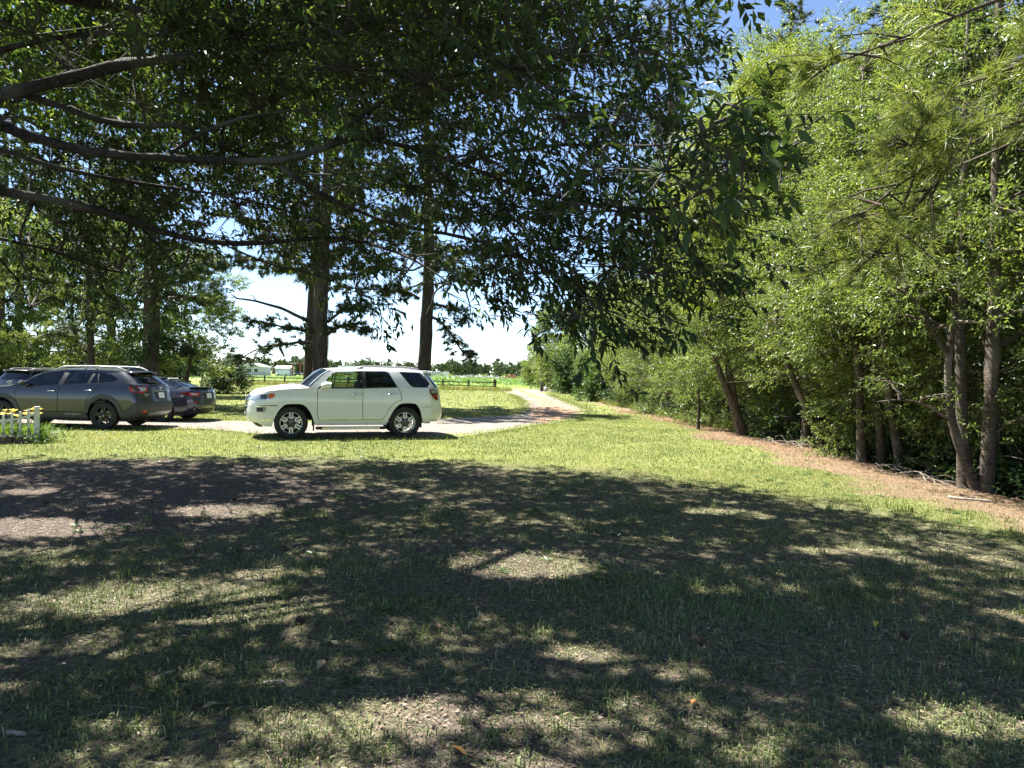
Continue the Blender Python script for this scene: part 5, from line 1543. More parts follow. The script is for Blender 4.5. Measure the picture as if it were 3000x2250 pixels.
def emblem(parent, c, w, h, ax, mat, rot=0.0):
    """interlocked oval rings; ax: direction the badge faces along x"""
    mb = MB()
    def ring(rw, rh, dz):
        a = np.linspace(0, 2 * math.pi, 25)
        mb.tube(np.c_[np.full(25, c[0]), c[1] + rw * np.cos(a), c[2] + dz + rh * np.sin(a)], .006, 5, False)
    ring(w / 2, h / 2, 0); ring(w * .2, h * .48, 0); ring(w * .34, h * .2, h * .2)
    return mb.build('emblem', mat, parent, True)

def seat(c, parent, w=.5, back=.62):
    mb = MB().box((c[0], c[1], c[2]), (.5, w, .16), bev=.05)
    mb.box((c[0] + .27, c[1], c[2] + back / 2), (.14, w * .94, back), ry=.22, bev=.05)
    mb.box((c[0] + .37, c[1], c[2] + back + .12), (.09, w * .5, .18), ry=.2, bev=.035)
    return mb.build('seat', CM['seat'], parent, True)

def white_suv(name, label, loc, rz, pm='white', rim='suv', scale=None, detail=True):
    sh = Shell([(.2, .83), (.32, .90), (.45, .935), (.6, .945), (.8, .95), (.95, .952), (1.08, .94), (1.2, .915), (1.28, .89), (1.45, .82), (1.6, .745), (1.7, .69), (1.8, .6)],
               [(.2, -.78), (.28, -.90), (.40, -1.03), (.51, -1.09), (.6, -1.11), (.84, -1.10), (1.0, -1.06), (1.10, -1.0), (1.16, -.93), (1.3, -.75), (1.9, .1)],
               [(.2, 3.5), (.36, 3.66), (.46, 3.82), (.6, 3.86), (.8, 3.84), (1.0, 3.81), (1.25, 3.77), (1.32, 3.74), (1.65, 3.50), (1.75, 3.42), (1.9, 3.3)])
    c = Car(name, label, 'car', loc, rz, sh, scale)
    P = CM[pm]
    fa = jig([(-.44, .30), (-.39, .51), (-.29, .70), (-.18, .82), (-.07, .86), (.21, .86), (.33, .82), (.44, .68), (.51, .53), (.56, .34)], 1)
    ra = jig([(2.31, .32), (2.38, .5), (2.5, .72), (2.63, .86), (2.75, .89), (2.98, .89), (3.09, .86), (3.18, .71), (3.23, .5), (3.27, .36)], 1)
    c.hull(-.66, 3.45, [(.04, .50, .90), (2.79, .50, .93)], 1.10, .36, .07)
    # sides
    fen_top = [(.42, 1.255), (.2, 1.245), (-.2, 1.215), (-.5, 1.175), (-.8, 1.10)]
    c.both([(-.80, .815)] + [tuple(q) for q in fa if q[1] > .80] + [(q[0], q[1]) for q in fa if q[0] > .3 and q[1] <= .80] + [(.64, .335), (.643, .47), (.61, .61), (.61, 1.235)] + fen_top, 'fender', P)
    c.both([(-.80, .40), (-.61, .30)] + [tuple(q) for q in fa if q[0] < -.1 and q[1] < .80] + [(-.17, .805), (-.80, .805)], 'bumper_corner', P)
    doors = []
    for sd in (-1, 1):
        d1 = c.side([(.625, 1.235), (.622, .61), (.655, .475), (1.722, .475), (1.708, .85), (1.718, 1.25)], 'door', P, sd=sd)
        d2 = c.side([(1.737, .475), (2.208, .475), (2.30, .59), (2.39, .77), (2.52, .915), (2.69, .975), (2.69, 1.04), (2.65, 1.19), (2.59, 1.283), (1.733, 1.252), (1.722, .85)], 'door', P, sd=sd)
        doors.append((d1, d2))
        c.side([(.70, 1.245), (.90, 1.535), (1.02, 1.632), (1.11, 1.66), (1.715, 1.688), (1.715, 1.262)], 'window', CM['glass'], d1, -.012, sd, fl=0)
        c.side([(1.795, 1.69), (2.27, 1.695), (2.37, 1.665), (2.595, 1.295), (1.795, 1.268)], 'window', CM['privacy'], d2, -.012, sd, fl=0)
        # window divider, belt chrome, handles
        c.side([(.97, 1.25), (1.0, 1.25), (1.085, 1.655), (1.055, 1.65)], 'divider', CM['trim'], d1, -.004, sd, fl=.01)
        c.side([(.64, 1.235), (1.718, 1.252), (1.718, 1.268), (.70, 1.25)], 'belt_strip', CM['chrome'], d1, .006, sd, fl=.012)
        c.side([(1.733, 1.253), (2.59, 1.284), (2.583, 1.30), (1.733, 1.269)], 'belt_strip', CM['chrome'], d2, .006, sd, fl=.012)
        c.side([(.66, .475), (1.72, .475), (1.72, .492), (.665, .492)], 'sill_strip', CM['chrome'], d1, .008, sd, fl=.012)
        c.side([(1.738, .475), (2.19, .475), (2.205, .492), (1.738, .492)], 'sill_strip', CM['chrome'], d2, .008, sd, fl=.012)
        for dd, x, z in ((d1, 1.555, 1.095), (d2, 2.465, 1.12)):
            y0 = sd * (float(sh.Y(x, z)))
            mb = MB(); a = np.linspace(0, math.pi, 9)
            mb.tube(np.c_[x - .115 * np.cos(a), y0 + sd * (.045 * np.sin(a) ** .6 + .002), np.full(9, z)], .014, 8)
            mb.build('handle', CM['chrome'], dd, True)
            c.side(arc_pts(x - .02, z, .05, .028, 0, 330, 12), 'handle_cup', CM['lightgrey'], dd, .002, sd, fl=0)
        c.side([(1.72, 1.69), (1.79, 1.692), (1.79, 1.262), (1.72, 1.262)], 'pillar', CM['trim'], None, -.002, sd)
        c.side([(.62, 1.238), (.69, 1.238), (.74, 1.31), (.70, 1.33)], 'mirror_base', CM['trim'], None, .004, sd)
        # pillars and roof side
        c.side([(.42, 1.262), (.62, 1.46), (.78, 1.61), (.95, 1.70), (1.42, 1.735), (2.16, 1.74), (2.92, 1.73), (3.34, 1.70), (3.26, 1.672), (3.18, 1.682), (2.65, 1.695), (2.28, 1.703), (1.72, 1.696), (1.11, 1.668), (1.01, 1.64), (.89, 1.545), (.685, 1.245), (.60, 1.242)], 'roof_side', P, None, 0, sd)
        c.side([(2.285, 1.70), (2.65, 1.692), (2.92, 1.345), (3.0, 1.297), (2.60, 1.292), (2.385, 1.668)], 'pillar', P, None, .001, sd)
        c.side([(3.185, 1.68), (3.255, 1.668), (3.345, 1.70), (3.57, 1.30), (3.365, 1.298), (3.43, 1.36), (3.43, 1.41), (3.25, 1.655)], 'pillar', P, None, .001, sd)
        c.side([(2.665, 1.69), (3.18, 1.678), (3.245, 1.652), (3.425, 1.41), (3.425, 1.362), (3.36, 1.302), (3.01, 1.302), (2.925, 1.348)], 'quarter_window', CM['privacy'], None, -.006, sd, fl=0)
        qp = c.side([(2.605, 1.288), (2.665, 1.195), (2.705, 1.045), (2.705, .965), (2.53, .905), (2.405, .765), (2.315, .585), (2.225, .465)] + [tuple(q) for q in ra if q[0] < 3.14] + [(3.15, .80), (3.46, .80), (3.46, 1.29), (3.365, 1.293), (3.0, 1.293)], 'quarter_panel', P, None, 0, sd)
        c.side(arc_pts(3.185, 1.04, .095, .08, 0, 345, 20), 'fuel_flap', P, qp, .004, sd, fl=.006)
        c.side([(3.16, .79)] + [tuple(q) for q in ra if q[0] > 3.17] + [(3.42, .39), (3.46, .41), (3.46, .79)], 'bumper_corner', P, None, 0, sd)
        c.side([(.575, .33), (2.30, .33), (2.235, .46), (.65, .46)], 'sill', P, None, -.01, sd)
        # wheel arch trim
        fo = jig([(-.49, .56), (-.43, .64), (-.30, .85), (-.23, .91), (-.09, .94), (.30, .94), (.40, .90), (.53, .70), (.60, .48)], 1)
        ro = jig([(2.22, .47), (2.31, .59), (2.40, .77), (2.53, .915), (2.70, .97), (3.02, .97), (3.14, .93), (3.25, .74), (3.30, .55)], 1)
        c.side([tuple(q) for q in fo] + [tuple(q) for q in fa[::-1] if q[1] > .44], 'arch_trim', P, None, .014, sd, h=.05)
        c.side([tuple(q) for q in ro] + [tuple(q) for q in ra[::-1] if q[1] > .42], 'arch_trim', P, None, .014, sd, h=.05)
        # lamps
        hl = c.side([(-.80, 1.085), (-.6, 1.105), (-.40, 1.118), (-.375, 1.05), (-.42, .99), (-.51, .945), (-.64, .94), (-.80, .965)], 'headlight', CM['lamp'], None, .010, sd)
        c.side([(-.53, 1.105), (-.405, 1.112), (-.385, 1.05), (-.43, .995), (-.52, .955)], 'marker', CM['amber'], hl, .014, sd)
        c.side([(-.72, 1.07), (-.58, 1.08), (-.57, .97), (-.70, .97)], 'projector', CM['lampdark'], hl, .013, sd)
        tl = c.side([(3.41, 1.255), (3.52, 1.262), (3.62, 1.25), (3.66, 1.20), (3.66, .97), (3.57, .985), (3.43, 1.14)], 'tail_light', CM['reddark'], None, .012, sd)
        c.side([(3.47, 1.235), (3.64, 1.235), (3.645, 1.16), (3.47, 1.14)], 'clear_lens', CM['lamp'], tl, .017, sd)
        c.side([(3.52, 1.10), (3.64, 1.12), (3.64, 1.0), (3.58, 1.0)], 'red_lens', CM['red'], tl, .017, sd)
        fg = c.side([(-.80, .80), (-.62, .80), (-.58, .77), (-.60, .67), (-.66, .645), (-.80, .645)], 'fog_lamp', CM['chrome'], None, .012, sd)
        c.side([(-.80, .775), (-.66, .775), (-.65, .67), (-.80, .67)], 'lens', CM['trim'], fg, .018, sd)
        c.side([(-.76, .475), (-.47, .485), (-.455, .45), (-.74, .44)], 'bumper_strip', CM['chrome'], None, .01, sd)
        for pts in ([(.50, .62), (.56, .58), (.565, .19), (.51, .20)], [(3.17, .66), (3.25, .62), (3.255, .25), (3.17, .26)]):
            mb = MB(); xm = sum(p[0] for p in pts) / 4
            yb = sd * .81
            mb.box((xm, yb, (pts[0][1] + pts[2][1]) / 2), (.035, .24, pts[0][1] - pts[2][1]), bev=.012)
            mb.build('mud_flap', CM['trim'], c.t)
        # running board
        mb = MB().box((1.44, sd * .955, .262), (1.74, .17, .07), bev=.03); st = mb.build('side_step', CM['trim'], c.t)
        MB().box((1.44, sd * 1.035, .262), (1.42, .03, .05), bev=.012).build('step_edge', CM['chrome'], st)
        # mirror
        mb = MB()
        a = np.linspace(0, 2 * math.pi, 13)[:-1]
        sec = [(.69, .08, .045, 1.285), (.73, .10, .07, 1.31), (.80, .11, .082, 1.325), (.90, .11, .08, 1.33), (.935, .10, .072, 1.33)]
        V = np.concatenate([np.c_[np.full(12, x), sd * (1.07 + hy * np.cos(a)), z + hz * np.sin(a)] for x, hy, hz, z in sec])
        F = [[i * 12 + k, i * 12 + (k + 1) % 12, (i + 1) * 12 + (k + 1) % 12, (i + 1) * 12 + k] for i in range(4) for k in range(12)]
        F += [[0, k, k + 1] for k in range(1, 11)] + [[48, 48 + k + 1, 48 + k] for k in range(1, 11)]
        mb.add(V, F); mr = mb.build('mirror', P if detail else CM['trim'], c.t, True)
        MB().box((.80, sd * .97, 1.265), (.10, .14, .035), bev=.012).build('stalk', CM['trim'], mr)
        MB().lathe([(.0, 0), (.001, 0)], 'y', 6)
        # roof rail
        mb = MB().tube(jig([(1.55, sd * .56, 1.765), (1.66, sd * .565, 1.80), (1.80, sd * .57, 1.815), (2.4, sd * .57, 1.82), (2.95, sd * .565, 1.805), (3.08, sd * .56, 1.785), (3.18, sd * .55, 1.755)], 2), .022, 8)
        for x in (1.68, 3.02): mb.box((x, sd * .565, 1.78), (.14, .06, .05), bev=.015)
        mb.build('roof_rail', CM['lightgrey'], c.t, True)
    # upper skins
    c.span([(-.80, 1.10, .205, .0), (-.775, 1.12, .20, .028), (-.70, 1.145, .18, .055), (-.5, 1.175, .10, .075), (-.2, 1.215, .06, .085), (.2, 1.245, .12, .085), (.40, 1.256, .20, .075)], 'hood', P, p=2.6)
    c.span([(-.5, 1.177, .10, .081), (-.2, 1.217, .06, .098), (.1, 1.240, .08, .10), (.24, 1.248, .11, .086)], 'hood_bulge', P, w=.55, p=2.4)
    c.span([(.40, 1.257, .20, .075), (.43, 1.266, .215, .08)], 'cowl', CM['trim'])
    c.span([(.43, 1.267, .215, .08), (.62, 1.46, .235, .06), (.78, 1.61, .25, .05), (.95, 1.702, .25, .045)], 'windshield', CM['glass'], up=(-1, 0, 1), p=2.4)
    c.span([(.95, 1.702, .25, .045), (1.1, 1.717, .18, .05), (1.42, 1.736, .08, .05), (2.16, 1.741, 0, .05), (2.92, 1.731, 0, .045), (3.34, 1.701, 0, .04)], 'roof', P, p=3.2)
    sp = MB()
    n = 15
    ts = np.linspace(-1, 1, n)
    prof = [(3.26, 1.735), (3.40, 1.742), (3.50, 1.725), (3.51, 1.70), (3.47, 1.682), (3.30, 1.69)]
    V = np.concatenate([np.c_[[x + .09 * (1 - t * t) for x, z in prof], np.full(6, t * .66), [z - .02 * t * t for x, z in prof]] for t in ts])
    F = [[i * 6 + k, i * 6 + (k + 1) % 6, (i + 1) * 6 + (k + 1) % 6, (i + 1) * 6 + k] for i in range(n - 1) for k in range(6)] + [[0, 1, 2, 5], [2, 3, 4, 5], [(n - 1) * 6 + k for k in (5, 2, 1, 0)], [(n - 1) * 6 + k for k in (5, 4, 3, 2)]]
    sp.add(V, F); sp.build('spoiler', P, c.t, True)
    # wipers
    for y in (-.45, .1): MB().tube([(.22, y, 1.335), (.30, y + .30, 1.385), (.36, y + .52, 1.43)], .009, 5).build('wiper', CM['trim'], c.t)
    # nose
    c.fascia([(-.80, .40), (-.80, .805)], 'front_bumper', P)
    c.fascia([(-.80, .805), (-.80, 1.10)], 'nose_panel', P)
    gr = c.end([(-.52, 1.06), (.52, 1.06), (.56, .98), (.50, .84), (-.50, .84), (-.56, .98)], 'grille', CM['trim'], True, None, .012)
    for z in (.90, 1.0): c.end([(-.5, z), (.5, z), (.5, z + .035), (-.5, z + .035)], 'bar', CM['chrome'], True, gr, .022)
    for q in (-1, 1): c.end([(q * .56, 1.07), (q * .60, 1.07), (q * .63, .98), (q * .56, .83), (q * .51, .83), (q * .565, .98)], 'surround', CM['chrome'], True, gr, .02)
    emblem(gr, (-1.11, 0, .985), .20, .135, -1, CM['chrome'])
    for q in (-1, 1):
        c.end([(q * .64, 1.04), (q * .86, 1.075), (q * .86, .97), (q * .66, .965)], 'headlight', CM['lamp'], True, None, .012)
    c.end([(-.55, .79), (.55, .79), (.55, .67), (-.55, .67)], 'bumper_plate', CM['chrome'], True, None, .014)
    lg = c.end([(-.50, .65), (.50, .65), (.46, .54), (-.46, .54)], 'lower_grille', CM['trim'], True, None, .008)
    for z in (.57, .605): c.end([(-.48, z), (.48, z), (.48, z + .012), (-.48, z + .012)], 'bar', CM['lightgrey'], True, lg, .018)
    c.end([(-.80, .39), (.80, .39), (.72, .28), (-.72, .28)], 'skid_panel', CM['trim'], True, None, -.05)
    # tail
    tg = c.fascia([(3.46, .80), (3.46, 1.29)], 'tailgate', P, False)
    c.fascia([(3.46, .41), (3.46, .80)], 'rear_bumper', P, False)
    c.fascia([(3.56, 1.30), (3.345, 1.70)], 'rear_window', CM['privacy'], False, tg, -.004)
    c.end([(-.26, .99), (.26, .99), (.26, .85), (-.26, .85)], 'plate', CM['plate'], False, tg, .012)
    if not detail:
        emblem(tg, (3.84, 0, 1.16), .28, .12, 1, CM['chrome'])
        for q in (-1, 1): c.end([(q * .60, 1.26), (q * .80, 1.26), (q * .84, .98), (q * .66, .98)], 'tail_light', CM['red'], False, None, .014)
    # inside
    MB().box((1.9, 0, .5), (3.0, 1.5, .1)).build('floor_pan', CM['under'], c.t)
    MB().box((.62, 0, 1.14), (.5, 1.5, .22), bev=.06).build('dashboard', CM['dash'], c.t)
    a = np.linspace(0, 2 * math.pi, 21)
    MB().tube(np.c_[.93 + .06 * np.sin(a), -.38 + .185 * np.cos(a), 1.17 + .175 * np.sin(a)], .016, 6, False).build('steering_wheel', CM['dash'], c.t, True)
    for y in (-.38, .38): seat((1.35, y, .80), c.t)
    seat((2.3, 0, .82), c.t, 1.3)
    for x in (0.0, 2.79):
        for sd in (-1, 1): c.wheel(x, sd, .395, .255, .262, .83, rim, .39)
    return c

def grey_wagon():
    sh = Shell([(.2, .80), (.33, .875), (.45, .905), (.6, .92), (.78, .925), (.95, .918), (1.08, .895), (1.18, .865), (1.25, .835), (1.4, .765), (1.52, .69), (1.6, .63), (1.68, .55)],
               [(.2, -.80), (.4, -.92), (.6, -.95), (.8, -.93), (.95, -.85), (1.05, -.70), (1.7, .5)],
               [(.2, 3.6), (.36, 3.80), (.46, 3.90), (.62, 3.93), (.76, 3.90), (.95, 3.85), (1.15, 3.81), (1.24, 3.75), (1.5, 3.44), (1.6, 3.32), (1.7, 3.2)], ar=.42, pr=2.8)
    c = Car('estate_car', 'dark grey station wagon with roof rails parked beyond the flower bed', 'car', (-13.8, 19.32, 0), R(.6), sh)
    P = CM['grey']; K = CM['cladding']
    fa = arc_pts(0, .365, .42, .47, 185, -5, 15); ra = arc_pts(2.745, .365, .42, .47, 185, -5, 15)
    c.hull(-.55, 3.5, [(0, .43, .84), (2.745, .43, .84)], 1.1, .24)
    top = [(.42, 1.145), (.2, 1.125), (-.2, 1.085), (-.5, 1.02), (-.62, .96)]
    for sd in (-1, 1):
        c.side([(-.62, .50)] + [tuple(q) for q in fa if q[1] > .45] + [(.405, .47), (.385, .93), (.43, 1.13)] + top, 'fender', P, None, 0, sd)
        c.side([(-.62, .28), (-.45, .26)] + [tuple(q) for q in fa[:3]] + [(-.43, .49), (-.62, .49)], 'bumper_corner', K, None, 0, sd)
        d1 = c.side([(.417, .47), (.397, .93), (.445, 1.13), (1.555, 1.173), (1.52, .93), (1.515, .47)], 'door', P, None, 0, sd)
        d2 = c.side([(1.53, .47), (1.535, .93), (1.572, 1.174), (2.595, 1.233), (2.47, 1.0), (2.33, .83), (2.27, .70), (2.24, .47)], 'door', P, None, 0, sd)
        c.side([(.64, 1.15), (.715, 1.30), (.99, 1.475), (1.28, 1.54), (1.59, 1.553), (1.50, 1.185)], 'window', CM['tinted'], d1, -.01, sd, fl=0)
        c.side([(1.725, 1.553), (2.355, 1.54), (2.265, 1.22), (1.63, 1.195)], 'window', CM['tinted'], d2, -.01, sd, fl=0)
        c.side([(2.43, 1.537), (2.475, 1.535), (2.56, 1.235), (2.345, 1.226)], 'window', CM['tinted'], d2, -.01, sd, fl=0)
        c.side([(2.51, 1.533), (2.85, 1.478), (3.075, 1.37), (2.995, 1.288), (2.585, 1.243)], 'quarter_window', CM['tinted'], None, -.008, sd, fl=0)
        c.side([(1.59, 1.556), (1.725, 1.556), (1.63, 1.19), (1.50, 1.182)], 'pillar', CM['trim'], None, -.004, sd)
        c.side([(2.355, 1.543), (2.43, 1.54), (2.345, 1.222), (2.265, 1.216)], 'pillar', CM['trim'], None, -.004, sd)
        c.side([(2.475, 1.538), (2.51, 1.536), (2.585, 1.238), (2.56, 1.232)], 'pillar', CM['trim'], None, -.004, sd)
        c.side([(.60, 1.142), (1.555, 1.178), (2.60, 1.236), (3.0, 1.28), (3.0, 1.292), (2.585, 1.248), (1.56, 1.19), (.62, 1.156)], 'belt_strip', CM['trim'], None, .004, sd, h=.05, fl=.012)
        c.side([(.30, 1.15), (.60, 1.30), (.90, 1.46), (1.22, 1.575), (1.56, 1.603), (2.13, 1.608), (2.70, 1.597), (3.22, 1.555), (3.43, 1.39), (3.62, 1.215), (3.2, 1.262), (3.0, 1.287), (3.085, 1.37), (2.855, 1.488), (2.51, 1.543), (1.59, 1.563), (1.28, 1.55), (.985, 1.485), (.705, 1.308), (.62, 1.15), (.44, 1.14)], 'roof_side', P, None, 0, sd)
        c.side([(2.605, 1.237), (2.485, 1.0), (2.342, .83), (2.284, .70), (2.255, .47)] + [tuple(q) for q in ra if .42 < q[1]] + [(3.20, .50), (3.38, .52), (3.60, .735), (3.66, .75), (3.66, 1.205), (3.2, 1.258), (3.0, 1.28)], 'quarter_panel', P, None, 0, sd)
        c.side([(3.165, .36), (3.18, .49), (3.38, .508), (3.60, .722), (3.66, .738), (3.66, .34), (3.4, .28)], 'bumper_corner', K, None, .004, sd)
        for ar_, cx in ((fa, 0), (ra, 2.745)):
            o_ = arc_pts(cx, .365, .53, .59, 172, 8, 15)
            c.side([tuple(q) for q in o_] + [tuple(q) for q in ar_[::-1]][1:-1], 'arch_cladding', K, None, .016, sd, h=.05)
        cl = c.side([(.47, .30), (2.33, .30), (2.25, .455), (.42, .455)], 'sill_cladding', K, None, .012, sd)
        mb = MB().box((.66, sd * 1.0, 1.235), (.16, .20, .13), bev=.045); mr = mb.build('mirror', CM['black'], c.t)
        MB().box((.66, sd * .90, 1.16), (.08, .12, .04), bev=.01).build('stalk', CM['trim'], mr)
        for dd, x, z in ((d1, 1.36, 1.02), (d2, 2.36, 1.05)):
            a = np.linspace(0, math.pi, 9)
            MB().tube(np.c_[x - .10 * np.cos(a), sd * (float(sh.Y(x, z)) + .04 * np.sin(a) ** .6), np.full(9, z)], .013, 8).build('handle', CM['chrome'], dd, True)
        tl = c.side([(3.36, 1.165), (3.66, 1.175), (3.66, 1.02), (3.50, 1.06)], 'tail_light', CM['lampdark'], None, .008, sd)
        for q in (.30, .42): pass
        # raised roof rail
        mb = MB().tube(jig([(1.30, sd * .60, 1.60), (1.48, sd * .605, 1.685), (1.9, sd * .61, 1.70), (2.1, sd * .605, 1.655), (2.35, sd * .605, 1.655), (2.5, sd * .61, 1.70), (2.95, sd * .60, 1.695), (3.18, sd * .58, 1.585)], 2), .021, 8)
        mb.tube(jig([(1.48, sd * .605, 1.685), (2.2, sd * .61, 1.712), (2.95, sd * .60, 1.695)], 2), .017, 8)
        for x in (2.08, 2.38): mb.tube([(x, sd * .605, 1.60), (x + .03, sd * .605, 1.69)], .03, 6)
        mb.build('roof_rail', CM['lightgrey'], c.t, True)
        c.end([(sd * .57, 1.165), (sd * .90, 1.165), (sd * .905, 1.0), (sd * .74, .99), (sd * .60, 1.06)], 'tail_light', CM['red'], False, None, .012)
        c.end([(sd * .64, 1.145), (sd * .80, 1.145), (sd * .78, 1.04), (sd * .68, 1.05)], 'lamp_lens', CM['lamp'], False, None, .018)
        c.end([(sd * .70, .52), (sd * .80, .52), (sd * .80, .44), (sd * .70, .44)], 'reflector', CM['red'], False, None, .012)
    c.span([(-.62, .96, .25, .03), (-.5, 1.02, .20, .05), (-.2, 1.085, .12, .06), (.2, 1.125, .10, .065), (.30, 1.15, .12, .06)], 'hood', P, p=2.6)
    c.span([(.30, 1.15, .14, .06), (.60, 1.30, .18, .06), (.90, 1.46, .20, .055), (1.20, 1.572, .2, .045)], 'windshield', CM['tinted'], up=(-1, 0, 1))
    c.span([(1.20, 1.572, .2, .045), (1.56, 1.604, .08, .05), (2.13, 1.609, 0, .05), (2.70, 1.598, 0, .045), (3.22, 1.556, 0, .04)], 'roof', P, p=3.0)
    c.fascia([(-.62, .28), (-.62, .96)], 'front_bumper', P)
    tg = c.fascia([(3.66, .745), (3.66, 1.21)], 'tailgate', P, False)
    c.fascia([(3.61, 1.225), (3.45, 1.38), (3.25, 1.54)], 'rear_window', CM['tinted'], False, tg, -.002)
    c.end([(-.80, 1.235), (.80, 1.235), (.82, 1.215), (-.82, 1.215)], 'window_trim', CM['trim'], False, tg, .004)
    bp = c.fascia([(3.66, .33), (3.66, .74)], 'rear_bumper', K, False, None, .006)
    c.end([(-.62, .47), (.62, .47), (.56, .37), (-.56, .37)], 'skid_plate', CM['lightgrey'], False, bp, .02)
    rec = c.end([(-.33, 1.02), (.33, 1.02), (.29, .82), (-.29, .82)], 'plate_recess', CM['trim'], False, tg, .004)
    pl = c.end([(-.155, 1.0), (.155, 1.0), (.155, .845), (-.155, .845)], 'plate', CM['plate'], False, rec, .012)
    c.end([(-.40, 1.035), (.40, 1.035), (.39, 1.06), (-.39, 1.06)], 'strip', CM['lightgrey'], False, tg, .016)
    emblem(tg, (3.845, 0, 1.125), .15, .085, 1, CM['chrome'])
    for z, l in ((.95, .16), (.90, .12)): c.end([(-.72, z), (-.72 + l, z), (-.72 + l, z + .022), (-.72, z + .022)], 'badge', CM['chrome'], False, tg, .012)
    MB().tube([(3.80, .02, 1.225), (3.72, -.15, 1.285), (3.70, -.42, 1.30)], .012, 5).build('wiper', CM['trim'], c.t)
    # roof spoiler and fin
    n = 13; ts = np.linspace(-1, 1, n)
    prof = [(3.12, 1.60), (3.30, 1.60), (3.42, 1.572), (3.42, 1.555), (3.26, 1.545)]
    V = np.concatenate([np.c_[[x + .10 * (1 - t * t) for x, z in prof], np.full(5, t * .62), [z - .04 * t * t for x, z in prof]] for t in ts])
    F = [[i * 5 + k, i * 5 + (k + 1) % 5, (i + 1) * 5 + (k + 1) % 5, (i + 1) * 5 + k] for i in range(n - 1) for k in range(5)] + [[4, 3, 2, 1], [0, 4, 1]] + [[(n - 1) * 5 + k for k in (1, 2, 3, 4)], [(n - 1) * 5 + k for k in (1, 4, 0)]]
    MB().add(V, F).build('spoiler', P, c.t, True)
    mb = MB().add(np.array([(2.92, -.03, 1.625), (2.92, .03, 1.625), (3.16, -.03, 1.60), (3.16, .03, 1.60), (3.06, -.008, 1.70), (3.06, .008, 1.70), (3.13, -.008, 1.70), (3.13, .008, 1.70)]), [(0, 4, 5, 1), (0, 2, 6, 4), (1, 5, 7, 3), (2, 3, 7, 6), (4, 6, 7, 5)])
    mb.build('antenna_fin', CM['black'], c.t)
    # lettering on the sill cladding
    cu = bpy.data.curves.new('lettering', 'FONT'); cu.body = 'OUTBACK'; cu.size = .082; cu.extrude = .002; cu.space_character = 1.15
    cu.materials.append(CM['lightgrey'])
    tx0 = bpy.data.objects.new('lettering', cu); COL.objects.link(tx0)
    dg = bpy.context.evaluated_depsgraph_get(); dg.update()
    me = bpy.data.meshes.new_from_object(tx0.evaluated_get(dg)); bpy.data.objects.remove(tx0)
    tx = bpy.data.objects.new('lettering', me); link(tx, c.t); tx['kind'] = 'stuff'
    tx.location = (1.72, -(float(sh.Y(1.9, .40)) + .018), .375); tx.rotation_euler = (R(90), 0, 0)
    MB().box((1.9, 0, .48), (3.0, 1.5, .1)).build('floor_pan', CM['under'], c.t)
    MB().box((.72, 0, 1.02), (.4, 1.4, .2), bev=.06).build('dashboard', CM['dash'], c.t)
    for y in (-.36, .36): seat((1.45, y, .68), c.t)
    seat((2.35, 0, .70), c.t, 1.25)
    for x in (0.0, 2.745):
        for sd in (-1, 1): c.wheel(x, sd, .368, .225, .238, .80, 'wagon', .366)

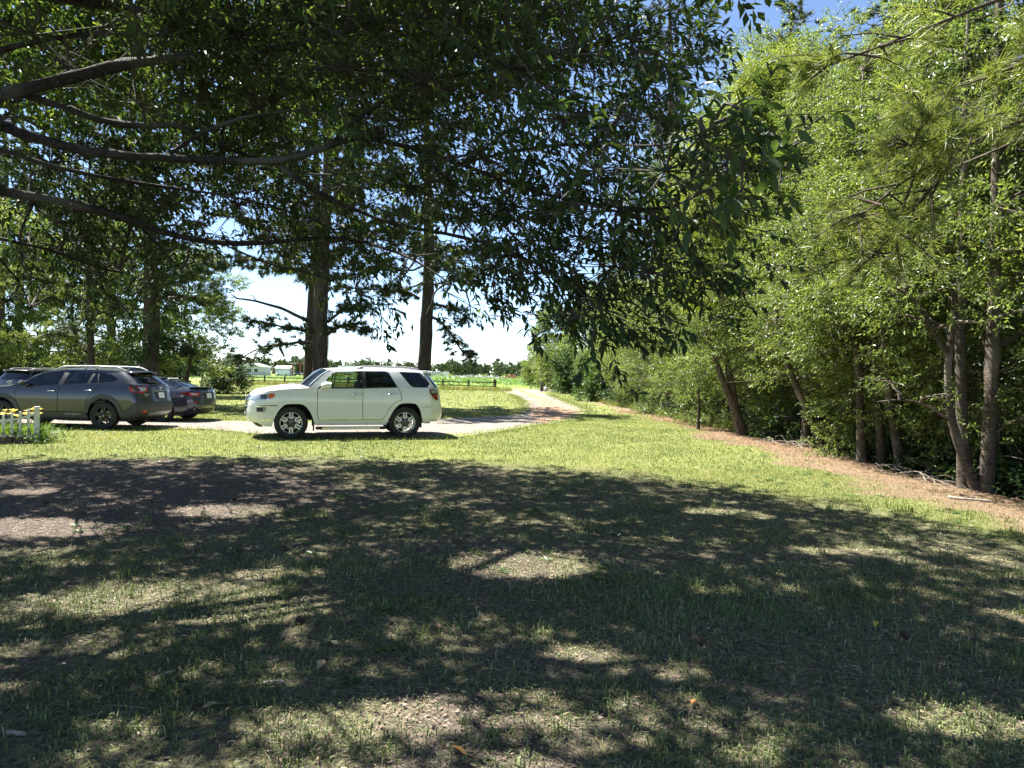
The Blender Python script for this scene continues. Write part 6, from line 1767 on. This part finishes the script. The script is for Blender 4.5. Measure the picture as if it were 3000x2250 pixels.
def navy_sedan():
    sh = Shell([(.18, .80), (.3, .87), (.45, .91), (.62, .93), (.78, .925), (.9, .90), (1.0, .86), (1.06, .80), (1.2, .71), (1.35, .60), (1.45, .48)],
               [(.18, -.80), (.4, -.93), (.6, -.95), (.75, -.92), (.85, -.80), (1.5, .6)],
               [(.18, 3.65), (.34, 3.82), (.5, 3.88), (.7, 3.87), (.9, 3.84), (1.0, 3.82), (1.08, 3.74), (1.5, 3.0)], ar=.45, pr=2.6)
    c = Car('sedan', 'low dark blue sedan parked behind the grey wagon', 'car', (-13.73, 22.3, 0), R(-.5), sh)
    P = CM['navy']
    fa = arc_pts(0, .345, .40, .42, 185, -5, 13); ra = arc_pts(2.775, .345, .40, .42, 185, -5, 13)
    c.hull(-.55, 3.45, [(0, .41, .79), (2.775, .41, .79)], .92, .2)
    for sd in (-1, 1):
        c.side([(-.62, .26), (-.42, .24)] + [tuple(q) for q in fa] + [(.44, .27), (.43, .93), (.42, .99), (.1, .96), (-.3, .90), (-.62, .82)], 'fender', P, None, 0, sd)
        d1 = c.side([(.455, .27), (.445, .985), (1.50, 1.01), (1.47, .6), (1.49, .27)], 'door', P, None, 0, sd)
        d2 = c.side([(1.505, .27), (1.487, .6), (1.515, 1.01), (2.52, 1.03), (2.45, .80), (2.35, .62), (2.33, .27)], 'door', P, None, 0, sd)
        c.side([(2.345, .27), (2.365, .62), (2.465, .80), (2.535, 1.03), (3.0, 1.05), (3.3, 1.055), (3.58, 1.045), (3.58, .26), (3.2, .22)] + [tuple(q) for q in ra[::-1]], 'quarter_panel', P, None, 0, sd)
        c.side([(.62, 1.0), (.95, 1.20), (1.3, 1.335), (1.55, 1.36), (1.50, 1.02)], 'window', CM['tinted'], d1, -.01, sd, fl=0)
        c.side([(1.60, 1.362), (2.0, 1.35), (2.35, 1.28), (2.68, 1.13), (2.60, 1.045), (1.56, 1.022)], 'window', CM['tinted'], d2, -.01, sd, fl=0)
        c.side([(1.55, 1.362), (1.60, 1.364), (1.56, 1.018), (1.50, 1.015)], 'pillar', CM['trim'], None, -.004, sd)
        c.side([(.43, .99), (.85, 1.20), (1.25, 1.345), (1.6, 1.395), (2.0, 1.39), (2.4, 1.335), (2.8, 1.215), (3.22, 1.075), (3.0, 1.057), (2.61, 1.042), (2.69, 1.13), (2.36, 1.29), (2.0, 1.36), (1.55, 1.37), (1.3, 1.345), (.94, 1.21), (.60, 1.0)], 'roof_side', P, None, 0, sd)
        tl = c.side([(3.30, .945), (3.58, .95), (3.58, .83), (3.45, .87)], 'tail_light', CM['reddark'], None, .008, sd)
        c.end([(sd * .48, .93), (sd * .90, .955), (sd * .90, .83), (sd * .62, .81), (sd * .55, .86)], 'tail_light', CM['red'], False, None, .012)
        c.end([(sd * .60, .905), (sd * .82, .915), (sd * .80, .855), (sd * .65, .85)], 'lamp_lens', CM['lamp'], False, None, .02)
        c.end([(sd * .66, .64), (sd * .78, .64), (sd * .78, .61), (sd * .66, .61)], 'reflector', CM['red'], False, None, .012)
        c.end([(sd * .42, .42), (sd * .74, .46), (sd * .70, .32), (sd * .45, .30)], 'exhaust', CM['chrome'], False, None, .022)
        c.end([(sd * .46, .40), (sd * .70, .435), (sd * .67, .335), (sd * .48, .32)], 'exhaust_opening', CM['under'], False, None, .03)
        MB().box((.72, sd * .98, 1.06), (.14, .18, .11), bev=.04).build('mirror', CM['black'], c.t)
    c.span([(-.62, .82, .24, .03), (-.3, .90, .16, .06), (.1, .96, .10, .07), (.43, .99, .14, .06)], 'hood', P, p=2.6)
    c.span([(.43, .99, .16, .06), (.85, 1.20, .18, .06), (1.25, 1.345, .2, .04)], 'windshield', CM['tinted'], up=(-1, 0, 1))
    c.span([(1.25, 1.345, .2, .04), (1.6, 1.396, .05, .045), (2.0, 1.391, 0, .045), (2.4, 1.336, -.08, .045)], 'roof', CM['black'], p=2.8)
    c.span([(2.4, 1.336, -.08, .045), (2.8, 1.216, -.14, .045), (3.22, 1.076, -.16, .03)], 'rear_window', CM['tinted'], up=(.3, 0, 1))
    tr = c.span([(3.22, 1.076, -.16, .03), (3.45, 1.06, -.20, .03), (3.58, 1.046, -.235, .028)], 'trunk_lid', P, p=2.6)
    n = 13; ts = np.linspace(-1, 1, n)
    V = np.concatenate([np.c_[[3.50 + .24 * (1 - t * t), 3.62 + .24 * (1 - t * t), 3.62 + .24 * (1 - t * t), 3.50 + .24 * (1 - t * t)], np.full(4, t * .72), [1.062, 1.108, 1.095, 1.05]] for t in ts])
    F = [[i * 4 + k, i * 4 + (k + 1) % 4, (i + 1) * 4 + (k + 1) % 4, (i + 1) * 4 + k] for i in range(n - 1) for k in range(4)]
    MB().add(V, F).build('spoiler', P, c.t, True)
    c.fascia([(-.62, .26), (-.62, .82)], 'front_bumper', P)
    c.fascia([(3.58, .62), (3.58, 1.046)], 'trunk_face', P, False)
    bp = c.fascia([(3.58, .26), (3.58, .62)], 'rear_bumper', P, False, None, .008)
    c.end([(-.82, .50), (-.72, .50), (-.40, .42), (.40, .42), (.72, .50), (.82, .50), (.74, .27), (-.74, .27)], 'diffuser', CM['trim'], False, bp, .016)
    rec = c.end([(-.36, .93), (.36, .93), (.32, .72), (-.32, .72)], 'plate_recess', CM['trim'], False, None, .006)
    c.end([(-.155, .90), (.155, .90), (.155, .745), (-.155, .745)], 'plate', CM['plate'], False, rec, .014)
    a = np.linspace(0, 2 * math.pi, 19)
    MB().tube(np.c_[np.full(19, 3.845), .055 * np.cos(a), .99 + .045 * np.sin(a)], .006, 5, False).build('emblem', CM['chrome'], c.t, True)
    MB().box((1.9, 0, .4), (3.0, 1.5, .1)).build('floor_pan', CM['under'], c.t)
    for y in (-.36, .36): seat((1.5, y, .55), c.t)
    seat((2.3, 0, .55), c.t, 1.25)
    for x in (0.0, 2.775):
        for sd in (-1, 1): c.wheel(x, sd, .345, .235, .245, .80, 'sedan', .343)

def build_cars():
    dx, dy = -math.sin(R(17.34)), math.cos(R(17.34))
    white_suv('suv', 'white sport utility vehicle parked on the gravel at the middle', (-5.395 + dx * .955, 16.707 + dy * .955, 0), R(17.34))
    grey_wagon()
    navy_sedan()
    white_suv('suv', 'black sport utility vehicle half out of the picture at the left edge', (-20.3, 31.4, 0), R(-96), 'black', 'wagon', .88, False)
# ------------------------------------------------------------------ far buildings, poles, things lying about
def gable(name, label, x0, x1, y, dep, eave, ridge, wall, roof, doors=(), along=True):
    cx = (x0 + x1) / 2; w = x1 - x0
    t = thing(name, label, 'building', (cx, y, 0))
    MB().box((0, dep / 2, eave / 2), (w, dep, eave)).build('wall', wall, t)
    o = .35
    if along:
        V = [(-w / 2 - o, -o, eave - .05), (w / 2 + o, -o, eave - .05), (w / 2 + o, dep / 2, ridge), (-w / 2 - o, dep / 2, ridge), (w / 2 + o, dep + o, eave - .05), (-w / 2 - o, dep + o, eave - .05)]
        F = [(0, 1, 2, 3), (3, 2, 4, 5), (0, 3, 5), (1, 4, 2), (0, 5, 4, 1)]
    else:
        V = [(-w / 2 - o, -o, eave - .05), (0, -o, ridge), (w / 2 + o, -o, eave - .05), (-w / 2 - o, dep + o, eave - .05), (0, dep + o, ridge), (w / 2 + o, dep + o, eave - .05)]
        F = [(0, 1, 4, 3), (1, 2, 5, 4), (0, 2, 1), (3, 4, 5), (0, 3, 5, 2)]
    MB().add(V, F).build('roof', roof, t)
    dm = CM['trim']
    for (a, b, z0, z1, nm) in doors:
        MB().box(((a + b) / 2 - cx, -.02, (z0 + z1) / 2), (b - a, .1, z1 - z0)).build(nm, dm, t)
    return t

def build_far_things():
    white = plain('white_siding', (.5, .5, .49), .7, var=.06); tin = plain('metal_roof', (.62, .62, .62), .45, .2, var=.12); rust = plain('rusty_roof', (.5, .38, .28), .6, var=.35, vscale=.4)
    gable('farm_building', 'long low white building with rust-streaked roof far beyond the field', -113, -101, 255, 8, 3.2, 4.1, white, rust, ((-110.5, -107, .8, 2.3, 'door'), (-103.2, -102, .6, 2.4, 'door')))
    gable('farm_building', 'white gabled building far beyond the field, right of the rusty roof', -100.5, -91.5, 250, 9, 3.3, 4.6, white, tin, ((-99.6, -98.9, .6, 2.4, 'door'), (-97.2, -95.6, 1.3, 2.4, 'window'), (-94.4, -93.2, 1.3, 2.4, 'window')), False)
    gable('farm_building', 'small white shed at the right end of the far buildings', -91, -85.5, 262, 6, 3.0, 3.9, white, tin, ((-90, -88.5, .6, 2.3, 'door'),))
    t = thing('forecourt_canopy', 'flat red-edged canopy on tall posts far beyond the field', 'canopy', (-82.3, 262, 0))
    redm = plain('canopy_red', (.34, .05, .04), .6); stl = plain('canopy_steel', (.32, .33, .33), .6)
    MB().box((0, 2.5, 4.95), (6.4, 5, .42)).build('roof', stl, t); MB().box((1.4, -.05, 4.92), (3.8, .1, .36)).build('fascia', redm, t)
    for x in (-2.3, .6, 2.6): MB().box((x, 1.0, 2.4), (.42, .42, 4.75)).build('post', redm, t)
    # parked vehicles and trailers, a few pixels each
    def wheels(t, xs, y, r_=.42):
        for x in xs: MB().lathe([(0, 0), (r_, 0), (r_, .25), (0, .25)], 'y', 14, (x, y, r_)).build('wheel', CM['rubber'], t)
    def trailer(lb, x0, x1, y, z0, z1, m, n='trailer'):
        t = thing(n, lb, 'trailer', ((x0 + x1) / 2, y, 0)); w = x1 - x0
        MB().box((0, 1.2, (z0 + z1) / 2), (w, 2.4, z1 - z0), bev=.05).build('body', m, t)
        MB().box((0, 1.2, z0 - .08), (w * .96, 1.6, .14)).build('frame', CM['under'], t)
        wheels(t, (w * .28, w * .4), -.02)
        MB().box((-w * .35, .3, z0 / 2), (.12, .12, z0)).build('landing_leg', CM['under'], t)
        return t
    silver = plain('trailer_silver', (.42, .45, .50), .5, .3); wh = plain('trailer_white', (.72, .75, .80), .5)
    trailer('silver box trailer beyond the crop, left of the white one', -35.6, -31.2, 300, .95, 2.75, silver)
    trailer('white box trailer beyond the crop at the right', -30.6, -27.8, 300, .95, 2.7, wh)
    trailer('white trailer roof showing above the white car', -72, -66, 282, 1.2, 4.4, wh)
    def car(lb, nm, x, y, m, L=4.6, h=1.6, cab=(.28, .95)):
        t = thing(nm, lb, 'car', (x, y, 0))
        MB().box((0, .9, .72), (L, 1.8, .62), bev=.12).build('body', m, t)
        a, b = -L / 2 + L * cab[0], -L / 2 + L * cab[1]
        V = [(a, .12, 1.0), (b, .12, 1.0), (b, 1.7, 1.0), (a, 1.7, 1.0), (a + .5, .25, h), (b - .3, .25, h), (b - .3, 1.55, h), (a + .5, 1.55, h)]
        MB().add(V, [(0, 1, 5, 4), (1, 2, 6, 5), (2, 3, 7, 6), (3, 0, 4, 7), (4, 5, 6, 7)]).build('cabin', m, t)
        wheels(t, (-L * .3, L * .3), -.02, .34)
    car('white van parked by the far canopy', 'van', -86.2, 256, wh, 4.8, 2.2, (.05, 1.0))
    car('dark pickup parked under the far canopy', 'pickup', -80.4, 258, CM['black'], 5.2, 1.75, (.15, .55))
    # low heaps at the end of the field
    r = np.random.default_rng(71)
    def heap(nm, lb, x0, x1, y, h, m, n, cat):
        P = np.c_[r.uniform(x0, x1, n), y + r.normal(size=n) * 1.5, np.zeros(n)]
        prof = np.sin(np.pi * np.clip((P[:, 0] - x0) / (x1 - x0), 0, 1)) ** .6
        P[:, 2] = r.uniform(0, 1, n) * h * prof
        V, F, k = leaf_geo(P, r.normal(size=(n, 3)), r.normal(size=(n, 3)), r.uniform(.4, .9, n), r.uniform(.3, .7, n), False, .8)
        o = mesh_obj(nm, V, F, m, None, False, np.repeat(r.random(n), k)); tag(o, lb, cat, kind='stuff')
    heap('rubble_heap', 'low pale heap of rubble along the end of the crop field', -24, 1, 225, 1.35, leaf_mat('pale_rubble', (.3, .28, .27), (.5, .48, .46), (.7, .68, .66), 0, .9, .2), 900, 'rubble')
    heap('debris_heap', 'rust-coloured debris heap at the right end of the crop field', -2.5, 2.2, 222, 1.75, leaf_mat('rusty_debris', (.16, .07, .04), (.34, .17, .09), (.5, .33, .2), 0, .9, .2), 300, 'debris')
    # power line
    wood = plain('pole_wood', (.20, .175, .15), .9, var=.3); wire = plain('wire', (.06, .06, .065), .6)
    poles = [(-132, 134), (-61.5, 122), (5.9, 112), (72, 101)]
    names = ['utility pole at the far left of the power line', 'utility pole seen between the ivy-clad pine and the sapling', 'utility pole rising out of the bushes at the drive end', 'utility pole at the right behind the woods']
    for (x, y), lb in zip(poles, names):
        t = thing('utility_pole', lb, 'pole', (x, y, 0), .16, 'poles of the power line')
        MB().tube([(0, 0, -.3), (0, 0, 6), (0, 0, 12.4)], [.2, .17, .13], 10).build('pole', wood, t, True)
        MB().box((0, 0, 11.6), (.14, 2.2, .16)).build('crossarm', wood, t)
        for q in (-.95, .0, .95): MB().lathe([(.0, 11.9), (.06, 11.86), (.08, 11.75), (.05, 11.68)], 'z', 8, (0, q, 0)).build('insulator', CM['lightgrey'], t)
    for j, q in enumerate((-.95, .0, .95)):
        mb = MB()
        for (a, b) in zip(poles[:-1], poles[1:]):
            u = np.linspace(0, 1, 15)
            mb.tube(np.c_[a[0] + (b[0] - a[0]) * u, a[1] + (b[1] - a[1]) * u + q, 11.95 - 1.5 * np.sin(u * math.pi)], .022, 4, False)
        o = mb.build('power_wire', wire); tag(o, ('nearest of the three power wires above the field', 'middle one of the three power wires above the field', 'farthest of the three power wires above the field')[j], 'wire', 'power wires strung along the road')

def build_fallen():
    r = np.random.default_rng(81)
    gzz = lambda x, y: float(gz(x, y))
    pale = bark_mat('bleached_wood', (.16, .13, .10), (.38, .33, .27), (9, 9, 9)); dk = plain('dead_twig', (.14, .11, .085), .9, var=.4, vscale=30)
    def stick(nm, lb, pts, rad, m):
        x0, y0 = pts[0]
        P = np.array([(x - x0, y - y0, gzz(x, y) - gzz(x0, y0) + rad * .8 + (.01 if 0 < i < len(pts) - 1 else 0)) for i, (x, y) in enumerate(pts)])
        Q = jig(P, 2)
        o = MB().tube(Q, np.linspace(rad, rad * .6, len(Q)), 7, True, .1).build(nm, m, None, True)
        o.location = (x0, y0, gzz(x0, y0)); tag(o, lb, 'stick')
    stick('fallen_branch', 'pale curved stick lying on the pine straw at the right', [(6.30, 9.78), (6.28, 9.62), (6.38, 9.52), (6.55, 9.45), (6.66, 9.42)], .022, pale)
    stick('fallen_twig', 'short broken pale twig on the shaded ground at the lower left', [(-1.80, 3.68), (-1.85, 3.60), (-1.84, 3.55)], .011, pale)
    stick('fallen_twig', 'short thick pale twig left of the bottom centre', [(-1.28, 3.57), (-1.20, 3.585), (-1.17, 3.58)], .010, pale)
    stick('fallen_twig', 'white chip of wood at the bottom left corner', [(-2.22, 3.02), (-2.16, 3.00), (-2.13, 3.01)], .013, pale)
    stick('fallen_twig', 'thin straight twig in the grass at the lower left', [(-1.95, 3.30), (-1.80, 3.27), (-1.72, 3.28)], .006, dk)
    stick('fallen_twig', 'thin hooked twig in the grass right of centre', [(1.60, 4.42), (1.56, 4.30), (1.62, 4.22), (1.72, 4.24)], .006, dk)
    stick('fallen_twig', 'long bare twig across the dark soil at the left', [(-3.2, 6.1), (-2.9, 6.0), (-2.6, 6.02)], .009, dk)
    # brush heaped on the lip of the ditch
    t = thing('brush_pile', 'tangle of thin bare branches on the lip of the ditch', 'brush', (7.0, 12.4, gzz(7.0, 12.4)))
    for i in range(20):
        a = r.uniform(1.2, 2.0); y0 = r.uniform(-1.2, .9); L = r.uniform(.6, 1.4)
        p0 = np.array([r.uniform(-.25, .15), y0, .02]); p2 = p0 + np.array([r.uniform(-.1, .3), -L, r.uniform(-.12, .02)]); p1 = (p0 + p2) / 2 + np.array([r.normal() * .1, 0, r.uniform(.05, .22)])
        MB().tube(jig(np.array([p0, p1, p2]), 2), .0055 * r.uniform(.6, 1.3), 5).build('branch', pale if i % 2 else dk, t)
    t = thing('brush_pile', 'thin bare branches by the foot of the forked tree', 'brush', (6.8, 17.6, gzz(6.8, 17.6)))
    for i in range(12):
        y0 = r.uniform(-1.2, 1.4); L = r.uniform(.5, 1.5)
        p0 = np.array([r.uniform(-.2, .2), y0, .02]); p2 = p0 + np.array([r.uniform(-.2, .3), -L, r.uniform(0, .1)]); p1 = (p0 + p2) / 2 + np.array([r.normal() * .1, 0, r.uniform(.05, .25)])
        MB().tube(jig(np.array([p0, p1, p2]), 2), .0055 * r.uniform(.6, 1.3), 5).build('branch', dk if i % 2 else pale, t)
    # single fallen leaves
    cols = {'tan': leaf_mat('tan_dead_leaf', (.2, .12, .07), (.36, .24, .15), (.5, .4, .3), .1, .7), 'orange': leaf_mat('orange_dead_leaf', (.3, .1, .03), (.5, .22, .06), (.6, .35, .1), .15, .7), 'yellow': leaf_mat('yellow_dead_leaf', (.5, .35, .05), (.62, .46, .08), (.7, .55, .15), .2, .7), 'pale': leaf_mat('bleached_dead_leaf', (.5, .46, .4), (.62, .58, .52), (.7, .68, .62), .1, .7)}
    for (x, y, L, cn, lb) in ((-1.04, 3.79, .11, 'tan', 'large tan dead leaf on bare soil left of the bottom centre'), (-1.42, 3.30, .12, 'tan', 'curled brown dead leaf in the grass at the lower left'), (2.50, 4.62, .085, 'yellow', 'single yellow leaf in the grass at the right'),
                              (.95, 3.44, .075, 'orange', 'orange-brown dead leaf at the bottom right of centre'), (1.13, 7.06, .12, 'pale', 'bleached white leaf in the middle of the shaded grass'), (-.72, 6.0, .09, 'tan', 'tan dead leaf below the sunlit patch'),
                              (-.45, 4.4, .08, 'tan', 'small tan leaf near the picture centre bottom'), (1.35, 6.5, .07, 'pale', 'pale scrap of leaf beyond the thin hooked twig'), (-.2, 2.95, .08, 'orange', 'russet leaf at the very bottom of the picture'), (2.0, 3.9, .07, 'tan', 'tan leaf in the long grass at the lower right')):
        P = np.array([[-L / 2, 0, .012]]); 
        V, F, k = leaf_geo(P, np.array([[1, 0, .12]]), np.array([[0, .15, 1.0]]), L, L * .42, True, .5, .3)
        o = mesh_obj('fallen_leaf', V, F, cols[cn], None, True, np.full(k, .5)); o.location = (x, y, gzz(x, y) + .012); o.rotation_euler = (0, 0, r.uniform(0, 6.28)); tag(o, lb, 'leaf', 'single fallen leaves')
    # pine cones
    cm = plain('pine_cone_scales', (.075, .045, .03), .85, var=.4, vscale=60)
    mb = MB()
    for i in range(70):
        f = i / 70; a = i * 2.399; rr = .028 * math.sin(math.pi * (.12 + .8 * f)) ** .8
        p = np.array([math.cos(a) * rr, math.sin(a) * rr, .075 * f]); d = np.array([math.cos(a), math.sin(a), .5])
        s = np.array([-math.sin(a), math.cos(a), 0]) * .009
        e = p + d * .012
        mb.add([p - s * .6, p + s * .6, e + s, e + (0, 0, .006), e - s], [(0, 1, 2, 4), (4, 2, 3)])
    mb.lathe([(.004, 0), (.022, .012), (.02, .045), (.004, .072)], 'z', 10)
    cone = None
    for i, (x, y, lb) in enumerate(((6.52, 9.62, 'pine cone beside the pale curved stick'), (1.18, 4.23, 'dark pine cone in the grass right of the bottom centre'), (2.6, 4.4, 'pine cone in the grass near the single yellow leaf'), (-1.35, 4.48, 'pine cone on the soil left of centre'), (-3.5, 8.6, 'pine cone on the brown litter at the left'), (-5.6, 8.2, 'pine cone on the litter toward the picket fence'))):
        if cone is None: cone = mb.build('pine_cone', cm); o = cone
        else: o = cone.copy(); link(o)
        o.location = (x, y, gzz(x, y) + .02); o.scale = (.65, .65, .65); o.rotation_euler = (1.45, 0, i * 1.9); tag(o, lb, 'pine cone', 'pine cones lying on the lawn')

def build_weeds():
    r = np.random.default_rng(95)
    x, y = wedge(3600, 3, 30, r)
    cl = sst(.45, .62, fbm(x, y, .8, 96)) * (1 - .8 * bare_mask(x, y)) * (1 - straw_mask(x, y))
    k = (r.random(len(x)) < cl) & (x < edge_x(y) - .4) & ~in_poly(x, y, DR_POLY)
    x = x[k]; y = y[k]; m = 6
    a = np.repeat(r.random(len(x)) * 6.28, m) + np.tile(np.arange(m) / m * 6.28, len(x)) + r.normal(size=len(x) * m) * .25
    P = np.c_[np.repeat(x, m), np.repeat(y, m), np.repeat(gz(x, y), m) + .012]
    D = np.c_[np.cos(a), np.sin(a), r.uniform(.15, .7, len(a))]
    sz = np.repeat(r.uniform(.035, .085, len(x)), m)
    V, F, kk = leaf_geo(P, D, np.tile((0, 0, 1.0), (len(P), 1)), sz, sz * .45, False, .25, .3)
    o = mesh_obj('lawn_weeds', V, F, LEAF_SHRUB, None, False, np.repeat(np.clip(.6 + r.normal(size=len(P)) * .18, 0, 1), kk))
    tag(o, 'small broad-leaved weeds and clover dotted through the lawn', 'weeds', kind='stuff')
# ------------------------------------------------------------------ build
build_ground()
build_drive()
great_tree()
build_pines()
build_woods()
build_far()
build_fence()
build_cars()
build_bed()
build_far_things()
build_fallen()
build_grass()
build_litter()
build_weeds()
